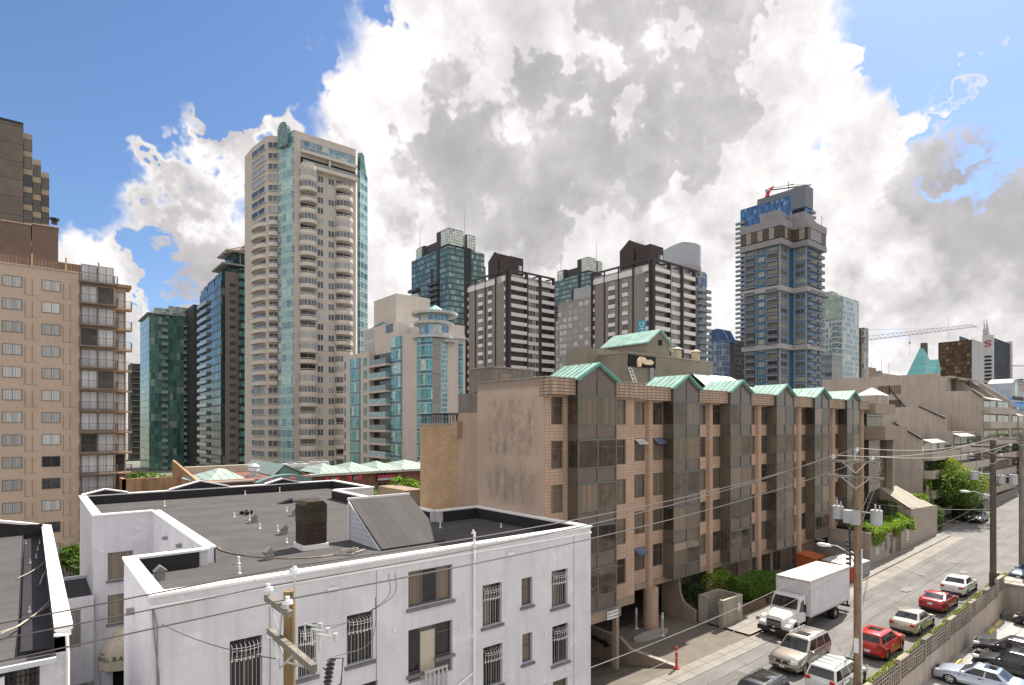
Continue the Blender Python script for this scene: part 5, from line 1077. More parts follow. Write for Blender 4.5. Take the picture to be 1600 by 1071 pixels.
m=MB(); m.box(Xat(302,260),Xat(322,260),260,280,-3,Zat(312,477,Y=260)); single('dark_block',m,BLK,'small dark rooftop block just left of the grey and green tower','building')
m=MB(fx); 
for k,(u,py) in enumerate(((.5,430),(Dp*.35,441),(Dp*.7,455))): zz=Zat(350-12*k,py-4,X=X0); m.box(u,u+Dp*.3,-2,.9,Zat(350,470,X=X0),zz)
m.build('setback_storeys',CWd,t)
# ================================================================= TALL BEIGE TOWER (C)
def facet(mb,pts,z0,z1):
    for a,b in zip(pts,pts[1:]): mb.poly([(a[0],a[1],z0),(b[0],b[1],z0),(b[0],b[1],z1),(a[0],a[1],z1)])
def frAB(a,b):
    # frame running a->b with outside towards the camera
    ux,uy=b[0]-a[0],b[1]-a[1]; l=math.hypot(ux,uy); ux/=l; uy/=l; ox,oy=uy,-ux
    if ox*(-a[0])+oy*(-a[1])<0: ox,oy=-ox,-oy
    return Fr(a[0],a[1],ux,uy,ox,oy),l
TC=pm('precast_beige',(.50,.455,.41),.8,.06,.3,0,streak=.08)
TCs=pm('balcony_beige',(.56,.52,.475),.8,.05,.5)
DC=150; st=2.77
X0,Y0,X1,_,_=foot(465,DC,None,556)
fy=frY(X0,Y0); W=X1-X0
zt=Zat(500,216,Y=Y0)
pA=(X0,Y0); 
def onray(px,d): a,b=ray(px); return (a*d,b*d)
p1=onray(394,DC+9.0); p2=onray(417,DC+2.5); p3=onray(438,DC+2.6); p4=onray(460,DC-.6)
pe=(X1,Y0); pr=(Xat(557,Y0+2.5),Y0+2.5); pr2=(Xat(570,Y0+5),Y0+5)
tc_=thing('beige_tower','tallest beige residential tower with rounded balconies and blue-green glass stripes','tower',(X0+8,Y0+12,-3.2))
m=MB(); outl=[p1,p2,p3,p4,pA,pe,pr,(X1+3,Y0+24),(p1[0]+0,Y0+24)]
m.prism(outl,'z',-3.1,zt); m.build('wall',TC,tc_)
m=MB(); m.prism([(X0+2,Y0+5),(X1-2,Y0+5),(X1-2,Y0+18),(X0+2,Y0+18)],'z',zt,zt+.8); m.build('crown',TC,tc_)
BGG=curtain('teal_stripe',1.9,2.77,(.42,.50,.50),((.07,.16,.20),(.26,.42,.45)),.14,.22,.30,(.24,.42,.43),.3,.1,blinds=.1,bcol=(.35,.5,.5))
# teal glass shafts
f34,l34=frAB(p3,p4); m=MB(f34); m.box(.1,l34-.0,-.2,.55,-3,zt-.5); m.build('glass_shaft',BGG,tc_)
m=MB(f34); zt0=zt; zt=zt-3.0; hc=l34/2; m.prism([(hc-2.0,zt-1),(hc+2.0,zt-1),(hc+2.0,zt+3.2)]+[(hc+2.0*math.cos(R_(a)),zt+3.2+2.0*math.sin(R_(a))) for a in range(0,181,20)]+[(hc-2.0,zt+3.2)],'y',.5,1.5); m.build('arched_lantern',curtain('lantern_lattice',.65,.75,(.10,.14,.15),((.06,.13,.16),(.22,.36,.38)),.16,.18,metal=.4,blinds=.1),tc_); zt=zt0
f5,l5=frAB((X1+.0,Y0+1.5),pr2); m=MB(f5); m.box(l5-3.6,l5+.6,-.3,.6,-3,Zat(562,268,Y=Y0+3)); m.build('glass_shaft',BGG,tc_)
m=MB(f5); zt5=Zat(560,268,Y=Y0+3); m.prism([(l5-3.6,zt5),(l5+.6,zt5-1.4),(l5-1.0,zt5+3),(l5-1.4,zt5+5.2),(l5-2.6,zt5+5.6),(l5-3.4,zt5+5.2)],'y',-.3,.6); m.build('arched_lantern',CWg,tc_)
WTC=glass('tower_pane',(.035,.045,.06),(.45,.47,.5),.3,stripe=5)
FRL=pm('frame_light',(.55,.56,.57),.5,.1,3)
zs=zl(-3,zt-6.5,st)[:32]; zsm=zs[::-1]
# left chamfer faces: balconies above, windows below
f12,l12=frAB(p1,p2); f23,l23=frAB(p2,p3)
hi=[z for z in zs if z>24 and z<zt-22]; top5=[z for z in zs if z>=zt-22]; lo=[z for z in zs if z<=24]
for f,l,dep in ((f12,l12,1.5),(f23,l23,1.2)):
    rep(tc_,'balcony',balc(f,.4,l-.3,st,dep,.25,.75,solid=True,round_=True,n=5),[TCs,RAILG],O(hi))
    rb=balc(f,.7,l-.6,st,dep*.85,.25,1.0,round_=True,n=5); 
    m=MB(f); m.k=0; n_=6; pts=[(l/2-(l/2-.55)*math.cos(math.pi*i/n_),dep*.9*math.sin(math.pi*i/n_)) for i in range(n_+1)]; m.tube([(a,b,1.05) for a,b in pts],.06,4)
    for a,b in pts: m.tube([(a,b,.7),(a,b,1.05)],.05,4)
    rep(tc_,'balcony_rail',m,[FRL],O(hi),cap=60)
    rep(tc_,'window',win(f,.5,l-.5,.05,2.2,.04,.07),[FRL,glass('recess_pane',(.025,.025,.03),(.2,.2,.2),.2) if 'rp' not in MC else MC['rp']],O(hi),cap=60)
    rep(tc_,'window',win(f,.4,l-.5,.35,2.0,.35,.1),[FRL,WTC],O(top5+lo+[zt-6.52,zt-3.75]),cap=60)
# windows on the main face
xw=[(Xat(a,Y0)-X0,Xat(b,Y0)-X0) for a,b in ((495.5,505.5),(512.5,522.5))]
for a,b in xw: rep(tc_,'window',win(fy,a,b,.35,2.15,.05,.1),[FRL,WTC],O(zs),cap=60)
# two stacks of rounded balconies / enclosed bays
pattern=[1,2,2,1,1,2,1,2,2,1,1,2,1,2,1,1,2,2,1,1,2,2,2,1,2,2]
for j,(p0,p1_) in enumerate(((467,495),(523,550))):
    a,b=Xat(p0,Y0)-X0,Xat(p1_,Y0)-X0
    zz=sorted(zs,reverse=True)[(0 if j==0 else 1):]
    op=[z for i,z in enumerate(zz) if pattern[(i+(0 if j==0 else 3))%26]==1]; en=[z for z in zz if z not in op]
    rep(tc_,'balcony',balc(fy,a,b,st,2.3,.35,.6,solid=True,round_=True,n=8),[TCs,RAILG],O(zz))
    m=MB(fy); n_=8; pts=[((a+b)/2-((b-a)/2-.15)*math.cos(math.pi*i/n_),2.15*math.sin(math.pi*i/n_)) for i in range(n_+1)]
    m.tube([(u,v,.98) for u,v in pts],.06,4)
    for u,v in pts: m.tube([(u,v,.6),(u,v,.98)],.045,4)
    rep(tc_,'balcony_rail',m,[pm('rail_white',(.6,.6,.6))],O(op),cap=60)
    rep(tc_,'balcony_door',win(fy,a+.3,b-.3,.05,2.3,.05,.07),[FRL,glass('recess_pane2',(.02,.02,.022),(.25,.25,.24),.3)],O(op),cap=60)
    m=MB(fy); m.k=1; pts2=[((a+b)/2-((b-a)/2-.1)*math.cos(math.pi*i/n_),2.2*math.sin(math.pi*i/n_)) for i in range(n_+1)]
    for q,r_ in zip(pts2,pts2[1:]): m.poly([(q[0],q[1],.6),(r_[0],r_[1],.6),(r_[0],r_[1],2.1),(q[0],q[1],2.1)])
    m.k=0
    for q in pts2: m.box(q[0]-.05,q[0]+.05,q[1]-.03,q[1]+.05,.6,2.1)
    m.prism(pts2,'z',2.1,2.45)
    rep(tc_,'bay_glazing',m,[TCs,glass('bay_pane',(.06,.07,.085),(.40,.42,.44),.35,stripe=3)],O(en),cap=60)
# penthouse floors
a,b=.5+Xat(467,Y0)-X0,W-.3
m=MB(fy); m.box(a,b,-.02,.1,zt-4.6,zt-1.9); m.build('penthouse_glazing',curtain('penthouse_strip',1.7,2.9,(.40,.40,.39),((.08,.14,.20),(.25,.36,.42)),.12,.15,metal=.3),tc_)
m=MB(fy); m.box(a,b,-.02,.3,zt-8.2,zt-6.4); m.build('penthouse_recess',DRK,tc_)
m=MB(fy); m.box(a-.2,b+.2,.0,1.2,zt-5.5,zt-4.8); m.box(a-.2,b+.2,0,1.6,zt-9.2,zt-8.3); m.box((a+b)/2-.25,(a+b)/2+.25,.1,.9,zt-8.2,zt-5.5); m.build('penthouse_band',TCs,tc_)
m=MB(fy); m.box(a,b,1.5,1.55,zt-8.25,zt-7.5); m.build('rail_glass',RAILG,tc_)
# ================================================================= BEIGE MIDRISE D
X0,Y0,X1,Y1,z=foot(668,110,537,727,522)
td=thing('beige_midrise','beige midrise with curved blue-green corner glazing and round rooftop lounge','building',(X0+4,Y0+15,-3.2))
D1=pm('midrise_beige',(.52,.48,.45),.8,.06,.4,0,streak=.08); FX=frX(X0,Y0); FY=frY(X0,Y0); st=2.75
u=lambda px: Yat(px,X0)-Y0
zw=Zat(590,546,X=X0); zm_=Zat(640,520,X=X0); z=zm_
m=MB(); m.box(X0,X1,Y0+3,Y0+u(611),-3.1,zm_); m.box(X0,X1+5,Y0+u(611),Y0+u(537),-3.1,zw); m.box(X0+3,X1,Y0,Y0+3,-3.1,zm_-.5); m.build('wall',D1,td)
TG=curtain('mid_teal_glass',1.15,2.75,(.40,.52,.52),((.04,.16,.20),(.15,.40,.45)),.10,.14,.28,(.05,.15,.22),.35,.08,blinds=.15,bcol=(.4,.52,.5))
m=MB(FX)
for a,b in ((628,613),(563,549)): m.box(u(a),u(b),-.05,.35,-3,zw-1.0 if a<600 else zm_-.3)
m.build('glass_strip',TG,td)
zs=zl(-2,zw-.8,st)
rep(td,'window',win(FX,u(574),u(568),.3,2.3,.05,.08),[FRL,CWg],O(zs),cap=30)
rep(td,'window',win(FX,u(541),u(538),.3,2.3,.05,.08),[FRL,CWg],O(zs),cap=30)
m=MB(FX); m.box(u(611),u(585),-.01,.02,-3,zw-1.2); m.build('balcony_recess',glass('recess_wall',(.02,.018,.016),(.12,.11,.09),.3,stripe=2),td)
rep(td,'balcony',balc(FX,u(611.5),u(585),st,1.3,.45,1.0),[D1,glass('teal_rail',(.1,.16,.18),(.25,.35,.38),.4)],O(zs))
m=MB(FX); m.box(u(585),u(583),.0,1.3,-3,zw); m.build('fin_wall',D1,td)
# curved corner: cylinder with glass segments and a plain drum
cx,cy,r=X0+3.2,Y0+3.0,3.2
m=MB(); m.cyl(cx,cy,-3,zm_-1.5,r+.15,n=16,a0=150,a1=235); m.build('curved_glazing',TG,td)
m=MB(); m.cyl(cx,cy,-3,zm_-1.6,r+.2,n=10,a0=235,a1=262); m.build('drum_wall',seam('drum_grey',(.25,.25,.25),2.75,2,.6,.7,.08,wid=.04),td)
m=MB(); m.cyl(cx,cy,-3,zm_-2.0,r+.1,n=8,a0=262,a1=290); m.build('curved_glazing',curtain('white_lattice',.6,.92,(.6,.62,.62),((.05,.16,.2),(.25,.45,.47)),.11,.12,metal=.3,blinds=.05),td)
m=MB(FX); m.box(u(650),u(655),0,.4,-3,zm_+.2) if 0 else None
m=MB(); m.cyl(cx,cy,zm_-1.5,zm_-1.1,r+.9,n=24); m.cyl(cx,cy,zm_+1.2,zm_+1.7,r+.7,n=24); m.cyl(cx+.3,cy,zm_+3.1,zm_+3.6,r+1.3,n=28); m.build('round_canopy',pm('canopy_grey',(.42,.44,.44),.6),td)
m=MB(); m.cyl(cx,cy,zm_-1.1,zm_+3.1,r-.3,n=20); m.build('lounge_glazing',curtain('blue_lounge',1.2,1.9,(.4,.5,.52),((.05,.12,.3),(.25,.45,.55)),.1,.2,metal=.3),td)
m=MB(); m.cyl(cx+.3,cy,zm_+3.6,zm_+5.2,r*.85,.2,n=8); m.build('lounge_roof',pm('lounge_copper',(.25,.45,.40),.6),td)
m=MB(); m.box(X0+5,X1+4,Y0+6,Y0+16,zm_,zm_+2.6); m.box(X1-4,X1-1,Y0+2.9,Y0+8,zm_-.5,zm_+1.6); m.box(X0+1.5,X1+3,Y0+u(611)+1,Y0+u(558),zw,zw+5.5); m.build('upper_storey',D1,td)
m=MB(frX(X0+1.5,Y0)); 
for a,b,c in ((u(611)+2,u(611)+4.2,zw+3.4),(u(600)+1,u(600)+2,zw+3.4),(u(575),u(575)+4.5,zw+.4),(u(575),u(575)+4.5,zw+3.2)): m.box(a,b,0,.06,c,c+1.8)
m.build('window',WTC,td)
Yb=118; m=MB(); xa_,xb_=Xat(603,Yb+6),Xat(672,Yb); zt_=Zat(640,462,Y=Yb)
xc=Xat(619,Yb); m.box(xc,Xat(672,Yb),Yb,Yb+11,zm_,zt_); m.build('plant_room',D1,td)
m=MB(); m.box(xc,xc+.01,0,0,0,0) if 0 else None
m.prism([(Xat(640,Yb+3),zt_),(Xat(662,Yb+3),zt_),(Xat(652,Yb+3),zt_+1.6)],'y',Yb+3,Yb+9); m.build('roof_gable',GRY,td)
m=MB(); yy=Y0+u(570); m.cyl(X0+4.5,yy,zw+5.5,zw+7.3,3,.1,n=4); m.build('glass_pyramid',CWg,td)
m=MB(FY); a=Xat(717,Y0)-X0; m.box(a,a+.8,.0,.3,-3,zm_-2); m.box(Xat(702,Y0)-X0,Xat(712,Y0)-X0,.02,.06,0,.1); m.build('glass_strip',TG,td)
m=MB(FY); m.box(5.8,X1-X0,.1,.5,zm_-1.4,zm_-1.0); m.box(3.2,6.0,.2,1.5,zm_-2.3,zm_-2.0); m.build('canopy_edge',pm('canopy_grey',(.42,.44,.44),.6),td)
m=MB()
for zz in zs:
    for uu in (2.0,2.9): 
        m.fr=FX; m.box(u(640)+uu-2.5,u(640)+uu-2.3,0,.15,zz,zz+.15)
m.build('wall_lamps',WHT,td,merge=False)
m=MB(FX); m.box(u(611)-.3,u(585),.1,3.0,-.5,2.2); m.build('terrace_planter',pm('planter_brown2',(.14,.12,.11)),td)
# ================================================================= GREEN GLASS TOWERS E and G (same design)
CWe=curtain('teal_curtain',1.5,2.8,(.045,.075,.08),((.04,.095,.095),(.22,.33,.325)),.14,.22,.3,(.05,.10,.10),.25,.09,blinds=.18,bcol=(.30,.38,.38))
CWl=curtain('lattice_lit',1.5,1.4,(.18,.2,.2),((.5,.55,.5),(.8,.84,.78)),.14,.2,metal=.0,blinds=.1)
def glasstwr(label,xc,d,xl,xr,yt,px):
    X0,Y0,X1,Y1,z=foot(xc,d,xl,xr,yt); t=thing('glass_tower',label,'tower',(X0+8,Y0+8,-3.2)); W,Dp=X1-X0,Y1-Y0
    m=MB(); m.box(X0,X1,Y0,Y1,-3.1,z); m.build('curtain_wall',CWe,t)
    fx,fy=frX(X0,Y0),frY(X0,Y0)
    m=MB(); m.fr=fy; m.box(W*.42,W*.62,-.1,.12,-3,z+1); m.fr=fx; m.box(Dp*.22,Dp*.30,-.1,.12,-3,z); m.box(Dp*.40,Dp*.46,-.1,.12,-3,z-8) ; m.build('dark_recess',pm('recess_charcoal',(.025,.028,.032),.6),t)
    zs=zl(5,z-14,2.8)[:22]
    rep(t,'balcony',balc(fx,Dp*.22,Dp*.5,2.8,1.7,.3,1.0),[pm('slab_dark',(.10,.10,.10)),glass('smoke_rail',(.03,.03,.03),(.1,.1,.1),.3)],O(zs))
    rep(t,'balcony',balc(fx,Dp*.78,Dp*1.03,2.8,1.7,.3,1.0),[pm('slab_dark',(.10,.10,.10)),glass('smoke_rail2',(.03,.03,.03),(.1,.1,.1),.3)],O(zs))
    h=2.8; CH=pm('charcoal_plant',(.05,.05,.055),.7)
    m=MB(); m.box(X0+1,X0+W*.45,Y0+2,Y0+Dp*.35,z,z+9.5); m.box(X0+1,X0+W*.6,Y0+Dp*.35,Y0+Dp*.6,z,z+5); m.box(X0+W*.55,X0+W*.78,Y0+2,Y0+Dp*.3,z,z+8.5); m.box(X0+1,X0+W*.5,Y0+Dp*.68,Y0+Dp*.88,z-2,z+6); m.build('plant_block',CH,t)
    for q_ in ((X0+.6,X0+W*.45+.1,Y0+1.6,Y0+Dp*.22,z+1.5,z+8.9),(X0+W*.56,X0+W*.8,Y0+1.7,Y0+Dp*.25,z+1,z+8),(X0+.6,X0+W*.3,Y0+Dp*.74,Y0+Dp*.9,z-1,z+5.5)): m=MB(); m.box(*q_); m.build('roof_lantern',CWl,t)
    m=MB(); m.box(X0+W*.62,X1+1.5,Y0+1,Y1-2,-3,z-6); m.build('side_wing',CWe,t)
    for (uu,vv,ht) in ((X0+W*.5,Y0+2,20),(X0+1,Y0+Dp*.8,16)):
        m=MB(); m.tube([(uu,vv,z),(uu,vv,z+ht)],.22,5,.08); m.build('mast',pm('mast_grey',(.4,.4,.42)),t)
    return X0,Y0,W,Dp,z
glasstwr('dark teal glass tower with two masts behind the beige midrise',701,285,643,757,384,0)
glasstwr('teal glass tower half hidden between the two charcoal framed slabs',921,345,864,950,425,0)
# ================================================================= TWIN CHARCOAL FRAMED SLABS
TPE=pm('taupe_panel',(.235,.212,.20),.85,.06,.4,0,streak=.08); CHF=pm('charcoal_frame',(.055,.047,.05),.7,.1,2); WSP=pm('white_spandrel',(.66,.64,.65),.7,.05,1)
def slab(label,xc,d,xl,xr,yt,st,banner=False):
    X0,Y0,X1,Y1,z=foot(xc,d,xl,xr,yt); t=thing('framed_slab_tower',label,'tower',(X0+8,Y0+10,-3.2),); W,Dp=X1-X0,Y1-Y0
    fx,fy=frX(X0,Y0),frY(X0,Y0); zr=z-1.0; zw_=zr-2.6
    m=MB(); m.box(X0,X1,Y0,Y1,-3.1,zw_); m.build('wall',TPE,t)
    m=MB(); m.box(X0+.3,X1-.3,Y0+.3,Y1-.3,zw_,zr-.2); m.build('top_storey',pm('top_pale',(.42,.42,.43)),t)
    m=MB(); m.fr=fy; m.box(-.35,W+.35,.2,1.0,z-.45,z)
    for k in (0,.37,.68,1): u=W*k; m.box(u-.33,u+.33,.0,1.0,-3,z-.45)
    m.fr=fx; m.box(0,Dp+.3,.3,1.0,z-.45,z-.01)
    for k in (.0,.30,.54,.79,1): u=Dp*k+(.35 if k==0 else 0); m.box(u-.2,u+.2,.02,1.0 if k in(0,1) else .3,-3,z-.45)
    m.build('frame',CHF,t)
    # roof beams going back over the terrace
    m=MB(); 
    for k in (.37,.68,1): x=X0+W*k; m.box(x-.2,x+.2,Y0-.2,Y1,z-.45,z-.02)
    m.box(X0+.01,X1,Y1-.3,Y1,z-.4,z); m.build('roof_beam',CHF,t)
    zs=zl(-2,zw_,st)
    PN=glass('slab_pane',(.04,.05,.05),(.30,.33,.31),.45,stripe=3)
    # street face: balconies | windows | balconies
    m=MB(fy); m.box(.4,W*.37-.35,-.01,.03,-3,zw_); m.box(W*.68+.35,W-.3,-.01,.03,-3,zw_); m.build('balcony_recess',glass('slab_recess',(.04,.037,.035),(.25,.23,.2),.4,stripe=1.5),t)
    for a,b in ((.1,W*.37-.33),(W*.68+.33,W-.1)): 
        bb=balc(fy,a,b,st,1.15,.1,.1); mm=MB(fy); mm.box(a,b,.0,1.2,-.1,.12); mm.box(a,b,1.0,1.15,.12,1.05); rep(t,'balcony',mm,[WSP],O(zs+[zw_]),cap=60)
    mm=MB(fy); mm.box(W*.37+.33,W*.68-.33,.0,.25,-.15,1.0); rep(t,'spandrel',mm,[WSP],O(zs+[zw_]),cap=60)
    mm=MB(fy); mm.k=0; a,b=W*.37+.33,W*.68-.33
    for k in range(5): u=a+(b-a)*k/4; mm.box(u-.05,u+.05,.0,.12,1.0,st-.15)
    mm.k=1
    for k in range(4): mm.poly([(a+(b-a)*k/4+.05,.06,1.0),(a+(b-a)*(k+1)/4-.05,.06,1.0),(a+(b-a)*(k+1)/4-.05,.06,st-.15),(a+(b-a)*k/4+.05,.06,st-.15)])
    rep(t,'window_band',mm,[FRL,PN],O(zs),cap=60)
    # side face: small windows over white spandrels
    for (a,b) in ((.03,.095),(.38,.475),(.60,.72),(.965,1.0)):
        mm=MB(fx); mm.box(Dp*a+.1,Dp*b,.0,.28,-.1,1.05); rep(t,'spandrel',mm,[WSP],O(zs),cap=60)
        rep(t,'window',win(fx,Dp*a+.15,Dp*b-.05,1.1,st-.15,.06,.08),[CHF,PN],O(zs),cap=60)
    m=MB(fx); m.box(.5,Dp*.12,.02,.8,zw_+.1,zw_+1.6); m.box(Dp*.3,Dp,.02,.3,zw_,zw_+1.7); m.build('parapet_band',WSP,t)
    m=MB(); m.box(X0+2.2,X0+W*.42,Y0+Dp*.10,Y0+Dp*.34,zr-.3,z+5.2); m.prism([(Y0+Dp*.36,zr),(Y0+Dp*.60,zr),(Y0+Dp*.60,z+5.5),(Y0+Dp*.44,z+8.2),(Y0+Dp*.36,z+7.2)],'x',X0+2.0,X0+W*.36); m.build('plant_room',pm('plum_plant',(.055,.04,.04),.8),t)
    m=MB(); m.box(X0+W*.3,X0+W*.3+1,Y0+1.5,Y0+2.2,z,z+2.4); m.build('flue',LGR,t)
    return t,X0,Y0,W,Dp,z,fx,fy,zs
slab('charcoal framed slab tower with white balconies, left one of the matching pair',795,186,731,863,421,2.8)
t,X0,Y0,W,Dp,z,fx,fy,zs=slab('charcoal framed slab tower with white balconies and a teal banner, right one of the pair',1019,169,927,1082,404,2.82)
q=P(1005,500,X=X0); u0=q.y-Y0; m=MB(fx); za=q.z; hw=1.55; u0=Dp*.15; m.box(u0-hw,u0+hw,.05,.15,za-9,za); bn=m.build('banner',pm('banner_teal',(.05,.32,.48),.6,.05,1),t)
fr_=Fr(X0,Y0,0,-1,-1,0); textmb('NG',2.5,fr_,-u0,za-2.3,.18,.03,rot=R_(90)).build('banner_lettering',pm('banner_white',(.6,.7,.75)),bn,merge=False)
# ================================================================= CURVED GREY-BEIGE TOWER H
H1=pm('h_beige',(.30,.27,.265),.8,.06,.4); CWh=curtain('h_windows',3.3,2.85,(.30,.27,.265),((.16,.18,.2),(.34,.35,.36)),1.0,1.1,metal=.1,rough=.15,blinds=.35,bcol=(.5,.5,.48))
X0,Y0,X1,Y1,z=foot(935,245,872,960,463)
t=thing('beige_grid_tower','grey-beige tower with a curved corner and gridded windows between the two framed slabs','tower',(X0+6,Y0+12,-3.2))
m=MB(); m.box(X0,X1,Y0,Y1,-3.1,z); m.build('wall',CWh,t); m=MB(); m.cyl(X0+5,Y1-1,-3,z-7,5.3,n=18); m.build('curved_corner',CWh,t)
m=MB(); m.box(X0-.1,X1,Y0,Y1-.5,z,z+.6); m.build('coping',H1,t); m=MB(); m.box(X0+.6,X1,Y0,Y0+(Y1-Y0)*.62,z+.6,z+5.5); m.build('roof_screen',pm('screen_grey',(.36,.37,.39),.7),t)
# ================================================================= ROUND-SCREEN TOWER J
X0,Y0,X1,Y1,z=foot(1072,250,1030,1110,410)
t=thing('curved_screen_tower','pale tower with a tall curved roof screen behind the right framed slab','tower',(X0+6,Y0+8,-3.2))
J1=pm('j_pale',(.36,.345,.35),.8,.06,.4)
CWj=curtain('j_curtain',1.6,2.85,(.36,.35,.35),((.08,.12,.18),(.28,.33,.38)),.35,.5,.28,(.35,.34,.34),.2,.12,blinds=.3,bcol=(.42,.42,.42))
m=MB(); m.box(X0,X1-3,Y0+2,Y1,-3.1,z-2); m.cyl(X1-5,Y0+6,-3.1,z-2,6.2,n=20); m.build('wall',CWj,t)
m=MB(); m.cyl(X0+8,Y0+12,z-2.1,z+.0,12.2,n=28,a0=150,a1=330); m.build('crown',J1,t)
m=MB(); 
for i in range(18):
    a0=R_(155+9.5*i); a1=R_(155+9.5*(i+1)); r=11; k0=8.5*min(1,(i+1)/9)**.6; k1=8.5*min(1,(i+2)/9)**.6
    p,q=(X0+8+r*math.cos(a0),Y0+11+r*math.sin(a0)),(X0+8+r*math.cos(a1),Y0+11+r*math.sin(a1))
    m.poly([(p[0],p[1],z-.1),(q[0],q[1],z-.1),(q[0],q[1],z+1+k1),(p[0],p[1],z+1+k0)])
m.build('roof_screen',pm('screen_blue_grey',(.38,.41,.45),.6,.05,.5),t)
fy=frY(X1-10.5,Y0+.2); rep(t,'balcony',balc(fy,0,5,2.85,1.4,.35,1.0,solid=False),[J1,RAILG],O(zl(2,z-8,2.85)[:26]),cap=60)
rep(t,'balcony',balc(fy,5.8,9.8,2.85,1.2,.35,1.0),[J1,RAILG],O(zl(2,z-8,2.85)[:26]),cap=60)
m=MB(); m.cyl(X1-5,Y0+6,z-8,z-3,6.4,n=20,a0=180,a1=300); m.build('blue_glazing',curtain('j_blue',3.4,5,(.36,.35,.35),((.03,.06,.16),(.12,.22,.42)),.7,.6,metal=.4),t)
# ================================================================= BLUE TOWER K + L
def simple(name,label,xc,d,xl,xr,yt,mat,cat='tower',part='wall'):
    t,X0,Y0,X1,Y1,z=tower(name,label,xc,d,xl,xr,yt,mat,part=part,lblcat=cat); return t,X0,Y0,X1,Y1,z
CWb=curtain('blue_curtain',1.5,2.9,(.05,.08,.15),((.015,.05,.15),(.08,.20,.42)),.12,.2,.0,None,.5,.08,blinds=.10,bcol=(.16,.28,.45))
t,X0,Y0,X1,Y1,z=simple('blue_glass_tower','tall deep blue glass tower with a rooftop crane behind the white-banded blue tower',1258,330,1157,1269,298,CWb,part='curtain_wall')
W,Dp=X1-X0,Y1-Y0; fx,fy=frX(X0,Y0),frY(X0,Y0)
rep(t,'balcony',balc(fx,Dp-3.5,Dp+2.5,2.9,1.6,.35,1.0),[SLG,RAILG],O(zl(0,z-6,2.9)[:36]),cap=60)
rep(t,'balcony',balc(fy,W-2,W+1.8,2.9,1.5,.35,1.0),[SLG,RAILG],O(zl(0,z-8,2.9)[:36]),cap=60)
m=MB(); GSC=pm('screen_slate',(.15,.165,.20),.6,.06,.5); m.box(X0-.3,X0+8,Y0-.3,Y0+Dp*.72,z-.5,z+3.0); m.box(X0-.5,X0+9,Y0-.5,Y0+Dp*.2,z-9,z+3.2); m.build('roof_screen',GSC,t)
m=MB(); m.box(X0-.35,X0+.2,Y0+.5,Y0+Dp*.18,z-12,z-9.5); m.build('sky_terrace',DRK,t)
cr=thing('maintenance_crane','dark rooftop maintenance boom with a red and white sign on the blue glass tower','crane',(X0+2,Y0+Dp*.3,z+3))
a=P(1199,298,X=X0+1); b=P(1267,287,X=X0+1); b=Vector((X0+3,Y0-2,b.z)); m=MB(); m.tube([a,b],.35,4); m.tube([a+Vector((0,0,.8)),a+(b-a)*.5+Vector((0,0,1.6)),b],.12,4); m.box(a.x-.6,a.x+.6,a.y-1,a.y+1,z+3,a.z+.5); c_=a+(b-a)*.5; m.tube([(c_.x,c_.y,z+3),(c_.x,c_.y,c_.z+3.5)],.2,4); m.tube([(c_.x,c_.y-3,c_.z+1.2),(c_.x,c_.y+1,c_.z+1.6)],.2,4); m.build('boom',BLK,cr)
m=MB(frX(X0-.5,Y0)); q=P(1201,299,X=X0-.5); uu=q.y-Y0; m.poly([(uu+2.2,.3,q.z-3.4),(uu+.6,.3,q.z-3.2),(uu-3.6,.3,q.z+1.6),(uu-3.0,.3,q.z+2.0),(uu+1.2,.3,q.z+1.2)]); m.build('red_sign',pm('sign_red',(.6,.03,.04),.5),cr)
m=MB(frX(X0-.5,Y0)); m.tube([(uu+1.5,.6,q.z-2.5),(uu+1.2,.6,q.z-.2),(uu-.5,.6,q.z+.9),(uu-1,.6,q.z+.2),(uu-.8,.6,q.z-.5)],.4,5); m.build('white_mark',WHT,cr)
# K: two stepped masses
KB=pm('k_blue',(.045,.135,.25),.6,.08,.4); KC=pm('k_concrete',(.36,.355,.375),.8,.06,.5,streak=.1); KG=pm('k_grey',(.23,.22,.225),.8)
X0,Y0,X1,Y1,z=foot(1218,212,1164,1237,337)
kb=thing('blue_banded_tower','blue and grey balcony tower with white bands and a wide flat crown storey','tower',(X0+12,Y0+8,-3.2))
X2=X1; Y2=P(1260,500,X=X2).y; X3=Xat(1284,Y2); Dp=Y1-Y0; W=X1-X0
st=2.78; zc=z-1.0; zb_=z-10.5
m=MB(); m.box(X0,X2+.01,Y0,Y1,-3.1,zb_); m.box(X2,X3,Y2,Y1-2,-3.1,zb_); m.build('wall',KB,kb)
def band(z0,z1,o,mat,nm): 
    m=MB(); m.box(X0-o,X2-o,Y0-o,Y1+o,z0,z1); m.box(X2-o,X3+o,Y2-o,Y1,z0,z1); return m.build(nm,mat,kb)
KCc=pm('k_crown',(.26,.255,.27),.8,.06,.5,streak=.15); band(zb_,zb_+2.0,1.3,KCc,'crown_band'); band(zb_+6.6,zb_+9.3,1.3,KCc,'crown_band')
band(zb_+2.2,zb_+6.6,1.1,curtain('crown_glass',2.2,4.6,(.03,.025,.025),((.05,.04,.035),(.14,.11,.09)),.2,.2,metal=.0,blinds=.2,bcol=(.3,.27,.24),ior=1.25,rough=.25),'crown_glazing')
m=MB(); m.box(X2+.5,X2+9,Y2+1,Y2+9,zb_+9.6,zb_+13.2); m.box(X0+3,X2,Y0+2,Y0+9,zb_+9.6,zb_+14); m.build('plant_room',KCc,kb)
for (u_,v_) in ((X2-.5,Y0),(X3,Y2)): m=MB(); m.tube([(u_,v_,zb_+9),(u_,v_,zb_+14)],.12,4); m.build('mast',GRY,kb)
fx,fy,gx,gy=frX(X0,Y0),frY(X0,Y0),frX(X2,Y2),frY(X2,Y2)
zs=zl(-2,zb_,st)
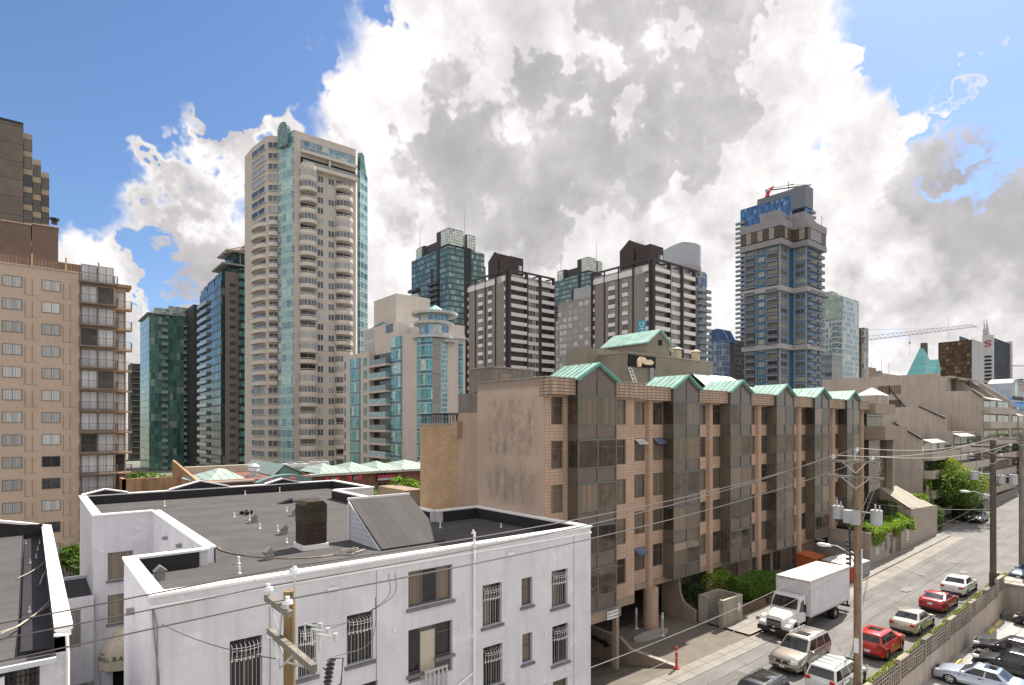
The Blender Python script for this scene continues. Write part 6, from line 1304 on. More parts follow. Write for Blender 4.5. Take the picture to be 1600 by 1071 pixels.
zbands=[Zat(1150,449,Y=Y0) if 0 else P(1218,450,Y=Y0).z,P(1218,541,Y=Y0).z]
for zz in zbands: band(zz-.9,zz+.9,.9,KC,'white_band')
PNk=glass('k_pane',(.05,.06,.05),(.35,.36,.28),.5,stripe=2)
def kw(f,a,b): rep(kb,'window',win(f,a,b,.7,2.35,.04,.09),[KC,PNk],O(zs),cap=50)
def kbal(f,a,b,dp=1.5): 
    rep(kb,'balcony',balc(f,a,b,st,dp*.8,.16,.85),[KC,pm('k_rail',(.10,.12,.15),.5)],O(zs),cap=50); rep(kb,'balcony_door',win(f,a+.2,b-.2,.05,2.4,.04,.1),[KG,glass('k_door',(.02,.02,.02),(.3,.29,.23),.4,stripe=2)],O(zs),cap=50)
kbal(fx,Dp*.68,Dp*.98); kbal(fx,Dp*.04,Dp*.34); kw(fx,Dp*.42,Dp*.6); kw(fy,.6,W*.62); 
D2=Y0-Y2; W3=X3-X2
kw(gx,.3,D2*.75) ; kbal(gy,W3*.12,W3*.48,1.5); kbal(gy,W3*.6,W3*1.0,1.5)
m=MB(); 
for f,us in ((fx,(.02,Dp*.36,Dp*.66,Dp-.1)),(fy,(.1,W*.68)),(gx,(.1,D2-1))):
    m.fr=f
    for u_ in us: m.box(u_-.12,u_+.12,.0,.2,-3,zb_)
m.build('white_trim',KC,kb,merge=False)
mm=MB(); mm.fr=fy; mm.box(0,W*.68,.0,.18,-.1,.15); rep(kb,'white_trim_line',mm,[KC],O(zs),cap=50); mm=MB(gx); mm.box(0,D2*.85,.0,.18,-.1,.15); rep(kb,'white_trim_line',mm,[KC],O(zs),cap=50)
# ================================================================= M and low neighbours
CWm=curtain('pale_grid',1.7,2.85,(.50,.53,.54),((.08,.16,.18),(.25,.36,.36)),.5,.7,metal=.1,blinds=.2,bcol=(.5,.55,.5),ior=1.3,rough=.2)
t,X0,Y0,X1,Y1,z=simple('pale_grid_tower','pale green-white gridded tower right of the blue banded tower',1317,300,1283,1342,463,CWm)
rep(t,'balcony',balc(frX(X0,Y0),(Y1-Y0)*.15,(Y1-Y0)*.5,2.85,1.3,.4,1),[pm('slab_white2',(.6,.6,.6)),RAILG],O(zl(0,z-12,2.85)[:30]),cap=60)
m=MB(); m.box(X0+1,X1-4,Y0+3,Y1-3,z,z+1.6); m.box(X0+2,X0+9,Y0+6,Y0+14,z+1.6,z+4); m.build('roof_screen',pm('pale_green_plant',(.36,.40,.37)),t)
m=MB(frX(X0,Y0)); m.box(0,(Y1-Y0),-.1,.15,z-11,z); m.build('top_glazing',curtain('pale_green_top',2,2.6,(.35,.40,.37),((.18,.28,.24),(.32,.42,.36)),.15,.2,metal=.2),t)
CWo=curtain('office_bands',40,3.3,(.30,.27,.25),((.10,.09,.09),(.2,.18,.17)),.02,1.7,metal=.1,blinds=.2,bcol=(.25,.22,.2))
t,X0,Y0,X1,Y1,z=simple('banded_office','low beige office block with horizontal window bands below the pale grid tower',1300,235,1280,1316,555,CWo,'building')
m=MB(); m.box(X0-.2,X1+.2,Y0-.2,Y1,z,z+.8); m.build('coping',KC,t)
CWbl=curtain('blue_office',1.7,3.2,(.22,.25,.34),((.07,.11,.22),(.22,.28,.42)),.4,.6,metal=.4,blinds=.1)
t,X0,Y0,X1,Y1,z=simple('blue_office','small blue-mirrored office tower with a sloping roof left of the dark stone block',1131,330,1106,1140,533,CWbl,'building')
m=MB(); m.prism([(Y0,z),(Y1,z),(Y1-1,z+7),(Y0+4,z+7.5)],'x',X0,X0+14); m.build('sloped_roof',curtain('blue_roof',1.2,9,(.12,.16,.3),((.05,.09,.2),(.1,.16,.3)),.1,.2,metal=.4),t)
CWst=curtain('stone_grid',2.1,3.0,(.16,.14,.135),((.04,.035,.035),(.08,.07,.07)),1.1,1.3,metal=.1,blinds=.1)
t,X0,Y0,X1,Y1,z=simple('dark_stone_block','dark grey stone block with a small window grid just left of the blue banded tower',1147,345,1134,1170,531,pm('dark_stone',(.13,.115,.11),.85),'building')
m=MB(frY(X0,Y0)); m.box(1,X1-X0,0,.2,-3,z-2); m.build('window_grid',CWst,t)
t,X0,Y0,X1,Y1,z=simple('unfinished_tower','thin unfinished concrete tower with bare floors beside the pale grid tower',1350,330,1341,1357,512,curtain('bare_floors',2.5,3.1,(.33,.30,.27),((.06,.05,.045),(.14,.12,.1)),.5,.9,metal=0,blinds=.3,bcol=(.35,.3,.25)))
ck=thing('tower_crane','white lattice tower crane with a long boom over the far skyline','crane',(X0+4,Y0-3,z-30))
a=P(1345,533,Y=Y0-3); b=P(1455,518,Y=Y0-3); b.y-=25; m=MB(); m.tube([a,b],.22,4); m.tube([a+Vector((0,0,2.2)),a+(b-a)*.9+Vector((0,0,1.8)),b],.12,4)
for k in range(26):
    c=a+(b-a)*(k/27); m.tube([c,c+(b-a)/54+Vector((0,0,2.0)),c+(b-a)/27],.09,3)
m.build('boom',pm('crane_grey',(.22,.2,.2)),ck,merge=False)
m=MB(); m.tube([(a.x-.5,a.y,5),(a.x-.5,a.y,a.z+6)],.6,4); m.tube([(a.x-.5,a.y,a.z+6),(b.x*.6+a.x*.4,b.y*.6+a.y*.4,a.z*.4+b.z*.6+2)],.06,3); m.box(a.x-3,a.x+1,a.y-1,a.y+1,a.z-1.4,a.z+.3); m.build('mast',pm('crane_dark',(.06,.055,.06)),ck)
m=MB(); c=a+(b-a)*.38; m.tube([c,(c.x,c.y,c.z-13)],.07,3); m.box(c.x-1.2,c.x+1.2,c.y-.2,c.y+.2,c.z-5.0,c.z-4.4); m.build('hoist',pm('crane_dark',(.06,.055,.06)),ck)
# low rooftops between hotel and far right
k=0
for (a_,b_,py,Y,mat,lb) in ((1346,1369,572,150,pm('low_brown',(.22,.17,.14)),'small brown rooftop block below the tower crane'),(1358,1392,590,140,NB,'low tan roof block under the crane boom'),(1378,1425,583,130,pm('low_tan',(.35,.29,.24)),'low tan stepped roof just left of the copper château roof'),(1570,1600,600,140,NB,'low taupe block at the right edge beyond the stepped apartments')):
    m=MB(); m.box(Xat(a_,Y),Xat(b_,Y),Y,Y+20,-3,Zat(a_,py,Y=Y)); m.box(Xat(a_,Y)+1,Xat(a_,Y)+4,Y+1,Y+4,Zat(a_,py,Y=Y),Zat(a_,py,Y=Y)+1.5)
    single('low_building',m,mat,lb,'building')
for i,px in enumerate((1347,1351,1355,1362,1377,1389)):
    q=P(px,572,Y=148); m=MB(); m.tube([(q.x,148,20),(q.x,148,Zat(px,560+(i*5)%9,Y=148))],.12,4); single('antenna',m,GRY,'antenna rod on the low roofs under the crane boom, '+('leftmost','second from left','third from left','middle right','second from right','rightmost')[i],'antenna',group='antennas under the crane boom')
# ================================================================= FAR SKYLINE
CWbr=curtain('brown_office',2.2,3.6,(.07,.045,.03),((.03,.02,.015),(.15,.09,.05)),.25,1.0,metal=.2,rough=.3,ior=1.2,blinds=.1,bcol=(.25,.16,.1))
t,X0,Y0,X1,Y1,z=simple('bronze_office_tower','bronze glass office block left of the white and black bank tower',1518,520,1466,1537,531,CWbr)
m=MB(); m.box(X0-.5,X1,Y0-.5,Y0-.2,-3,z+.5); m.build('side_wall',seam('ribbed_side',(.42,.42,.42),2.2,0,.7,.6,.05,wid=.3),t)
m=MB(); m.box(X0+8,X1-6,Y0+10,Y1-14,z,z+5); m.build('roof_plant',BLK,t); m=MB(); m.tube([(X0+12,Y0+20,z+5),(X0+12,Y0+20,z+26)],.12,4); m.build('mast',pm('mast_grey',(.4,.4,.42)),t)
X0,Y0,X1,Y1,z=foot(1552,560,1536,1581,525)
bk=thing('bank_tower','white and charcoal bank tower with a red S emblem near its top','tower',(X0+12,Y0+12,-3.2)); BW=pm('bank_white',(.50,.50,.52),.7,.05,.2); BD=curtain('bank_dark',1.6,3.4,(.03,.03,.04),((.02,.02,.03),(.05,.05,.07)),.3,1.0,metal=.0,ior=1.12,rough=.5,blinds=.05,bcol=(.2,.2,.25))
m=MB(); m.box(X0,X1,Y0+1,Y1,-3,z-1); m.build('dark_body',BD,bk); m=MB(); m.box(X0-.6,X0+3,Y0,Y1+.5,-3,z+1); m.box(X1-4,X1+.5,Y0-.5,Y0+8,-3,z+1.5); m.build('white_pier',BW,bk)
mm=MB(frX(X0-.6,Y0)); Dp=Y1-Y0; mm.box(Dp*.15,Dp*.88,.02,.15,0,1.9); rep(bk,'window_slot',mm,[BLK],O(zl(30,z-17,3.6)[:20]))
mm=MB(frY(X1-4,Y0-.5)); mm.box(2.4,3.6,.02,.15,0,1.8); rep(bk,'window_slot',mm,[BLK],O(zl(30,z-10,3.6)[:24]))
m=MB(frX(X0-.6,Y0)); uc,zc_=Dp*.52,z-7; pts=[(uc+4.2*math.cos(R_(a)) if 0 else 0,0,0) for a in ()]
def S(dx,dz,s=1.0): return [(uc-s*x+dx,.25,zc_+s*y+dz) for x,y in ((4.6,3.6),(1.5,4.0),(-2.2,3.6),(-4.0,2.0),(-2.6,.6),(0,0),(2.6,-.6),(4.0,-2.0),(2.2,-3.6),(-1.5,-4.0),(-4.6,-3.6))]
m.tube(S(0,0,.62),.62,5); m.build('emblem',pm('emblem_red',(.45,.03,.05),.5),bk)
m=MB()
for k in range(7): x=X0+1+k*1.7; m.tube([(x,Y0+4+k,z),(x,Y0+4+k,z+9+4*(k%3))],.25,4)
for zz in (3,6): m.tube([(X0,Y0+3,z+zz),(X0+10,Y0+10,z+zz)],.25,4)
for k in range(4): x=X0+14+k*4; m.tube([(x,Y0+8,z-1),(x+1.5,Y0+8,z+3+k%2*3)],.3,4); m.cyl(x+1.5,Y0+8,z+3,z+3.4,1.3,.3,n=8)
m.build('roof_antennas',pm('antenna_grey',(.25,.25,.26)),bk,merge=False)
# château hotel with copper roofs
X0,Y0,X1,Y1,z=foot(1440,470,1418,1468,588)
ch=thing('chateau_hotel','steep turquoise copper roof of a château hotel with a dark chimney on the skyline','building',(X0+8,Y0+10,-3.2)); CU=seam('turquoise_copper',(.16,.44,.42),2.0,2,.6,.8,.1,wid=.1)
m=MB(); m.box(X0,X1,Y0,Y1,-3,z); m.build('wall',KC,ch)
ap=P(1437,547,d=485); m=MB(); bx0,bx1,by0,by1=X0-1,X1-8,Y0-2,Y1+1; zz=z
rd=[(bx0,by0,zz),(bx1,by0,zz),(bx1,by1,zz),(bx0,by1,zz)]; ya,yb_=by0+8,by1-12
ym_=(by0+by1)/2; A_=((bx0+bx1)/2-3,ym_-1.5,ap.z+1); B__=((bx0+bx1)/2-3,ym_+1.5,ap.z+1); 
m.poly([rd[0],rd[1],A_]); m.poly([rd[1],rd[2],B__,A_]); m.poly([rd[2],rd[3],B__]); m.poly([rd[3],rd[0],A_,B__]); m.build('steep_roof',CU,ch)
m=MB(); q=P(1457,566,Y=Y0); m.box(X1-12,X1-1,Y0-1,Y0+7,z,Zat(1457,574,Y=Y0)); m.prism([(X1-12,Zat(1457,574,Y=Y0)),(X1-1,Zat(1457,574,Y=Y0)),(X1-6,Zat(1457,560,Y=Y0))],'y',Y0-1,Y0+7); m.cyl(X1+1,Y0+2,z,Zat(1466,566,Y=Y0),1.2,.1,n=8); m.build('dormer_roof',CU,ch)
m=MB(); x=(bx0+bx1)/2+1; m.box(x,x+4.5,ym_-2,ym_+2,z+8,Zat(1440,537,d=490) if 0 else P(1440,537,d=490).z); m.build('chimney',pm('stone_dark',(.12,.10,.09),.9),ch)
# arched hall and distant low city
t=thing('arched_hall','pale hall with a round rose window beside the white and charcoal bank tower','building',(0,0,0)); X0,Y0,X1,Y1,z=foot(1581,470,None,1640,610); t.location=(X0+20,Y0+8,-3.2)
m=MB(); m.box(X0,X1,Y0,Y0+20,-3,z); m.prism([(X0,z),(X0+26,z),(X0+24,z+6),(X0+13,z+10),(X0+2,z+6)],'y',Y0,Y0+16); m.build('wall',pm('hall_pale',(.42,.44,.48),.8),t)
m=MB(frY(X0,Y0)); m.prism([(13+6*math.cos(R_(a)),z+1+6*math.sin(R_(a))) for a in range(0,360,20)],'y',.02,.3); m.build('rose_window',glass('rose',(.05,.06,.08),(.2,.25,.3),.3),t)
m=MB(frY(X0,Y0)); m.box(1.5,2.6,.02,.3,z-7.5,z-4.5); rep(t,'window',m,[DRK],[Vector((3.6*i,0,0)) for i in range(12)])
far=[(1588,1640,593,640,(.20,.14,.12),'brown far-off apartment block behind the arched hall'),(1565,1640,628,330,(.10,.25,.5),'bright blue low roof at the right edge of the skyline'),(1400,1470,600,300,(.3,.28,.27),'grey-tan low block in front of the copper château roof'),(1600,1700,640,260,(.3,.3,.33),'grey low block beyond the right edge of the street'),(1560,1640,648,230,(.45,.45,.47),'pale low commercial block below the blue roof')]
for a_,b_,py,d_,c_,lb in far:
    p=P(a_,py,d=d_); m=MB(); x1=Xat(b_,p.y); m.box(p.x,x1,p.y,p.y+30,-3,p.z)
    for k in range(3): m.box(p.x+4+k*(x1-p.x)/4,p.x+7+k*(x1-p.x)/4,p.y+3,p.y+8,p.z,p.z+2+(k%2)*1.5)
    single('low_building',m,curtain('far_wall_%d'%a_,3.5,3.3,c_,([x*.35 for x in c_],[x*.6 for x in c_]),1.9,1.9,metal=.1,blinds=.1) if a_!=1565 else pm('blue_roofing',c_,.6),lb,'building')
q=P(1600,572,d=600); m=MB(); m.tube([P(1583,571.5,d=600),P(1615,572,d=600)],.7,4); m.tube([P(1606,571,d=600),P(1606,640,d=600)],.8,4); single('tower_crane',m,pm('crane_pale',(.4,.4,.42)),'pale distant crane boom at the right edge of the photo','crane')
# ================================================================= VEGETATION
LF1=leafmat('leaf_bright',(.10,.17,.025),(.16,.25,.04),(.26,.33,.07)); LF2=leafmat('leaf_mid',(.045,.085,.02),(.08,.13,.03),(.12,.19,.045)); LF3=leafmat('leaf_dark',(.018,.035,.012),(.03,.055,.02),(.05,.085,.03)); LFY=leafmat('leaf_yellow',(.35,.33,.04),(.45,.40,.05),(.25,.28,.05))
LFM=leafmat('leaf_maple',(.11,.145,.025),(.17,.21,.04),(.26,.29,.07)); BARK=pm('bark',(.07,.05,.035),.9,.3,3,.02)
def leaves(mb,c,r,n,s,rz=None,flat=.6,shell=.55):
    rz=rz or r
    for i in range(n):
        a=random.uniform(0,6.2832); u=random.uniform(-1,1); q=random.uniform(shell,1)**.6; k=math.sqrt(1-u*u)
        x,y,z=c[0]+r*q*k*math.cos(a),c[1]+r*q*k*math.sin(a),c[2]+rz*q*u
        d1=Vector((random.gauss(0,1),random.gauss(0,1),random.gauss(0,flat))).normalized(); d2=d1.cross(Vector((random.gauss(0,1),random.gauss(0,1),random.gauss(0,1)))).normalized()
        e=s*random.uniform(.6,1.3); p=Vector((x,y,z)); 
        mb.poly([tuple(p-d1*e*.5),tuple(p+d2*e*.32),tuple(p+d1*e*.5),tuple(p-d2*e*.32)])
def tree(label,base,h,crown_r,crown_z,nclump,nleaf,ls,mats,name='tree',cat='tree',group=None,rz=1.2,clr=None,limbs=True):
    t=thing(name,label,cat,base,group); b=Vector(base); m=MB()
    tr=max(.08,h*.022); top=crown_z[0]+(crown_z[1]-crown_z[0])*.5
    pts=[b,b+Vector((.1,0,(top-b.z)*.4)),Vector((b.x+.2,b.y+.1,top))]; m.tube(pts,tr,7,tr*.5)
    cl=[]
    for i in range(nclump):
        a=random.uniform(0,6.28); u=random.random(); z=crown_z[0]+(crown_z[1]-crown_z[0])*u; rr=crown_r*math.sqrt(max(.05,1-(2*u-.85)**2*.9))*math.sqrt(random.uniform(.1,1))
        cl.append(Vector((b.x+rr*math.cos(a),b.y+rr*math.sin(a),z)))
    if limbs:
        for c in cl[:16]: m.tube([b+Vector((.1,0,(c.z-b.z)*.45)),(b+c)/2+Vector((0,0,(c.z-b.z)*.2)),c],tr*.4,5,.03)
    m.build('trunk',BARK,t)
    ms=[MB() for _ in mats]
    for i,c in enumerate(cl): leaves(ms[i%len(mats)],c,(clr or crown_r*.36)*random.uniform(.7,1.2),nleaf//nclump,ls,rz=(clr or crown_r*.36)*.62)
    for i,(mm,mt) in enumerate(zip(ms,mats)): mm.build('crown',mt,t,merge=False)
    return t
tree('large green spreading maple at the street corner in front of the stepped apartments',(100.7,25.6,1.4),8.6,4.9,(4.6,9.7),95,23000,.29,[LFM,LF2,LFM,LF2])
for (x,y,z0,h,r,lb,mt) in ((95.2,26.5,1.2,4.6,.8,'dark slim cypress left of the maple by the taupe wall',LF3),(96.6,26.6,1.2,4.4,.8,'second dark cypress, closer to the maple',LF3),(93.2,27.0,1.2,4.0,1.2,'round dark shrub at the foot of the taupe gable wall',LF3)):
    t=thing('cypress',lb,'shrub',(x,y,z0)); m=MB(); m.tube([(x,y,z0),(x,y,z0+h*.5)],.08,5); m.build('stem',BARK,t); m=MB()
    for k in range(10): leaves(m,(x,y,z0+h*(k+.5)/10),r*(1-.07*k),170,.28,rz=h*.09)
    m.build('foliage',mt,t,merge=False)
x,y=94.3,25.4; t=thing('slender_tree','tall light green sapling beside the dark cypresses','tree',(x,y,1.4)); m=MB(); m.tube([(x,y,1.4),(x,y,7)],.07,5); m.build('trunk',BARK,t); m=MB()
for k in range(12): leaves(m,(x+random.uniform(-.2,.2),y,2.4+.45*k),.8-.035*k,80,.26)
m.build('crown',LF1,t,merge=False)
def hedge(name,label,x0,x1,y0,y1,z0,z1,n,s,mt,cat='hedge',rnd_=.0,group=None):
    m=MB(); 
    for i in range(n):
        x,y,z=random.uniform(x0,x1),random.uniform(y0,y1),random.uniform(z0,z1); f=random.choice('xXyYzzz')
        if f=='x':x=x0
        if f=='X':x=x1
        if f=='y':y=y0
        if f=='Y':y=y1
        if f=='z':z=z1
        if rnd_:
            cx,cy,cz=(x0+x1)/2,(y0+y1)/2,(z0+z1)/2; v=Vector(((x-cx)/(x1-x0)*2,(y-cy)/(y1-y0)*2,(z-cz)/(z1-z0)*2)); l=v.length; mx=max(abs(v.x),abs(v.y),abs(v.z)); k=1-rnd_+rnd_*mx/max(l,.01); x,y,z=cx+(x-cx)*k,cy+(y-cy)*k,cz+(z-cz)*k
        z+=.12*math.sin(x*2.1)*math.cos(y*1.7)
        leaves(m,(x,y,z),.12,1,s,shell=.1)
    return tag(m.build(name,mt,merge=False),label,cat,group)
hedge('round_hedge','tall clipped dark hedge with rounded top at the end of the annex',88.9,93.2,23.1,26.5,.9,4.6,5200,.26,LF2,rnd_=.75)
hedge('hedge','dark clipped hedge under the maple beside the side street',99.5,110,22.6,24.2,1.6,4.2,4200,.32,LF3,rnd_=.3)
hedge('shrub','dark evergreen shrub in the notch of the driveway side wall',39.5,41.2,25.7,27.6,.3,2.5,2200,.17,LF3,'shrub',rnd_=.8)
hedge('shrub','feathery green cedar hedge in the planter behind the gate enclosure',44.6,50.5,24.2,26.4,.7,2.3,9500,.17,leafmat('leaf_cedar',(.08,.155,.02),(.11,.19,.03),(.16,.25,.05)),'shrub',rnd_=.5)
hedge('shrub','yellow-green leafy bush at the left end of the planter hedge',42.6,46.2,26.2,27.9,.7,2.8,2300,.2,LF1,'shrub',rnd_=.7)
# ivy over the annex edge
m=MB()
for i in range(7200):
    x=random.uniform(66.6,79.0); t_=random.random(); lim=.55+.5*math.sin(x*1.3)+.35*math.sin(x*3.1+1)
    if 66.6<x<68.6: lim+=.9
    if t_<.6: y=random.uniform(AY-.25,AY+2.2); z=AZ1+.12+.5*math.sin((y-AY)*1.4)*abs(math.sin(x*.9+.5))+random.uniform(0,.3)
    else: y=AY-.1-random.uniform(0,.25); z=AZ1+.15-random.random()**1.3*max(.1,lim)
    leaves(m,(x,y,z),.1,1,.27,shell=.1)
tag(m.build('ivy',LF1,merge=False),'bright green ivy spilling over the roof edge of the taupe annex','ivy',kind='stuff')
hedge('shrub','clipped dark green block on the annex roof beside the striped skylight',76.9,79.0,24.2,26.2,3.9,6.0,1500,.24,LF3,'shrub',rnd_=.4)
hedge('shrub','yellow-green climber behind the striped skylight',86.2,90,24,27,5,6.2,1500,.28,LF1,'shrub',rnd_=.7)
hedge('shrub','pale green bush row on the annex roof by the end of the brown hotel',70,76,27,29,4,5.3,1700,.25,LF2,'shrub',rnd_=.7)
# left side and background trees
tree('leafy green tree between the beige high-rise and the shopping strip',(Xat(224,96),96,-3.2),14,4.6,(1,7.8),40,5200,.6,[LF2,LF2,LF1])
for i,(px,Y,zt,r,lb) in enumerate(((262,112,6.3,2.6,'small green treetop left of the ochre strip wall'),(345,108,7.4,3.2,'green treetop behind the shopping strip, below the grey and green tower'),(385,110,7.0,2.6,'green treetop just left of the gabled copper roof'))):
    tree(lb,(Xat(px,Y),Y,-3.2),11,r,(zt-3.6,zt),16,1500,.6,[LF2,LF1])
tree('broad-leaved tree in front of the shopping strip beside the buff brick wall',(Xat(632,58),58,-3.2),12,3.0,(3.2,8.9),42,3400,.42,[LF1,LF2,LF1])
tree('dark green bush in the gap left of the white stucco hotel',(Xat(112,62),62,-3.2),9,2.3,(-1,4.6),26,2600,.4,[LF2])
tree('yellow-leaved shrub in the alley behind the left white building',(Xat(98,50)+.3,50,-3.2),6,1.2,(-.3,4.2),20,1900,.3,[LFY,LFY,LF1])
tree('dark garden bush at the bottom of the alley',(2.0,38,-3.2),3,1.0,(-3,-.4),8,800,.22,[LF3,LF2])
m=MB(); q=P(97,862,Y=66); m.box(q.x-1.5,q.x+2.2,64.5,68,-3.2,-1.6); m.box(q.x-1.2,q.x+1.8,64.9,67.6,-1.6,-.9); single('blue_bin_van',m,paint('van_blue',(.02,.12,.4)),'blue van glimpsed in the alley behind the yellow shrub','van',bevel=.15)
# side-street plants far right
tree('tall green tree at the right edge beyond the far utility pole',(150,22,3),9,4.0,(6,13.5),30,4200,.5,[LF1,LF2])
tree('green street tree farther down the road at the right edge',(210,20,4),9,5,(6,13.5),24,2600,.7,[LF1,LF2])
hedge('shrub','low green verge shrub at the kerb of the side street',104,108,21.3,22.4,1.7,2.1,500,.22,LF1,'shrub')
hedge('shrub','orange-flowering planter on the far parkade terrace',152,160,24.2,25.4,7,8.4,800,.4,leafmat('leaf_orange',(.5,.16,.03),(.4,.2,.05),(.2,.25,.05)),'shrub')
for (px,Y,z0,h,lb) in ((1413,24.5,1.4,4.6,'wooden sign post in front of the cypresses'),(1449,25,1.5,5.5,'tall post with a small white notice left of the maple')):
    x=Xat(px,Y); m=MB(); m.box(x-.1,x+.1,Y-.1,Y+.1,z0,z0+h); m.box(x-.3,x+.3,Y-.14,Y-.1,z0+h*.55,z0+h*.75); single('sign_post',m,pm('post_grey',(.32,.28,.24)),lb,'post')
# ================================================================= BLOCK FENCE AND LOT
fn=thing('block_fence','long pierced concrete block fence on a retaining wall between the verge and the parking lot','fence',(50,12.3,-1.66))
m=MB(); steps=[(34,40,.0),(40,44.6,.14),(44.6,50,.28),(50,55.5,.42),(55.5,60,.56),(60,64,.70),(64,66.3,.95)]
FB=pm('block_concrete',(.33,.28,.23),.95,.2,1.2,.02,streak=.2)
for a,b,dz in steps: m.box(a,b,12.2,12.42,-1.66,-.35+dz)
m.build('retaining_wall',pm('retaining_concrete',(.38,.33,.28),.9,.15,.5,.01,streak=.4),fn)
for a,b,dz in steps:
    z0=-.35+dz; z1=z0+1.1; m=MB(); n=int((b-a)/.34); w_=(b-a)/n
    for i in range(n+1): m.box(a+w_*i-.05,a+w_*i+.05,12.22,12.235,z0,z1)
    for k in range(6):
        z=z0+.22*k; 
        for i in range(n):
            pat=(i//4)%2
            if pat and k in(2,3): continue
            m.box(a+w_*i+.05,a+w_*(i+1)-.05,12.223,12.238,z-.03,z+.03) 
    for i in range(n):
        if (i//4)%2: 
            for k in (.33,.66): m.box(a+w_*(i+k)-.015,a+w_*(i+k)+.015,12.222,12.237,z0+.25,z0+.85)
    pn_=m.build('screen_panel',FB,fn,merge=False)
    m=MB(); m.box(a,b,12.31,12.4,z0,z1); m.build('shade_backing',pm('opening_shade',(.035,.03,.025),.95),fn)  # near-black board added so the block openings read as deep shade
    m=MB(); m.box(a,a+1.6 if b-a>3 else b,12.17,12.45,z1+.02,z1+.13); m.box(a-.09,a+.09,12.18,12.44,z0,z1+.02); m.build('pier',CONd if dz in(.28,.7) else FB,pn_)
m=MB(); m.box(66.3,69.2,9.6,12.5,-1.66,1.0); ub=single('utility_shed',m,pm('shed_concrete',(.36,.31,.27),.9,.15,.7,.01,streak=.3),'square concrete utility shed at the far end of the block fence','shed'); m=MB(); m.box(66.2,69.3,9.5,12.6,1.0,1.14); m.build('roof_slab',CON,ub); m=MB(); m.box(67.2,68.2,9.55,9.6,-1.4,.7); m.build('door',DRK,ub)
bl=thing('balustrade','short concrete balustrade beside the utility shed at the right edge','balustrade',(70,12.6,.7)); m=MB(); m.box(66.3,66.9,12.4,13.3,.6,1.9); m.box(67,75,9.3,9.5,1.75,1.9)
for i in range(26): x=67+.31*i; m.box(x,x+.12,9.33,9.47,1.15,1.75)
m.build('rail',FB,bl)
for (px,py,l,c,lb) in ((1495,1035,1.9,'y','yellow wheel stop nearest the silver sedan'),(1549,984,1.6,'y','yellow wheel stop in front of the black wagon'),(1559,973,1.7,'y','yellow wheel stop second from the shed'),(1571,963,1.4,'g','grey wheel stop closest to the utility shed')):
    q=P(px,py,z=-1.5); m=MB(); m.prism([(q.y-.1,-1.66),(q.y+.1,-1.66),(q.y+.06,-1.5),(q.y-.06,-1.5)],'x',q.x-l/2,q.x+l/2); single('wheel_stop',m,pm('stop_yellow',(.62,.47,.12),.8,.2,3) if c=='y' else CONd,lb,'wheel stop')
m=MB(); 
for x in (44,48.9,52.5,56.4,60.4,64): m.box(x-.05,x+.05,6,11.6,-1.656,-1.652)
struct('bay_lines',m,pm('line_paint',(.6,.58,.5),.8,.15,3))
m=MB(); q=(65.4,11.2); m.box(64.6,66.2,11.0,12.1,-1.66,-1.2); m.box(64.7,66.1,11.1,12.0,-1.2,-1.1); single('concrete_step',m,CONd,'low concrete steps at the foot of the utility shed','steps',bevel=.03)
# dumpsters
def dumpster(label,x0,x1,y0,y1,z0,h,mat,lidm):
    t=thing('dumpster',label,'dumpster',((x0+x1)/2,(y0+y1)/2,z0)); m=MB(); m.prism([(y0,z0+.15),(y1,z0+.15),(y1,z0+h),(y0,z0+h*.86)],'x',x0,x1); m.build('bin',mat,t,bevel=.02)
    m=MB(); m.add([(x0-.03,y0-.05,z0+h*.87),(x1+.03,y0-.05,z0+h*.87),(x1+.03,y1+.03,z0+h*1.02),(x0-.03,y1+.03,z0+h*1.02),(x0-.03,y0-.05,z0+h*.92),(x1+.03,y0-.05,z0+h*.92),(x1+.03,y1+.03,z0+h*1.07),(x0-.03,y1+.03,z0+h*1.07)],[(0,3,2,1),(4,5,6,7),(0,1,5,4),(1,2,6,5),(2,3,7,6),(3,0,4,7)]); m.build('lid',lidm,t)
    m=MB(); 
    for k in range(5): x=x0+(x1-x0)*k/4; m.box(x-.04,x+.04,y0-.05,y0,z0+.15,z0+h*.8)
    m.box(x0-.02,x1+.02,y0-.06,y0,z0+h*.5,z0+h*.56); m.build('rib',mat,t)
    m=MB()
    for x in (x0+.15,x1-.3):
        for y in (y0+.1,y1-.25): m.box(x,x+.15,y,y+.15,z0,z0+.15)
    m.build('caster',BLK,t)
DR=pm('dumpster_red',(.42,.035,.02),.5,.15,2); DOg=pm('dumpster_orange',(.40,.10,.03),.6,.15,2); DG=pm('dumpster_grey',(.30,.29,.30),.6,.15,2); LD=pm('lid_grey',(.42,.42,.44),.5,.1,2)
g0=gz(60)
dumpster('red dumpster with white lid left of the grey one behind the utility pole',58.2,60.3,21.7,24.2,g0,1.7,DR,LD)
dumpster('grey dumpster with red side beside the annex wall',60.5,62.6,21.7,24.2,g0,1.65,DG,LD)
dumpster('orange dumpster farther back against the brown hotel',58.5,60.8,25.0,26.8,g0+.1,1.7,DOg,DOg)
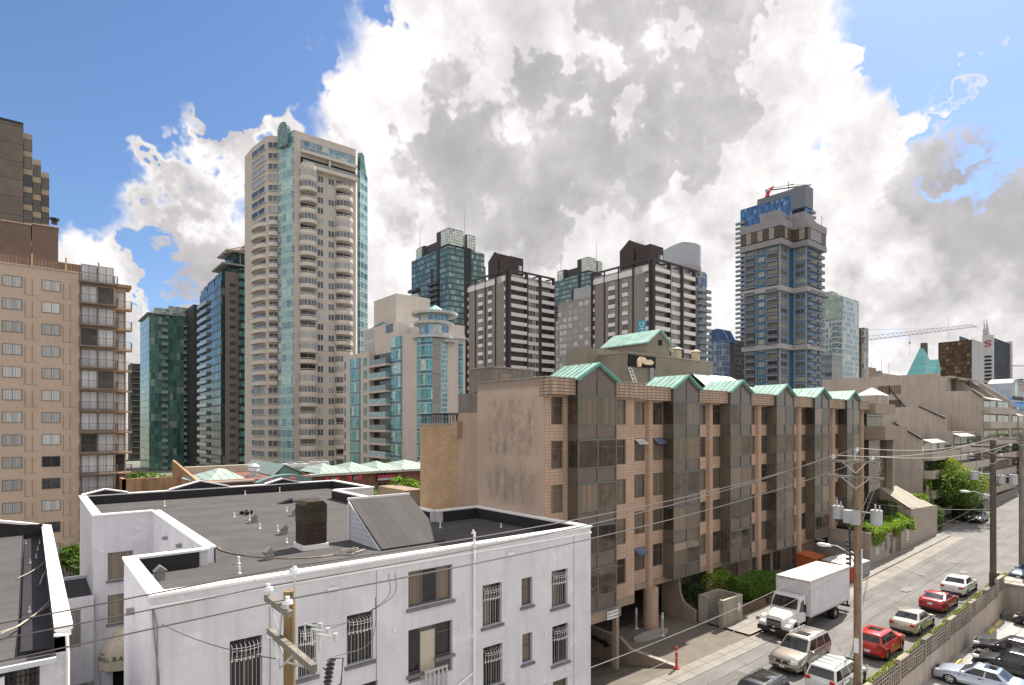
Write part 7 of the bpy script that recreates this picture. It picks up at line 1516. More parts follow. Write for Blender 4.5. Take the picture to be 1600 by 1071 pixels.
# ================================================================= VEHICLES
GLS=None
n=newmat('car_glass'); k=n.mr(n.noise(n.pos,1.7,3,.5),.35,.65,.01,.05); n.put(n.b,'Base Color',n.comb(k,k,n.m('MULTIPLY',k,1.1))); n.put(n.b,'Roughness',.04); n.put(n.b,'Specular IOR Level',.6); GLS=n.mat
TYR=pm('tyre_rubber',(.018,.018,.019),.85,.2,8); RIM=pm('alloy_rim',(.55,.56,.57),.3,.1,8,metal=.7); PLS=pm('dark_plastic',(.03,.03,.032),.6,.15,4); LMP=pm('lamp_clear',(.65,.66,.66),.1,.1,12,spec=.8); LRD=pm('lamp_red',(.35,.01,.01),.2,.2,9,spec=.7); PLT=pm('licence_plate',(.62,.64,.68),.5,.06,20); CHR=pm('chrome',(.7,.7,.7),.15,.05,4,metal=.9)
def wheel(t,x,y,r,w,side):
    m=MB(); n=20; f=Fr(0,0,1,0,0,1)
    def ring(rr,yy): return [(x+rr*math.cos(2*math.pi*i/n),yy,r+rr*math.sin(2*math.pi*i/n)) for i in range(n)]
    rs=[ring(r*.68,y-w/2),ring(r*.93,y-w/2),ring(r,y-w/2+.03),ring(r,y+w/2-.03),ring(r*.93,y+w/2),ring(r*.68,y+w/2)]
    fs=[]
    for k in range(5):
        for i in range(n): fs.append((k*n+i,k*n+(i+1)%n,(k+1)*n+(i+1)%n,(k+1)*n+i))
    m.add([p for q in rs for p in q],fs); wo_=m.build('wheel',TYR,t,smooth=True)
    m=MB(); yo=y+side*w*.42; yi=y+side*w*.25
    for i in range(5):
        a=2*math.pi*i/5+.3; c,s=math.cos(a),math.sin(a); px,pz=-s,c
        m.add([(x+c*.04*1+px*.05,yo,r+s*.04+pz*.05),(x+c*r*.66+px*.035,yo-side*.02,r+s*r*.66+pz*.035),(x+c*r*.66-px*.035,yo-side*.02,r+s*r*.66-pz*.035),(x-px*.05,yo,r-pz*.05),
               (x+c*.04+px*.05,yi,r+s*.04+pz*.05),(x+c*r*.66+px*.035,yi,r+s*r*.66+pz*.035),(x+c*r*.66-px*.035,yi,r+s*r*.66-pz*.035),(x-px*.05,yi,r-pz*.05)],[(0,1,2,3),(4,5,6,7),(0,1,5,4),(1,2,6,5),(2,3,7,6),(3,0,4,7)])
    q=[(x+r*.68*math.cos(2*math.pi*i/n),r+r*.68*math.sin(2*math.pi*i/n)) for i in range(n)]; q2=[(x+r*.6*math.cos(2*math.pi*i/n),r+r*.6*math.sin(2*math.pi*i/n)) for i in range(n)]
    base=len(m.v); m.add([(a,yo,b) for a,b in q]+[(a,yo,b) for a,b in q2],[(i,(i+1)%n,n+(i+1)%n,n+i) for i in range(n)]); m.build('rim',RIM,wo_,merge=False)
    m=MB(); m.add([(a,y+side*w*.1,b) for a,b in q],[list(range(n))]); m.build('brake_disc',BLK,wo_)
def subquad(c,u0,u1,v0,v1,off):
    # c = four corners bl,br,tr,tl ; returns an inset quad pushed out along the face normal
    c=[Vector(p) for p in c]
    def B(u,v): return c[0]*(1-u)*(1-v)+c[1]*u*(1-v)+c[2]*u*v+c[3]*(1-u)*v
    n=(c[1]-c[0]).cross(c[3]-c[0]).normalized(); cen=sum(c,Vector())/4
    if n.dot(cen-Vector((cen.x*.6,0,cen.z-.9)))<0: n=-n
    return [B(u0,v0)+n*off,B(u1,v0)+n*off,B(u1,v1)+n*off,B(u0,v1)+n*off]
def car(label,cat,name,L,W,H,kind,col,loc,heading,metal=.3,rails=False,plate=True,rim=True,group=None,trim=None,sunroof=False):
    t=thing(name,label,cat,(0,0,0),group); body=paint('paint_%s'%name+str(len(bpy.data.materials)),col,.28,metal)
    wr=.33 if H<1.6 else .37; wx=L*.295; ww=.21; gc=.2 if H<1.6 else .27
    hl=L/2
    if kind=='sedan': prof=[(-hl,.42),(-hl+.02,.72),(-hl+.10,.93),(-hl+.55,.99),(-hl+.95,1.0),(hl-1.35,.95),(hl-.75,.84),(hl-.25,.70),(hl-.06,.60),(hl,.45),(hl-.05,gc+.02)]; cab=[(-hl+.75,.98),(hl-1.35,.94)]; roof=[(-hl+1.35,H-.05),(hl-2.15,H-.02)]
    elif kind=='coupe': prof=[(-hl,.45),(-hl+.02,.75),(-hl+.08,.93),(-hl+.4,.99),(-hl+.85,1.0),(hl-1.5,.92),(hl-.8,.78),(hl-.25,.62),(hl-.05,.52),(hl,.42),(hl-.06,gc)]; cab=[(-hl+.55,.98),(hl-1.45,.9)]; roof=[(-hl+1.5,H-.04),(hl-2.25,H-.03)]
    elif kind=='wagon': prof=[(-hl,.42),(-hl+.0,.75),(-hl+.05,.98),(-hl+.3,1.0),(hl-1.3,.97),(hl-.7,.86),(hl-.22,.72),(hl-.05,.6),(hl,.45),(hl-.05,gc)]; cab=[(-hl+.06,.97),(hl-1.25,.95)]; roof=[(-hl+.45,H-.05),(hl-2.0,H-.03)]
    else: prof=[(-hl,.5),(-hl+.0,.9),(-hl+.04,1.1),(-hl+.25,1.13),(hl-1.4,1.12),(hl-.75,1.05),(hl-.2,.95),(hl-.05,.82),(hl,.55),(hl-.05,gc+.05)]; cab=[(-hl+.05,1.1),(hl-1.38,1.1)]; roof=[(-hl+.28,H-.05),(hl-2.1,H-.03)]
    bot=[]
    for cx_ in (wx,-wx):
        ra=wr+.07
        for i in range(0,11): a=math.pi*i/10; bot.append((cx_+ra*math.cos(a),max(gc,wr-.02+ra*math.sin(a)*1.0)))
    poly=prof+bot+[(-hl+.04,gc+.05)]
    m=MB(); hw=W/2; ys=[-1,-.93,-.72,0,.72,.93,1]
    nP=len(poly); pts=[]
    for s in ys:
        for (x,z) in poly:
            ab=abs(s); sh_=1.0; zz=z; xx=x
            if ab>.95: 
                if z>.6: zz=z-.06
                xx=x*.985
            ty=1-.13*max(0,(abs(x)/hl-.72)/.28)**1.6
            tz=1-.05*max(0,(z-.75)/.3)-(.03 if z<.35 else 0)
            xx=xx*(1-.0*ab); 
            if abs(x)>hl*.93: xx=x*(1-.028*ab**2)
            pts.append((xx,s*hw*ty*tz,zz+(.025*(1-ab**2) if z>.75 else 0)))
    fs=[]
    for k in range(len(ys)-1):
        for i in range(nP): j=(i+1)%nP; fs.append((k*nP+i,k*nP+j,(k+1)*nP+j,(k+1)*nP+i))
    fs+=[list(range(nP)),list(range(len(ys)*nP-1,(len(ys)-1)*nP-1,-1))]
    m.add(pts,fs); bo=m.build('body',body,t)
    for p in bo.data.polygons: p.use_smooth=len(p.vertices)==4 and abs(p.normal.y)<.8
    # underbody
    m=MB(); m.box(-hl+.25,hl-.25,-hw+.14,hw-.14,gc-.02,gc+.35); m.build('underbody',PLS,t)
    # cabin
    (xb0,zb0),(xb1,zb1)=cab; (xr0,zr0),(xr1,zr1)=roof; wb=hw*.915; wt=hw*.74
    bl=[(xb0,-wb,zb0-.04),(xb1,-wb,zb1-.04),(xb1,wb,zb1-.04),(xb0,wb,zb0-.04)]; tl=[(xr0,-wt,zr0-.03),(xr1,-wt,zr1-.03),(xr1,wt,zr1-.03),(xr0,wt,zr0-.03)]
    m=MB(); xm=(xr0+xr1)/2
    V=bl+tl+[(xr0+.08,-wt*.8,zr0+.03),(xr1-.1,-wt*.8,zr1+.015),(xr1-.1,wt*.8,zr1+.015),(xr0+.08,wt*.8,zr0+.03)]
    m.add(V,[(0,1,5,4),(1,2,6,5),(2,3,7,6),(3,0,4,7),(4,5,9,8),(5,6,10,9),(6,7,11,10),(7,4,8,11),(8,9,10,11)]); ro=m.build('roof',body,t,bevel=.03)
    for p in ro.data.polygons: p.use_smooth=True
    def pane(nm,c,u0,u1,v0,v1,mt=GLS,off=.012):
        q=subquad(c,u0,u1,v0,v1,off); q2=subquad(c,u0,u1,v0,v1,-.02); mm=MB(); mm.add([tuple(p) for p in q]+[tuple(p) for p in q2],[(0,1,2,3),(0,1,5,4),(1,2,6,5),(2,3,7,6),(3,0,4,7)]); return mm.build(nm,mt,t)
    pane('windshield',(bl[1],bl[2],tl[2],tl[1]),.05,.95,.08,.95); pane('rear_window',(bl[3],bl[0],tl[0],tl[3]),.07,.93,.12 if H<1.6 else .22,.93)
    for s in(0,1):
        c=(bl[0],bl[1],tl[1],tl[0]) if s==0 else (bl[3],bl[2],tl[2],tl[3])
        cuts=[(.03,.27),(.30,.60),(.63,.93)] if kind in('suv','wagon') else ([(.10,.46),(.50,.90)] if kind=='sedan' else [(.16,.42),(.46,.90)])
        for a,b in cuts: pane('side_window',c,a,b,.12,.92)
    # details
    for s in(-1,1):
        hz=prof[-4][1] if kind!='suv' else .84
        m=MB(); y0_,y1_=sorted((s*hw*.52,s*hw*.88)); zc=.64 if H<1.6 else .82; xf=hl-(.02 if H>1.6 else .05); m.add([(xf+.06,y0_,zc-.08),(xf-.07,s*hw*.9 if 1 else y1_,zc-.08),(xf-.14,s*hw*.9,zc+.09),(xf-.01,y0_,zc+.08),(xf-.35,y0_,zc-.08),(xf-.45,s*hw*.86,zc-.08),(xf-.45,s*hw*.86,zc+.08),(xf-.35,y0_,zc+.07)],[(0,1,2,3),(4,5,6,7),(0,1,5,4),(1,2,6,5),(2,3,7,6),(3,0,4,7)]); m.build('headlight',LMP,t)
        m=MB(); zc=.80 if H<1.6 else .93; hh=.09 if kind!='suv' else .16; xr=-hl+.02; m.box(xr-.02,xr+.2,*sorted((s*hw*.56,s*hw*.86)),zc-hh,zc+hh); m.build('taillight',LRD,t,bevel=.015)
        m=MB(); mx=xb1-.35; m.box(mx-.08,mx+.09,*sorted((s*(hw-.05),s*(hw+.17))),zb1+.02,zb1+.16); m.build('mirror',body,t,bevel=.03)
        m=MB()
        for x in ((xb0+xb1)/2-.05,xb1-.12): m.box(x-.006,x+.006,*sorted((s*(hw-.02),s*(hw*.99+.004))),.36,.93)
        for x in ((xb0+xb1)/2+.14,(xb0+xb1)/2-.95): m.box(x-.09,x+.09,*sorted((s*(hw-.05),s*(hw+.02))),.80,.835)
        m.build('door_trim',PLS,t)
    m=MB(); z_=.58 if H<1.6 else .8; gh=.09 if H<1.6 else .16; m.box(hl-.08,hl+.005,-hw*.44,hw*.44,z_-gh,z_+gh*.9); gr_=m.build('grille',PLS,t,bevel=.01)
    if kind=='suv':
        m=MB(); m.box(hl,hl+.015,-hw*.42,hw*.42,z_+.06,z_+.1); m.box(hl,hl+.015,-.05,.05,z_-.08,z_+.06); m.box(hl,hl+.015,-hw*.44,-hw*.38,z_-.1,z_+.1); m.box(hl,hl+.015,hw*.38,hw*.44,z_-.1,z_+.1); m.build('grille_trim',CHR,gr_)
    m=MB(); m.box(hl-.04,hl+.012,-hw*.6,hw*.6,.32,.44); m.box(-hl-.012,-hl+.05,-hw*.75,hw*.75,.3,.4); m.build('bumper_trim',PLS,t)
    if plate:
        m=MB(); z_=.72 if kind!='suv' else .6; m.box(-hl-.016,-hl+.02,-.16,.16,z_-.08,z_+.08); m.build('licence_plate',PLT,t)
        m=MB(); m.box(hl,hl+.02,-.16,.16,.42,.56); m.build('licence_plate',PLT,t)
    if rails:
        m=MB()
        for s in(-1,1): m.tube([(xr0+.1,s*wt*.86,zr0+.02),(xr0+.25,s*wt*.86,zr0+.1),(xr1-.35,s*wt*.86,zr1+.1),(xr1-.2,s*wt*.86,zr1+.02)],.022,5)
        for k in range(3): x=xr0+.5+k*(xr1-xr0-1.1)/2; m.tube([(x,-wt*.86,zr0+.08),(x,wt*.86,zr0+.08)],.016,4)
        m.build('roof_rack',trim or PLS,t)
    if sunroof or H>1.6:
        m=MB(); x=xr1-.75; m.box(x-.35,x+.3,-.38,.38,zr1+.0,zr1+.035); m.build('sunroof',GLS,t)
    for x in (wx,-wx):
        for s in(-1,1): wheel(t,x,s*(hw-.12),wr,ww,s)
    t.location=(loc[0],loc[1],loc[2] if len(loc)>2 else gz(loc[0])+.005); t.rotation_euler=(0,0,R_(heading)); return t
car('bronze-beige SUV with roof rack driving towards the camera side beside the box truck','car','sport_utility',4.95,1.95,1.8,'suv',(.37,.335,.29),(37.5,16.9),180,.55,rails=True,trim=GRY)
car('white wagon with black roof rails at the bottom edge behind the wooden pole','car','station_wagon',4.7,1.85,1.6,'wagon',(.62,.65,.64),(36.0,14.15),0,.1,rails=True)
car('dark charcoal SUV cut off by the bottom edge, only its ribbed roof showing','car','sport_utility',4.6,1.85,1.75,'suv',(.035,.04,.045),(29.0,15.4),180,.3,rails=True)
car('bright red compact SUV with dark rear window parked by the verge','car','sport_utility',4.3,1.85,1.68,'suv',(.50,.025,.02),(43.5,14.45),0,.1)
car('beige sedan parked between the red SUV and the red coupe','car','sedan',4.7,1.82,1.45,'sedan',(.50,.455,.38),(50.0,14.45),0,.5)
car('dark red coupe parked between the beige and the white sedan','car','coupe',4.5,1.8,1.33,'coupe',(.36,.015,.02),(56.6,14.55),0,.2)
car('white sedan with red tail lights, last in the row by the verge','car','sedan',4.7,1.82,1.45,'sedan',(.66,.66,.64),(62.6,14.6),0,.0)
car('black wagon with roof rack in the lot, farther from the camera than the dark SUV','car','station_wagon',4.8,1.85,1.6,'wagon',(.012,.013,.02),(54.0,9.3,-1.65),90,.3,rails=True,trim=GRY)
car('black wagon with five-spoke alloy wheel showing, nearest the silver sedan in the lot','car','station_wagon',4.7,1.85,1.65,'wagon',(.012,.013,.02),(50.9,8.7,-1.65),90,.3,rails=True,trim=PLS)
car('silver-blue sedan with sunroof at the bottom right corner of the lot','car','sedan',4.7,1.82,1.45,'sedan',(.50,.57,.70),(46.6,9.8,-1.65),90,.5,sunroof=True)
car('black car nosing in from the right edge by the utility shed','car','sedan',4.6,1.8,1.4,'sedan',(.01,.01,.012),(64.4,8.9,-1.65),90,.3)
car('silver SUV parked beyond the block fence at the right edge','car','sport_utility',4.7,1.9,1.75,'suv',(.45,.48,.50),(75.6,10.4,.75),150,.5)
car('dark blue-grey car with pale hood beside the far utility pole','car','sedan',4.6,1.8,1.45,'sedan',(.10,.12,.17),(71.5,11.2,.75),165,.4)
car('dark car under the maple on the side street','car','sedan',4.5,1.8,1.45,'sedan',(.04,.04,.045),(101.5,21.6),180,.3)
car('pale car far down the street at the right edge','car','sedan',4.5,1.8,1.45,'sedan',(.5,.5,.5),(118,17,gz(118)),180,.2)
# box truck
tk=thing('box_truck','white cab box truck with cream-topped cargo box parked at the kerb','truck',(0,0,0)); TW=paint('truck_white',(.70,.70,.70),.35); BX=pm('box_aluminium_white',(.62,.62,.65),.45,.06,.8,streak=.1); BT=pm('box_top_cream',(.72,.62,.50),.8,.1,.7)
m=MB(); m.box(-5.0,1.95,-1.25,1.25,1.15,3.72); bx=m.build('cargo_box',BX,tk,bevel=.03)
m=MB(); m.box(-4.94,1.89,-1.19,1.19,3.725,3.75); m.build('box_top',BT,bx)
m=MB()
for s in(-1,1):
    y=s*1.265; m.box(-5.02,1.97,min(y,y-s*.03),max(y,y-s*.03),3.62,3.75); m.box(-5.02,1.97,min(y,y-s*.03),max(y,y-s*.03),1.12,1.25)
    for x in (-5.0,1.93): m.box(x-.03,x+.03,min(y,y-s*.03),max(y,y-s*.03),1.25,3.62)
    for z in (1.75,2.35,2.95): m.box(-4.97,1.9,min(s*1.252,s*1.256),max(s*1.252,s*1.256),z,z+.02)
m.box(1.94,1.985,-1.25,1.25,3.6,3.76); m.build('trim_rail',LGR,bx)
m=MB(); m.box(-5.3,3.9,-.42,-.28,.75,1.0); m.box(-5.3,3.9,.28,.42,.75,1.0); m.box(-5.0,1.9,-1.2,1.2,1.0,1.14); m.box(-5.35,-5.05,-1.2,1.2,.5,.68); m.box(-5.2,-5.1,-1.1,-1.0,.6,1.1); m.box(-5.2,-5.1,1.0,1.1,.6,1.1); m.build('chassis',BLK,tk)
# cab (x forward): sleeper-less conventional cab
m=MB(); pts=[(2.1,.85),(3.35,.85),(3.35,1.75),(3.25,1.85),(2.85,2.55),(2.7,2.66),(2.15,2.68)]
m.prism(pts,'y',-1.02,1.02); cb=m.build('cab',TW,tk,bevel=.07)
m=MB(); 
def ringx(x,hw,z0,z1): return [(x,-hw,z0),(x,-hw,z1-.16),(x,-hw*.72,z1),(x,hw*.72,z1),(x,hw,z1-.16),(x,hw,z0)]
R1=[ringx(3.3,.92,1.0,1.82),ringx(4.1,.78,.95,1.68),ringx(4.72,.62,.85,1.5),ringx(4.82,.55,.8,1.3)]
m.add([p for r in R1 for p in r],[(k*6+i,k*6+(i+1)%6,(k+1)*6+(i+1)%6,(k+1)*6+i) for k in range(3) for i in range(6)]+[[0,1,2,3,4,5],[18,19,20,21,22,23]]); m.build('hood',TW,tk,bevel=.03)
for s in(-1,1):
    m=MB(); n_=10; arc=[(4.0+.62*math.cos(math.pi*i/n_),.62+.72*math.sin(math.pi*i/n_)) for i in range(n_+1)]; arc2=[(4.0+.5*math.cos(math.pi*i/n_),.6+.58*math.sin(math.pi*i/n_)) for i in range(n_+1)]
    m.prism(arc+arc2[::-1],'y',*sorted((s*.62,s*1.18))); m.prism([(4.45,.55),(4.85,.55),(4.8,.95),(4.55,1.12)],'y',*sorted((s*.55,s*1.12))); m.build('fender',TW,tk,bevel=.03)
    m=MB(); m.box(4.76,4.88,*sorted((s*.66,s*1.05)),.78,1.0); m.build('headlight',LMP,tk,bevel=.03)
    m=MB(); y=s*1.028; m.add([(2.45,y,1.62),(3.15,y,1.68),(2.85,y,2.42),(2.45,y,2.45)],[(0,1,2,3)]); m.build('side_window',GLS,tk)
    m=MB(); m.box(3.0,3.1,*sorted((s*1.28,s*1.45)),1.75,2.3); m.tube([(3.05,s*1.02,2.3),(3.05,s*1.36,2.3)],.02,4); m.tube([(3.05,s*1.02,1.8),(3.05,s*1.36,1.8)],.02,4); m.build('mirror',BLK,tk)
    m=MB(); m.box(2.3,3.2,*sorted((s*.8,s*1.08)),.45,.55); m.box(1.0,2.0,*sorted((s*.7,s*1.05)),.5,.98); m.build('step',BLK,tk)
    wheel(tk,4.0,s*1.0,.5,.28,s); wheel(tk,-2.6,s*.98,.5,.5,s)
m=MB(); m.add([(3.27,-.9,1.86),(3.27,.9,1.86),(2.89,.82,2.54),(2.89,-.82,2.54)],[(0,1,2,3)]); m2=[Vector(v)+Vector((.06,0,.035)) for v in m.v]; m.v=m2; m.build('windshield',GLS,tk)
m=MB(); m.box(4.8,4.86,-.5,.5,.85,1.28); m.build('grille',PLS,tk,bevel=.02); m=MB(); m.box(4.75,4.98,-1.15,1.15,.42,.72); m.build('bumper',BLK,tk,bevel=.04); m=MB(); m.box(4.98,5.0,-.15,.15,.5,.62); m.build('licence_plate',PLT,tk)
m=MB(); m.box(4.83,4.87,-.46,.46,.98,1.0); m.box(4.83,4.87,-.46,.46,1.1,1.12); m.build('grille_bar',CHR,tk)
tk.location=(45.4,20.15,.01); tk.rotation_euler=(0,0,R_(180)); tk.scale=(1,1,1)
# ================================================================= UTILITY POLES AND WIRES
def wood(name,c): 
    n=newmat(name); s_=n.noise(n.vm('MULTIPLY',n.pos,(9,9,.35)),1.0,6,.65); k=n.mr(s_,.3,.7,.55,1.35); cc=n.mix(1,c4(c),n.comb(k,k,k),'MULTIPLY'); st=n.mr(n.noise(n.pos,1.4,3,.6),.52,.62); cc=n.mix(n.m('MULTIPLY',st,.35),cc,c4([x*.45 for x in c])); n.put(n.b,'Base Color',cc); n.put(n.b,'Roughness',.85); bump(n,s_,.02); return n.mat
WD1=wood('pole_wood_tan',(.23,.16,.075)); WD2=wood('pole_wood_brown',(.24,.165,.105)); WD3=wood('pole_wood_dark',(.10,.08,.065)); WD4=wood('pole_wood_grey',(.22,.20,.17)); PORC=pm('porcelain',(.72,.74,.78),.2,.06,6,spec=.7)
def insul(m,x,y,z,s=1): m.cyl(x,y,z,z+.12*s,.03*s,n=6); m.cyl(x,y,z+.12*s,z+.2*s,.12*s,.10*s,n=10); m.cyl(x,y,z+.2*s,z+.27*s,.05*s,n=8)
def pole(label,x,y,z0,z1,r,mat,arms,cans=(),light=None,group='street utility poles'):
    t=thing('utility_pole',label,'utility pole',(x,y,z0),group); m=MB(); m.cyl(x,y,z0,z1,r*1.05,r*.92,n=14); m.build('post',mat,t,smooth=False)
    ins=MB()
    for (z,a,b,ii) in arms:
        m=MB(); xo=x-r-.06; m.box(xo-.06,xo+.06,y+a,y+b,z-.07,z+.07); m.build('crossarm',WD4 if mat is not WD3 else WD3,t)
        m=MB(); m.tube([(xo-.07,y+a*.5,z-.03),(xo-.02,y,z-.62)],.025,4); m.tube([(xo-.07,y+b*.5,z-.03),(xo-.02,y,z-.62)],.025,4); m.build('arm_brace',LGR,t)
        for d in ii: insul(ins,xo,y+d,z+.07)
    if ins.v: ins.build('insulator',PORC,t)
    for (dy,z0_,z1_,rr,kd) in cans:
        m=MB()
        if kd=='c': m.cyl(x-.1,y+dy,z0_,z1_,rr,n=16); m.cyl(x-.1,y+dy,z1_,z1_+.05,rr*1.08,rr*.9,n=16); m.cyl(x-.1,y+dy+.05,z1_+.05,z1_+.35,.05,n=6); m.cyl(x-.1,y+dy-.15,z1_+.05,z1_+.3,.04,n=6)
        else: m.box(x-.45,x-.1,y+dy-rr,y+dy+rr,z0_,z1_)
        m.build('transformer',pm('transformer_grey',(.36,.38,.40),.45,.08,1.5),t)
        m=MB(); m.tube([(x,y,z1_-.15),(x-.1,y+dy,z1_-.15)],.04,4); m.build('bracket',LGR,t)
    if light:
        zl_,dy=light; m=MB(); m.tube([(x,y,zl_-1.0),(x-.05,y+dy*.35,zl_-.2),(x-.1,y+dy*.75,zl_+.05),(x-.1,y+dy,zl_+.02)],.035,6); m.tube([(x,y,zl_-.3),(x-.05,y+dy*.4,zl_-.1)],.025,5); la=m.build('lamp_arm',LGR,t)
        m=MB(); c=Vector((x-.1,y+dy+.25,zl_)); prof=[(-.38,.04),(-.3,.10),(0,.16),(.25,.17),(.4,.10),(.45,.02)]; n=8; V=[]
        for u,rr in prof: V+=[(c.x+rr*math.cos(2*math.pi*i/n),c.y+u,c.z+rr*.7*math.sin(2*math.pi*i/n)) for i in range(n)]
        m.add(V,[(k*n+i,k*n+(i+1)%n,(k+1)*n+(i+1)%n,(k+1)*n+i) for k in range(len(prof)-1) for i in range(n)]+[list(range(n)),list(range(len(V)-n,len(V)))]); m.build('lamp_head',PORC,la,smooth=True)
    return t
X0_,Y0_=4.4,13.0; X1_,Y1_=35.3,12.8; X2_,Y2_=65.8,12.9; X3_,Y3_=77.6,12.9
p0=pole('tan wooden utility pole in the foreground in front of the white stucco hotel',X0_,Y0_,-3.1,11.38,.135,WD1,[(11.05,-.62,.95,(-.45,.85)),(10.35,-1.95,.75,())])
m=MB(); m.tube([(X0_+.05,Y0_-.16,11.2),(X0_+.05,Y0_-.16,11.75)],.025,5); m.build('pin',LGR,p0); m=MB(); insul(m,X0_+.05,Y0_-.16,11.68); m.build('insulator',PORC,p0)
m=MB(); m.tube([(X0_-.2,Y0_-1.8,10.3),(X0_-.1,Y0_,9.85)],.02,4); m.tube([(X0_+.1,Y0_-1.4,10.3),(X0_+.1,Y0_,9.7)],.03,4); m.tube([(X0_-.15,Y0_+.6,10.35),(X0_-.1,Y0_+.1,9.95)],.03,4); m.build('arm_brace',LGR,p0)
m=MB(); xx,yy,zz=X0_+.02,Y0_-2.0,9.85; 
m.tube([(xx,yy,zz),(xx+.12,yy+.03,zz+.62)],.03,6)
for k in range(8): c=Vector((xx,yy,zz))+Vector((.12,.03,.62))*(k+.5)/8; m.cyl(c.x,c.y,c.z-.012,c.z+.012,.085,n=10)
m.tube([(xx+.12,yy,zz+.62),(xx+.32,yy-.05,zz+.6),(xx+.28,yy-.05,zz+.1),(xx,yy,zz)],.018,5); m.tube([(xx+.1,yy,zz+.3),(X0_,Y0_-1.9,10.3)],.015,4); m.build('fuse_cutout',pm('polymer_dark',(.07,.05,.05),.5),p0)
m=MB()
for k in range(3): m.tube([(X0_+.15,Y0_-.55-.4*k,10.42),(X0_+.15,Y0_-.5-.4*k,10.75),(X0_+.4,Y0_-.75-.4*k,10.7)],.028,5); m.cyl(X0_+.4,Y0_-.75-.4*k,10.62,10.78,.05,n=8)
m.build('cutout_bracket',LGR,p0)
p1=pole('brown utility pole with grey transformers rising beside the white wagon',X1_,Y1_,-.1,13.1,.21,WD2,[(13.0,-1.05,1.35,(1.2,-.8)),(12.15,-1.35,1.45,())],[(1.0,9.75,10.43,.27,'c'),(.38,9.6,10.3,.2,'b'),(-.0,9.55,10.35,.17,'b'),(-.95,9.65,10.4,.29,'c')],(8.15,1.45))
m=MB(); m.tube([(X1_-.3,Y1_+.05,13.1),(X1_-.3,Y1_+.05,13.6)],.03,5); m.build('pin',LGR,p1); m=MB(); insul(m,X1_-.3,Y1_-.05,13.5); m.build('insulator',PORC,p1)
m=MB(); m.tube([(X1_-.25,Y1_+.3,7.2),(X1_-.28,Y1_+.32,9.3)],.05,6)
for k in range(6): m.cyl(X1_-.28,Y1_+.42,7.3+.25*k,7.4+.25*k,.1,n=8)
m.build('cable_guard',BLK,p1); m=MB(); m.tube([(X1_-.1,Y1_-.22,0),(X1_-.1,Y1_-.22,8.2)],.05,6); m.build('conduit',LGR,p1)
m=MB(); m.box(X1_-.24,X1_-.2,Y1_-.12,Y1_+.12,2.5,3.3); m.build('pole_tag',WHT,p1)
p2=pole('dark utility pole with transformers between the street and the block fence',X2_,Y2_,gz(X2_),13.7,.23,WD3,[(13.1,-1.4,1.5,(1.35,-1.25)),(12.2,-1.5,1.6,(1.5,-.6))],[(1.3,10.1,10.85,.3,'c'),(-.6,9.9,10.6,.28,'c'),(-1.4,9.9,10.7,.3,'c')],(9.0,1.7))
p3=pole('grey utility pole at the right edge of the photo',X3_,Y3_,gz(X3_),14.2,.26,WD4,[(13.6,-1.4,1.9,(1.6,-1.2))])
p4=(140,13.2); pm1=(-34,13.1)
WIR=pm('wire_dark',(.05,.045,.045),.6); WIC=pm('cable_mid_grey',(.17,.16,.15),.7); WIL=pm('wire_light',(.40,.37,.33),.5,.1,2,metal=.3)
def wire(a,b,sag,r,mat,label,group): 
    a,b=Vector(a),Vector(b); pts=[]
    for i in range(25):
        t_=i/24; p=a.lerp(b,t_); p.z-=sag*4*t_*(1-t_); pts.append(p)
    m=MB(); m.tube(pts,r,4); return single('power_line',m,mat,label,'power line',group)
o0=-.2
P0=[(X0_+o0,Y0_-.45,11.33),(X0_+o0,Y0_+.85,11.33),(X0_+.05,Y0_-.16,11.95)]; P1=[(X1_-.27,Y1_-.8,13.33),(X1_-.27,Y1_+1.2,13.33),(X1_-.3,Y1_-.05,13.76)]; P2=[(X2_-.3,Y2_-1.25,13.4),(X2_-.3,Y2_+1.35,13.4),(X2_-.2,Y2_,13.9)]; P3=[(X3_-.3,Y3_-1.2,13.9),(X3_-.3,Y3_+1.6,13.9),(X3_-.3,Y3_,14.3)]
ORD=('nearest the camera','farthest from the camera','middle')
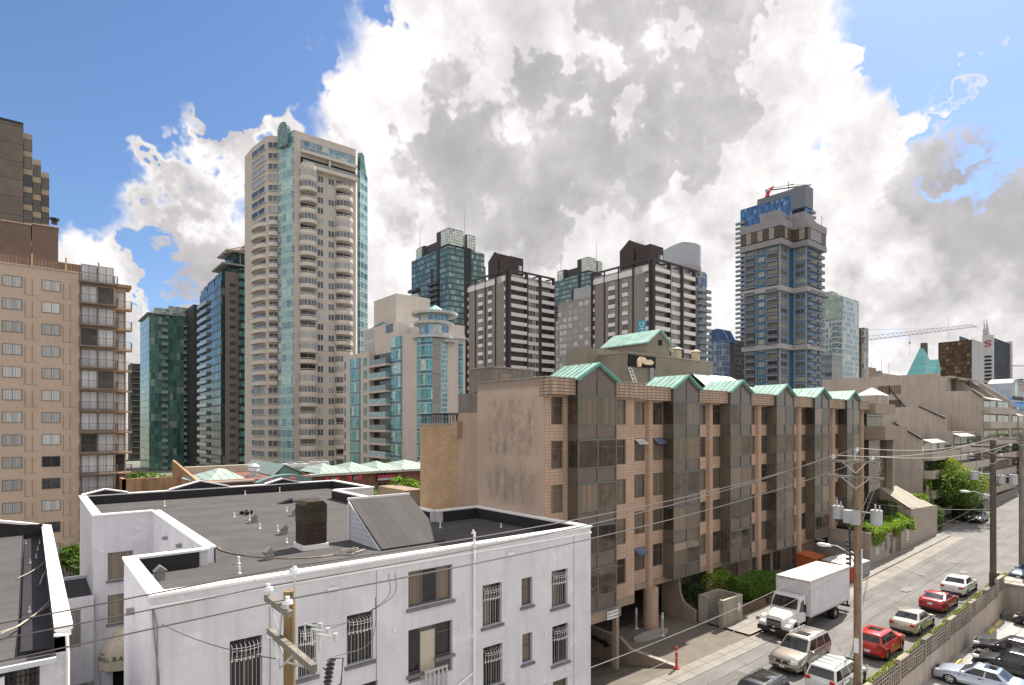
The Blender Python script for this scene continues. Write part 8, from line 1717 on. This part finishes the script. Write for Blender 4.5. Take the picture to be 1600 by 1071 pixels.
for i in range(3):
    wire((pm1[0],P0[i][1],11.4),P0[i],.35,.014,WIR,'power line crossing the left of the photo to the foreground pole, '+ORD[i],'power lines left of the foreground pole')
    wire(P0[i],P1[i],.5,.019,WIR,'power line from the foreground pole to the transformer pole, '+ORD[i],'power lines between the two nearest poles')
    wire(P1[i],P2[i],.5,.02,WIL,'power line between the transformer pole and the dark pole, '+ORD[i],'power lines between the middle poles')
    wire(P2[i],P3[i],.1,.022,WIR,'power line between the dark pole and the grey pole, '+ORD[i],'power lines between the far poles')
for (za,zb_,s,r,l) in ((7.3,8.0,.5,.018,'upper grey communication cable'),(6.7,7.2,.7,.014,'second, lower communication cable')):
    wire((X0_,Y0_+.15,za),(X1_,Y1_+.25,zb_),s,r,WIC,l+' slung from the foreground pole to the transformer pole',None)
    wire((X1_,Y1_+.25,zb_),(X2_,Y2_+.2,zb_+.6),.6,r*.9,WIR,l+' between the transformer pole and the dark pole',None)
    wire((X2_,Y2_+.2,zb_+.6),(X3_,Y3_,zb_+1.0),.2,r,WIR,l+' between the dark and the grey pole',None)
wire((X2_,Y2_,7.6),(X3_-1,28,6.0),.4,.025,WIL,'service wire dropping from the dark pole to the apartments',None)
wire((X3_,Y3_,9.0),(140,14,11),1.0,.03,WIR,'communication cable leaving the grey pole down the street',None)
wire((X0_-.2,Y0_+.1,9.9),(XA+.3,YF,8.6),.15,.012,WIR,'thin service wire from the foreground pole to the hotel corner',None)
wire((X1_,Y1_,9.9),(80,26.1,12),.4,.018,WIR,'upper thin wire from the transformer pole to the brown hotel end',None)
wire((X1_,Y1_,9.2),(80,26.1,11),.4,.018,WIR,'lower thin wire from the transformer pole to the brown hotel end',None)
for (ax,bx_,dx) in ((3.2,.6,0),(4.1,.9,1)):
    pts=[(X0_+1.6+ax*.2,Y0_-.3,11.45),(X0_+1.7+ax*.15,Y0_-.35,10.9),(X0_+1.2,Y0_-.4,10.55),(X0_+.3,Y0_-.5-.4*dx,10.65)]
    m=MB(); m.tube(smooth_path(pts),.008,4); single('jumper_wire',m,WIR,'thin jumper wire drooping from the line to the foreground pole, '+('left' if dx==0 else 'right')+' of two','jumper wire')
pts=[(X0_+1.35,Y0_-1.4,11.3),(X0_+1.2,Y0_-1.7,10.8),(X0_+.9,Y0_-1.9,10.5),(X0_+.2,Y0_-2.0,10.5)]
m=MB(); m.tube(smooth_path(pts),.008,4); single('jumper_wire',m,WIR,'jumper wire looping down to the ribbed fuse cutout','jumper wire')
bpy.context.view_layer.update()
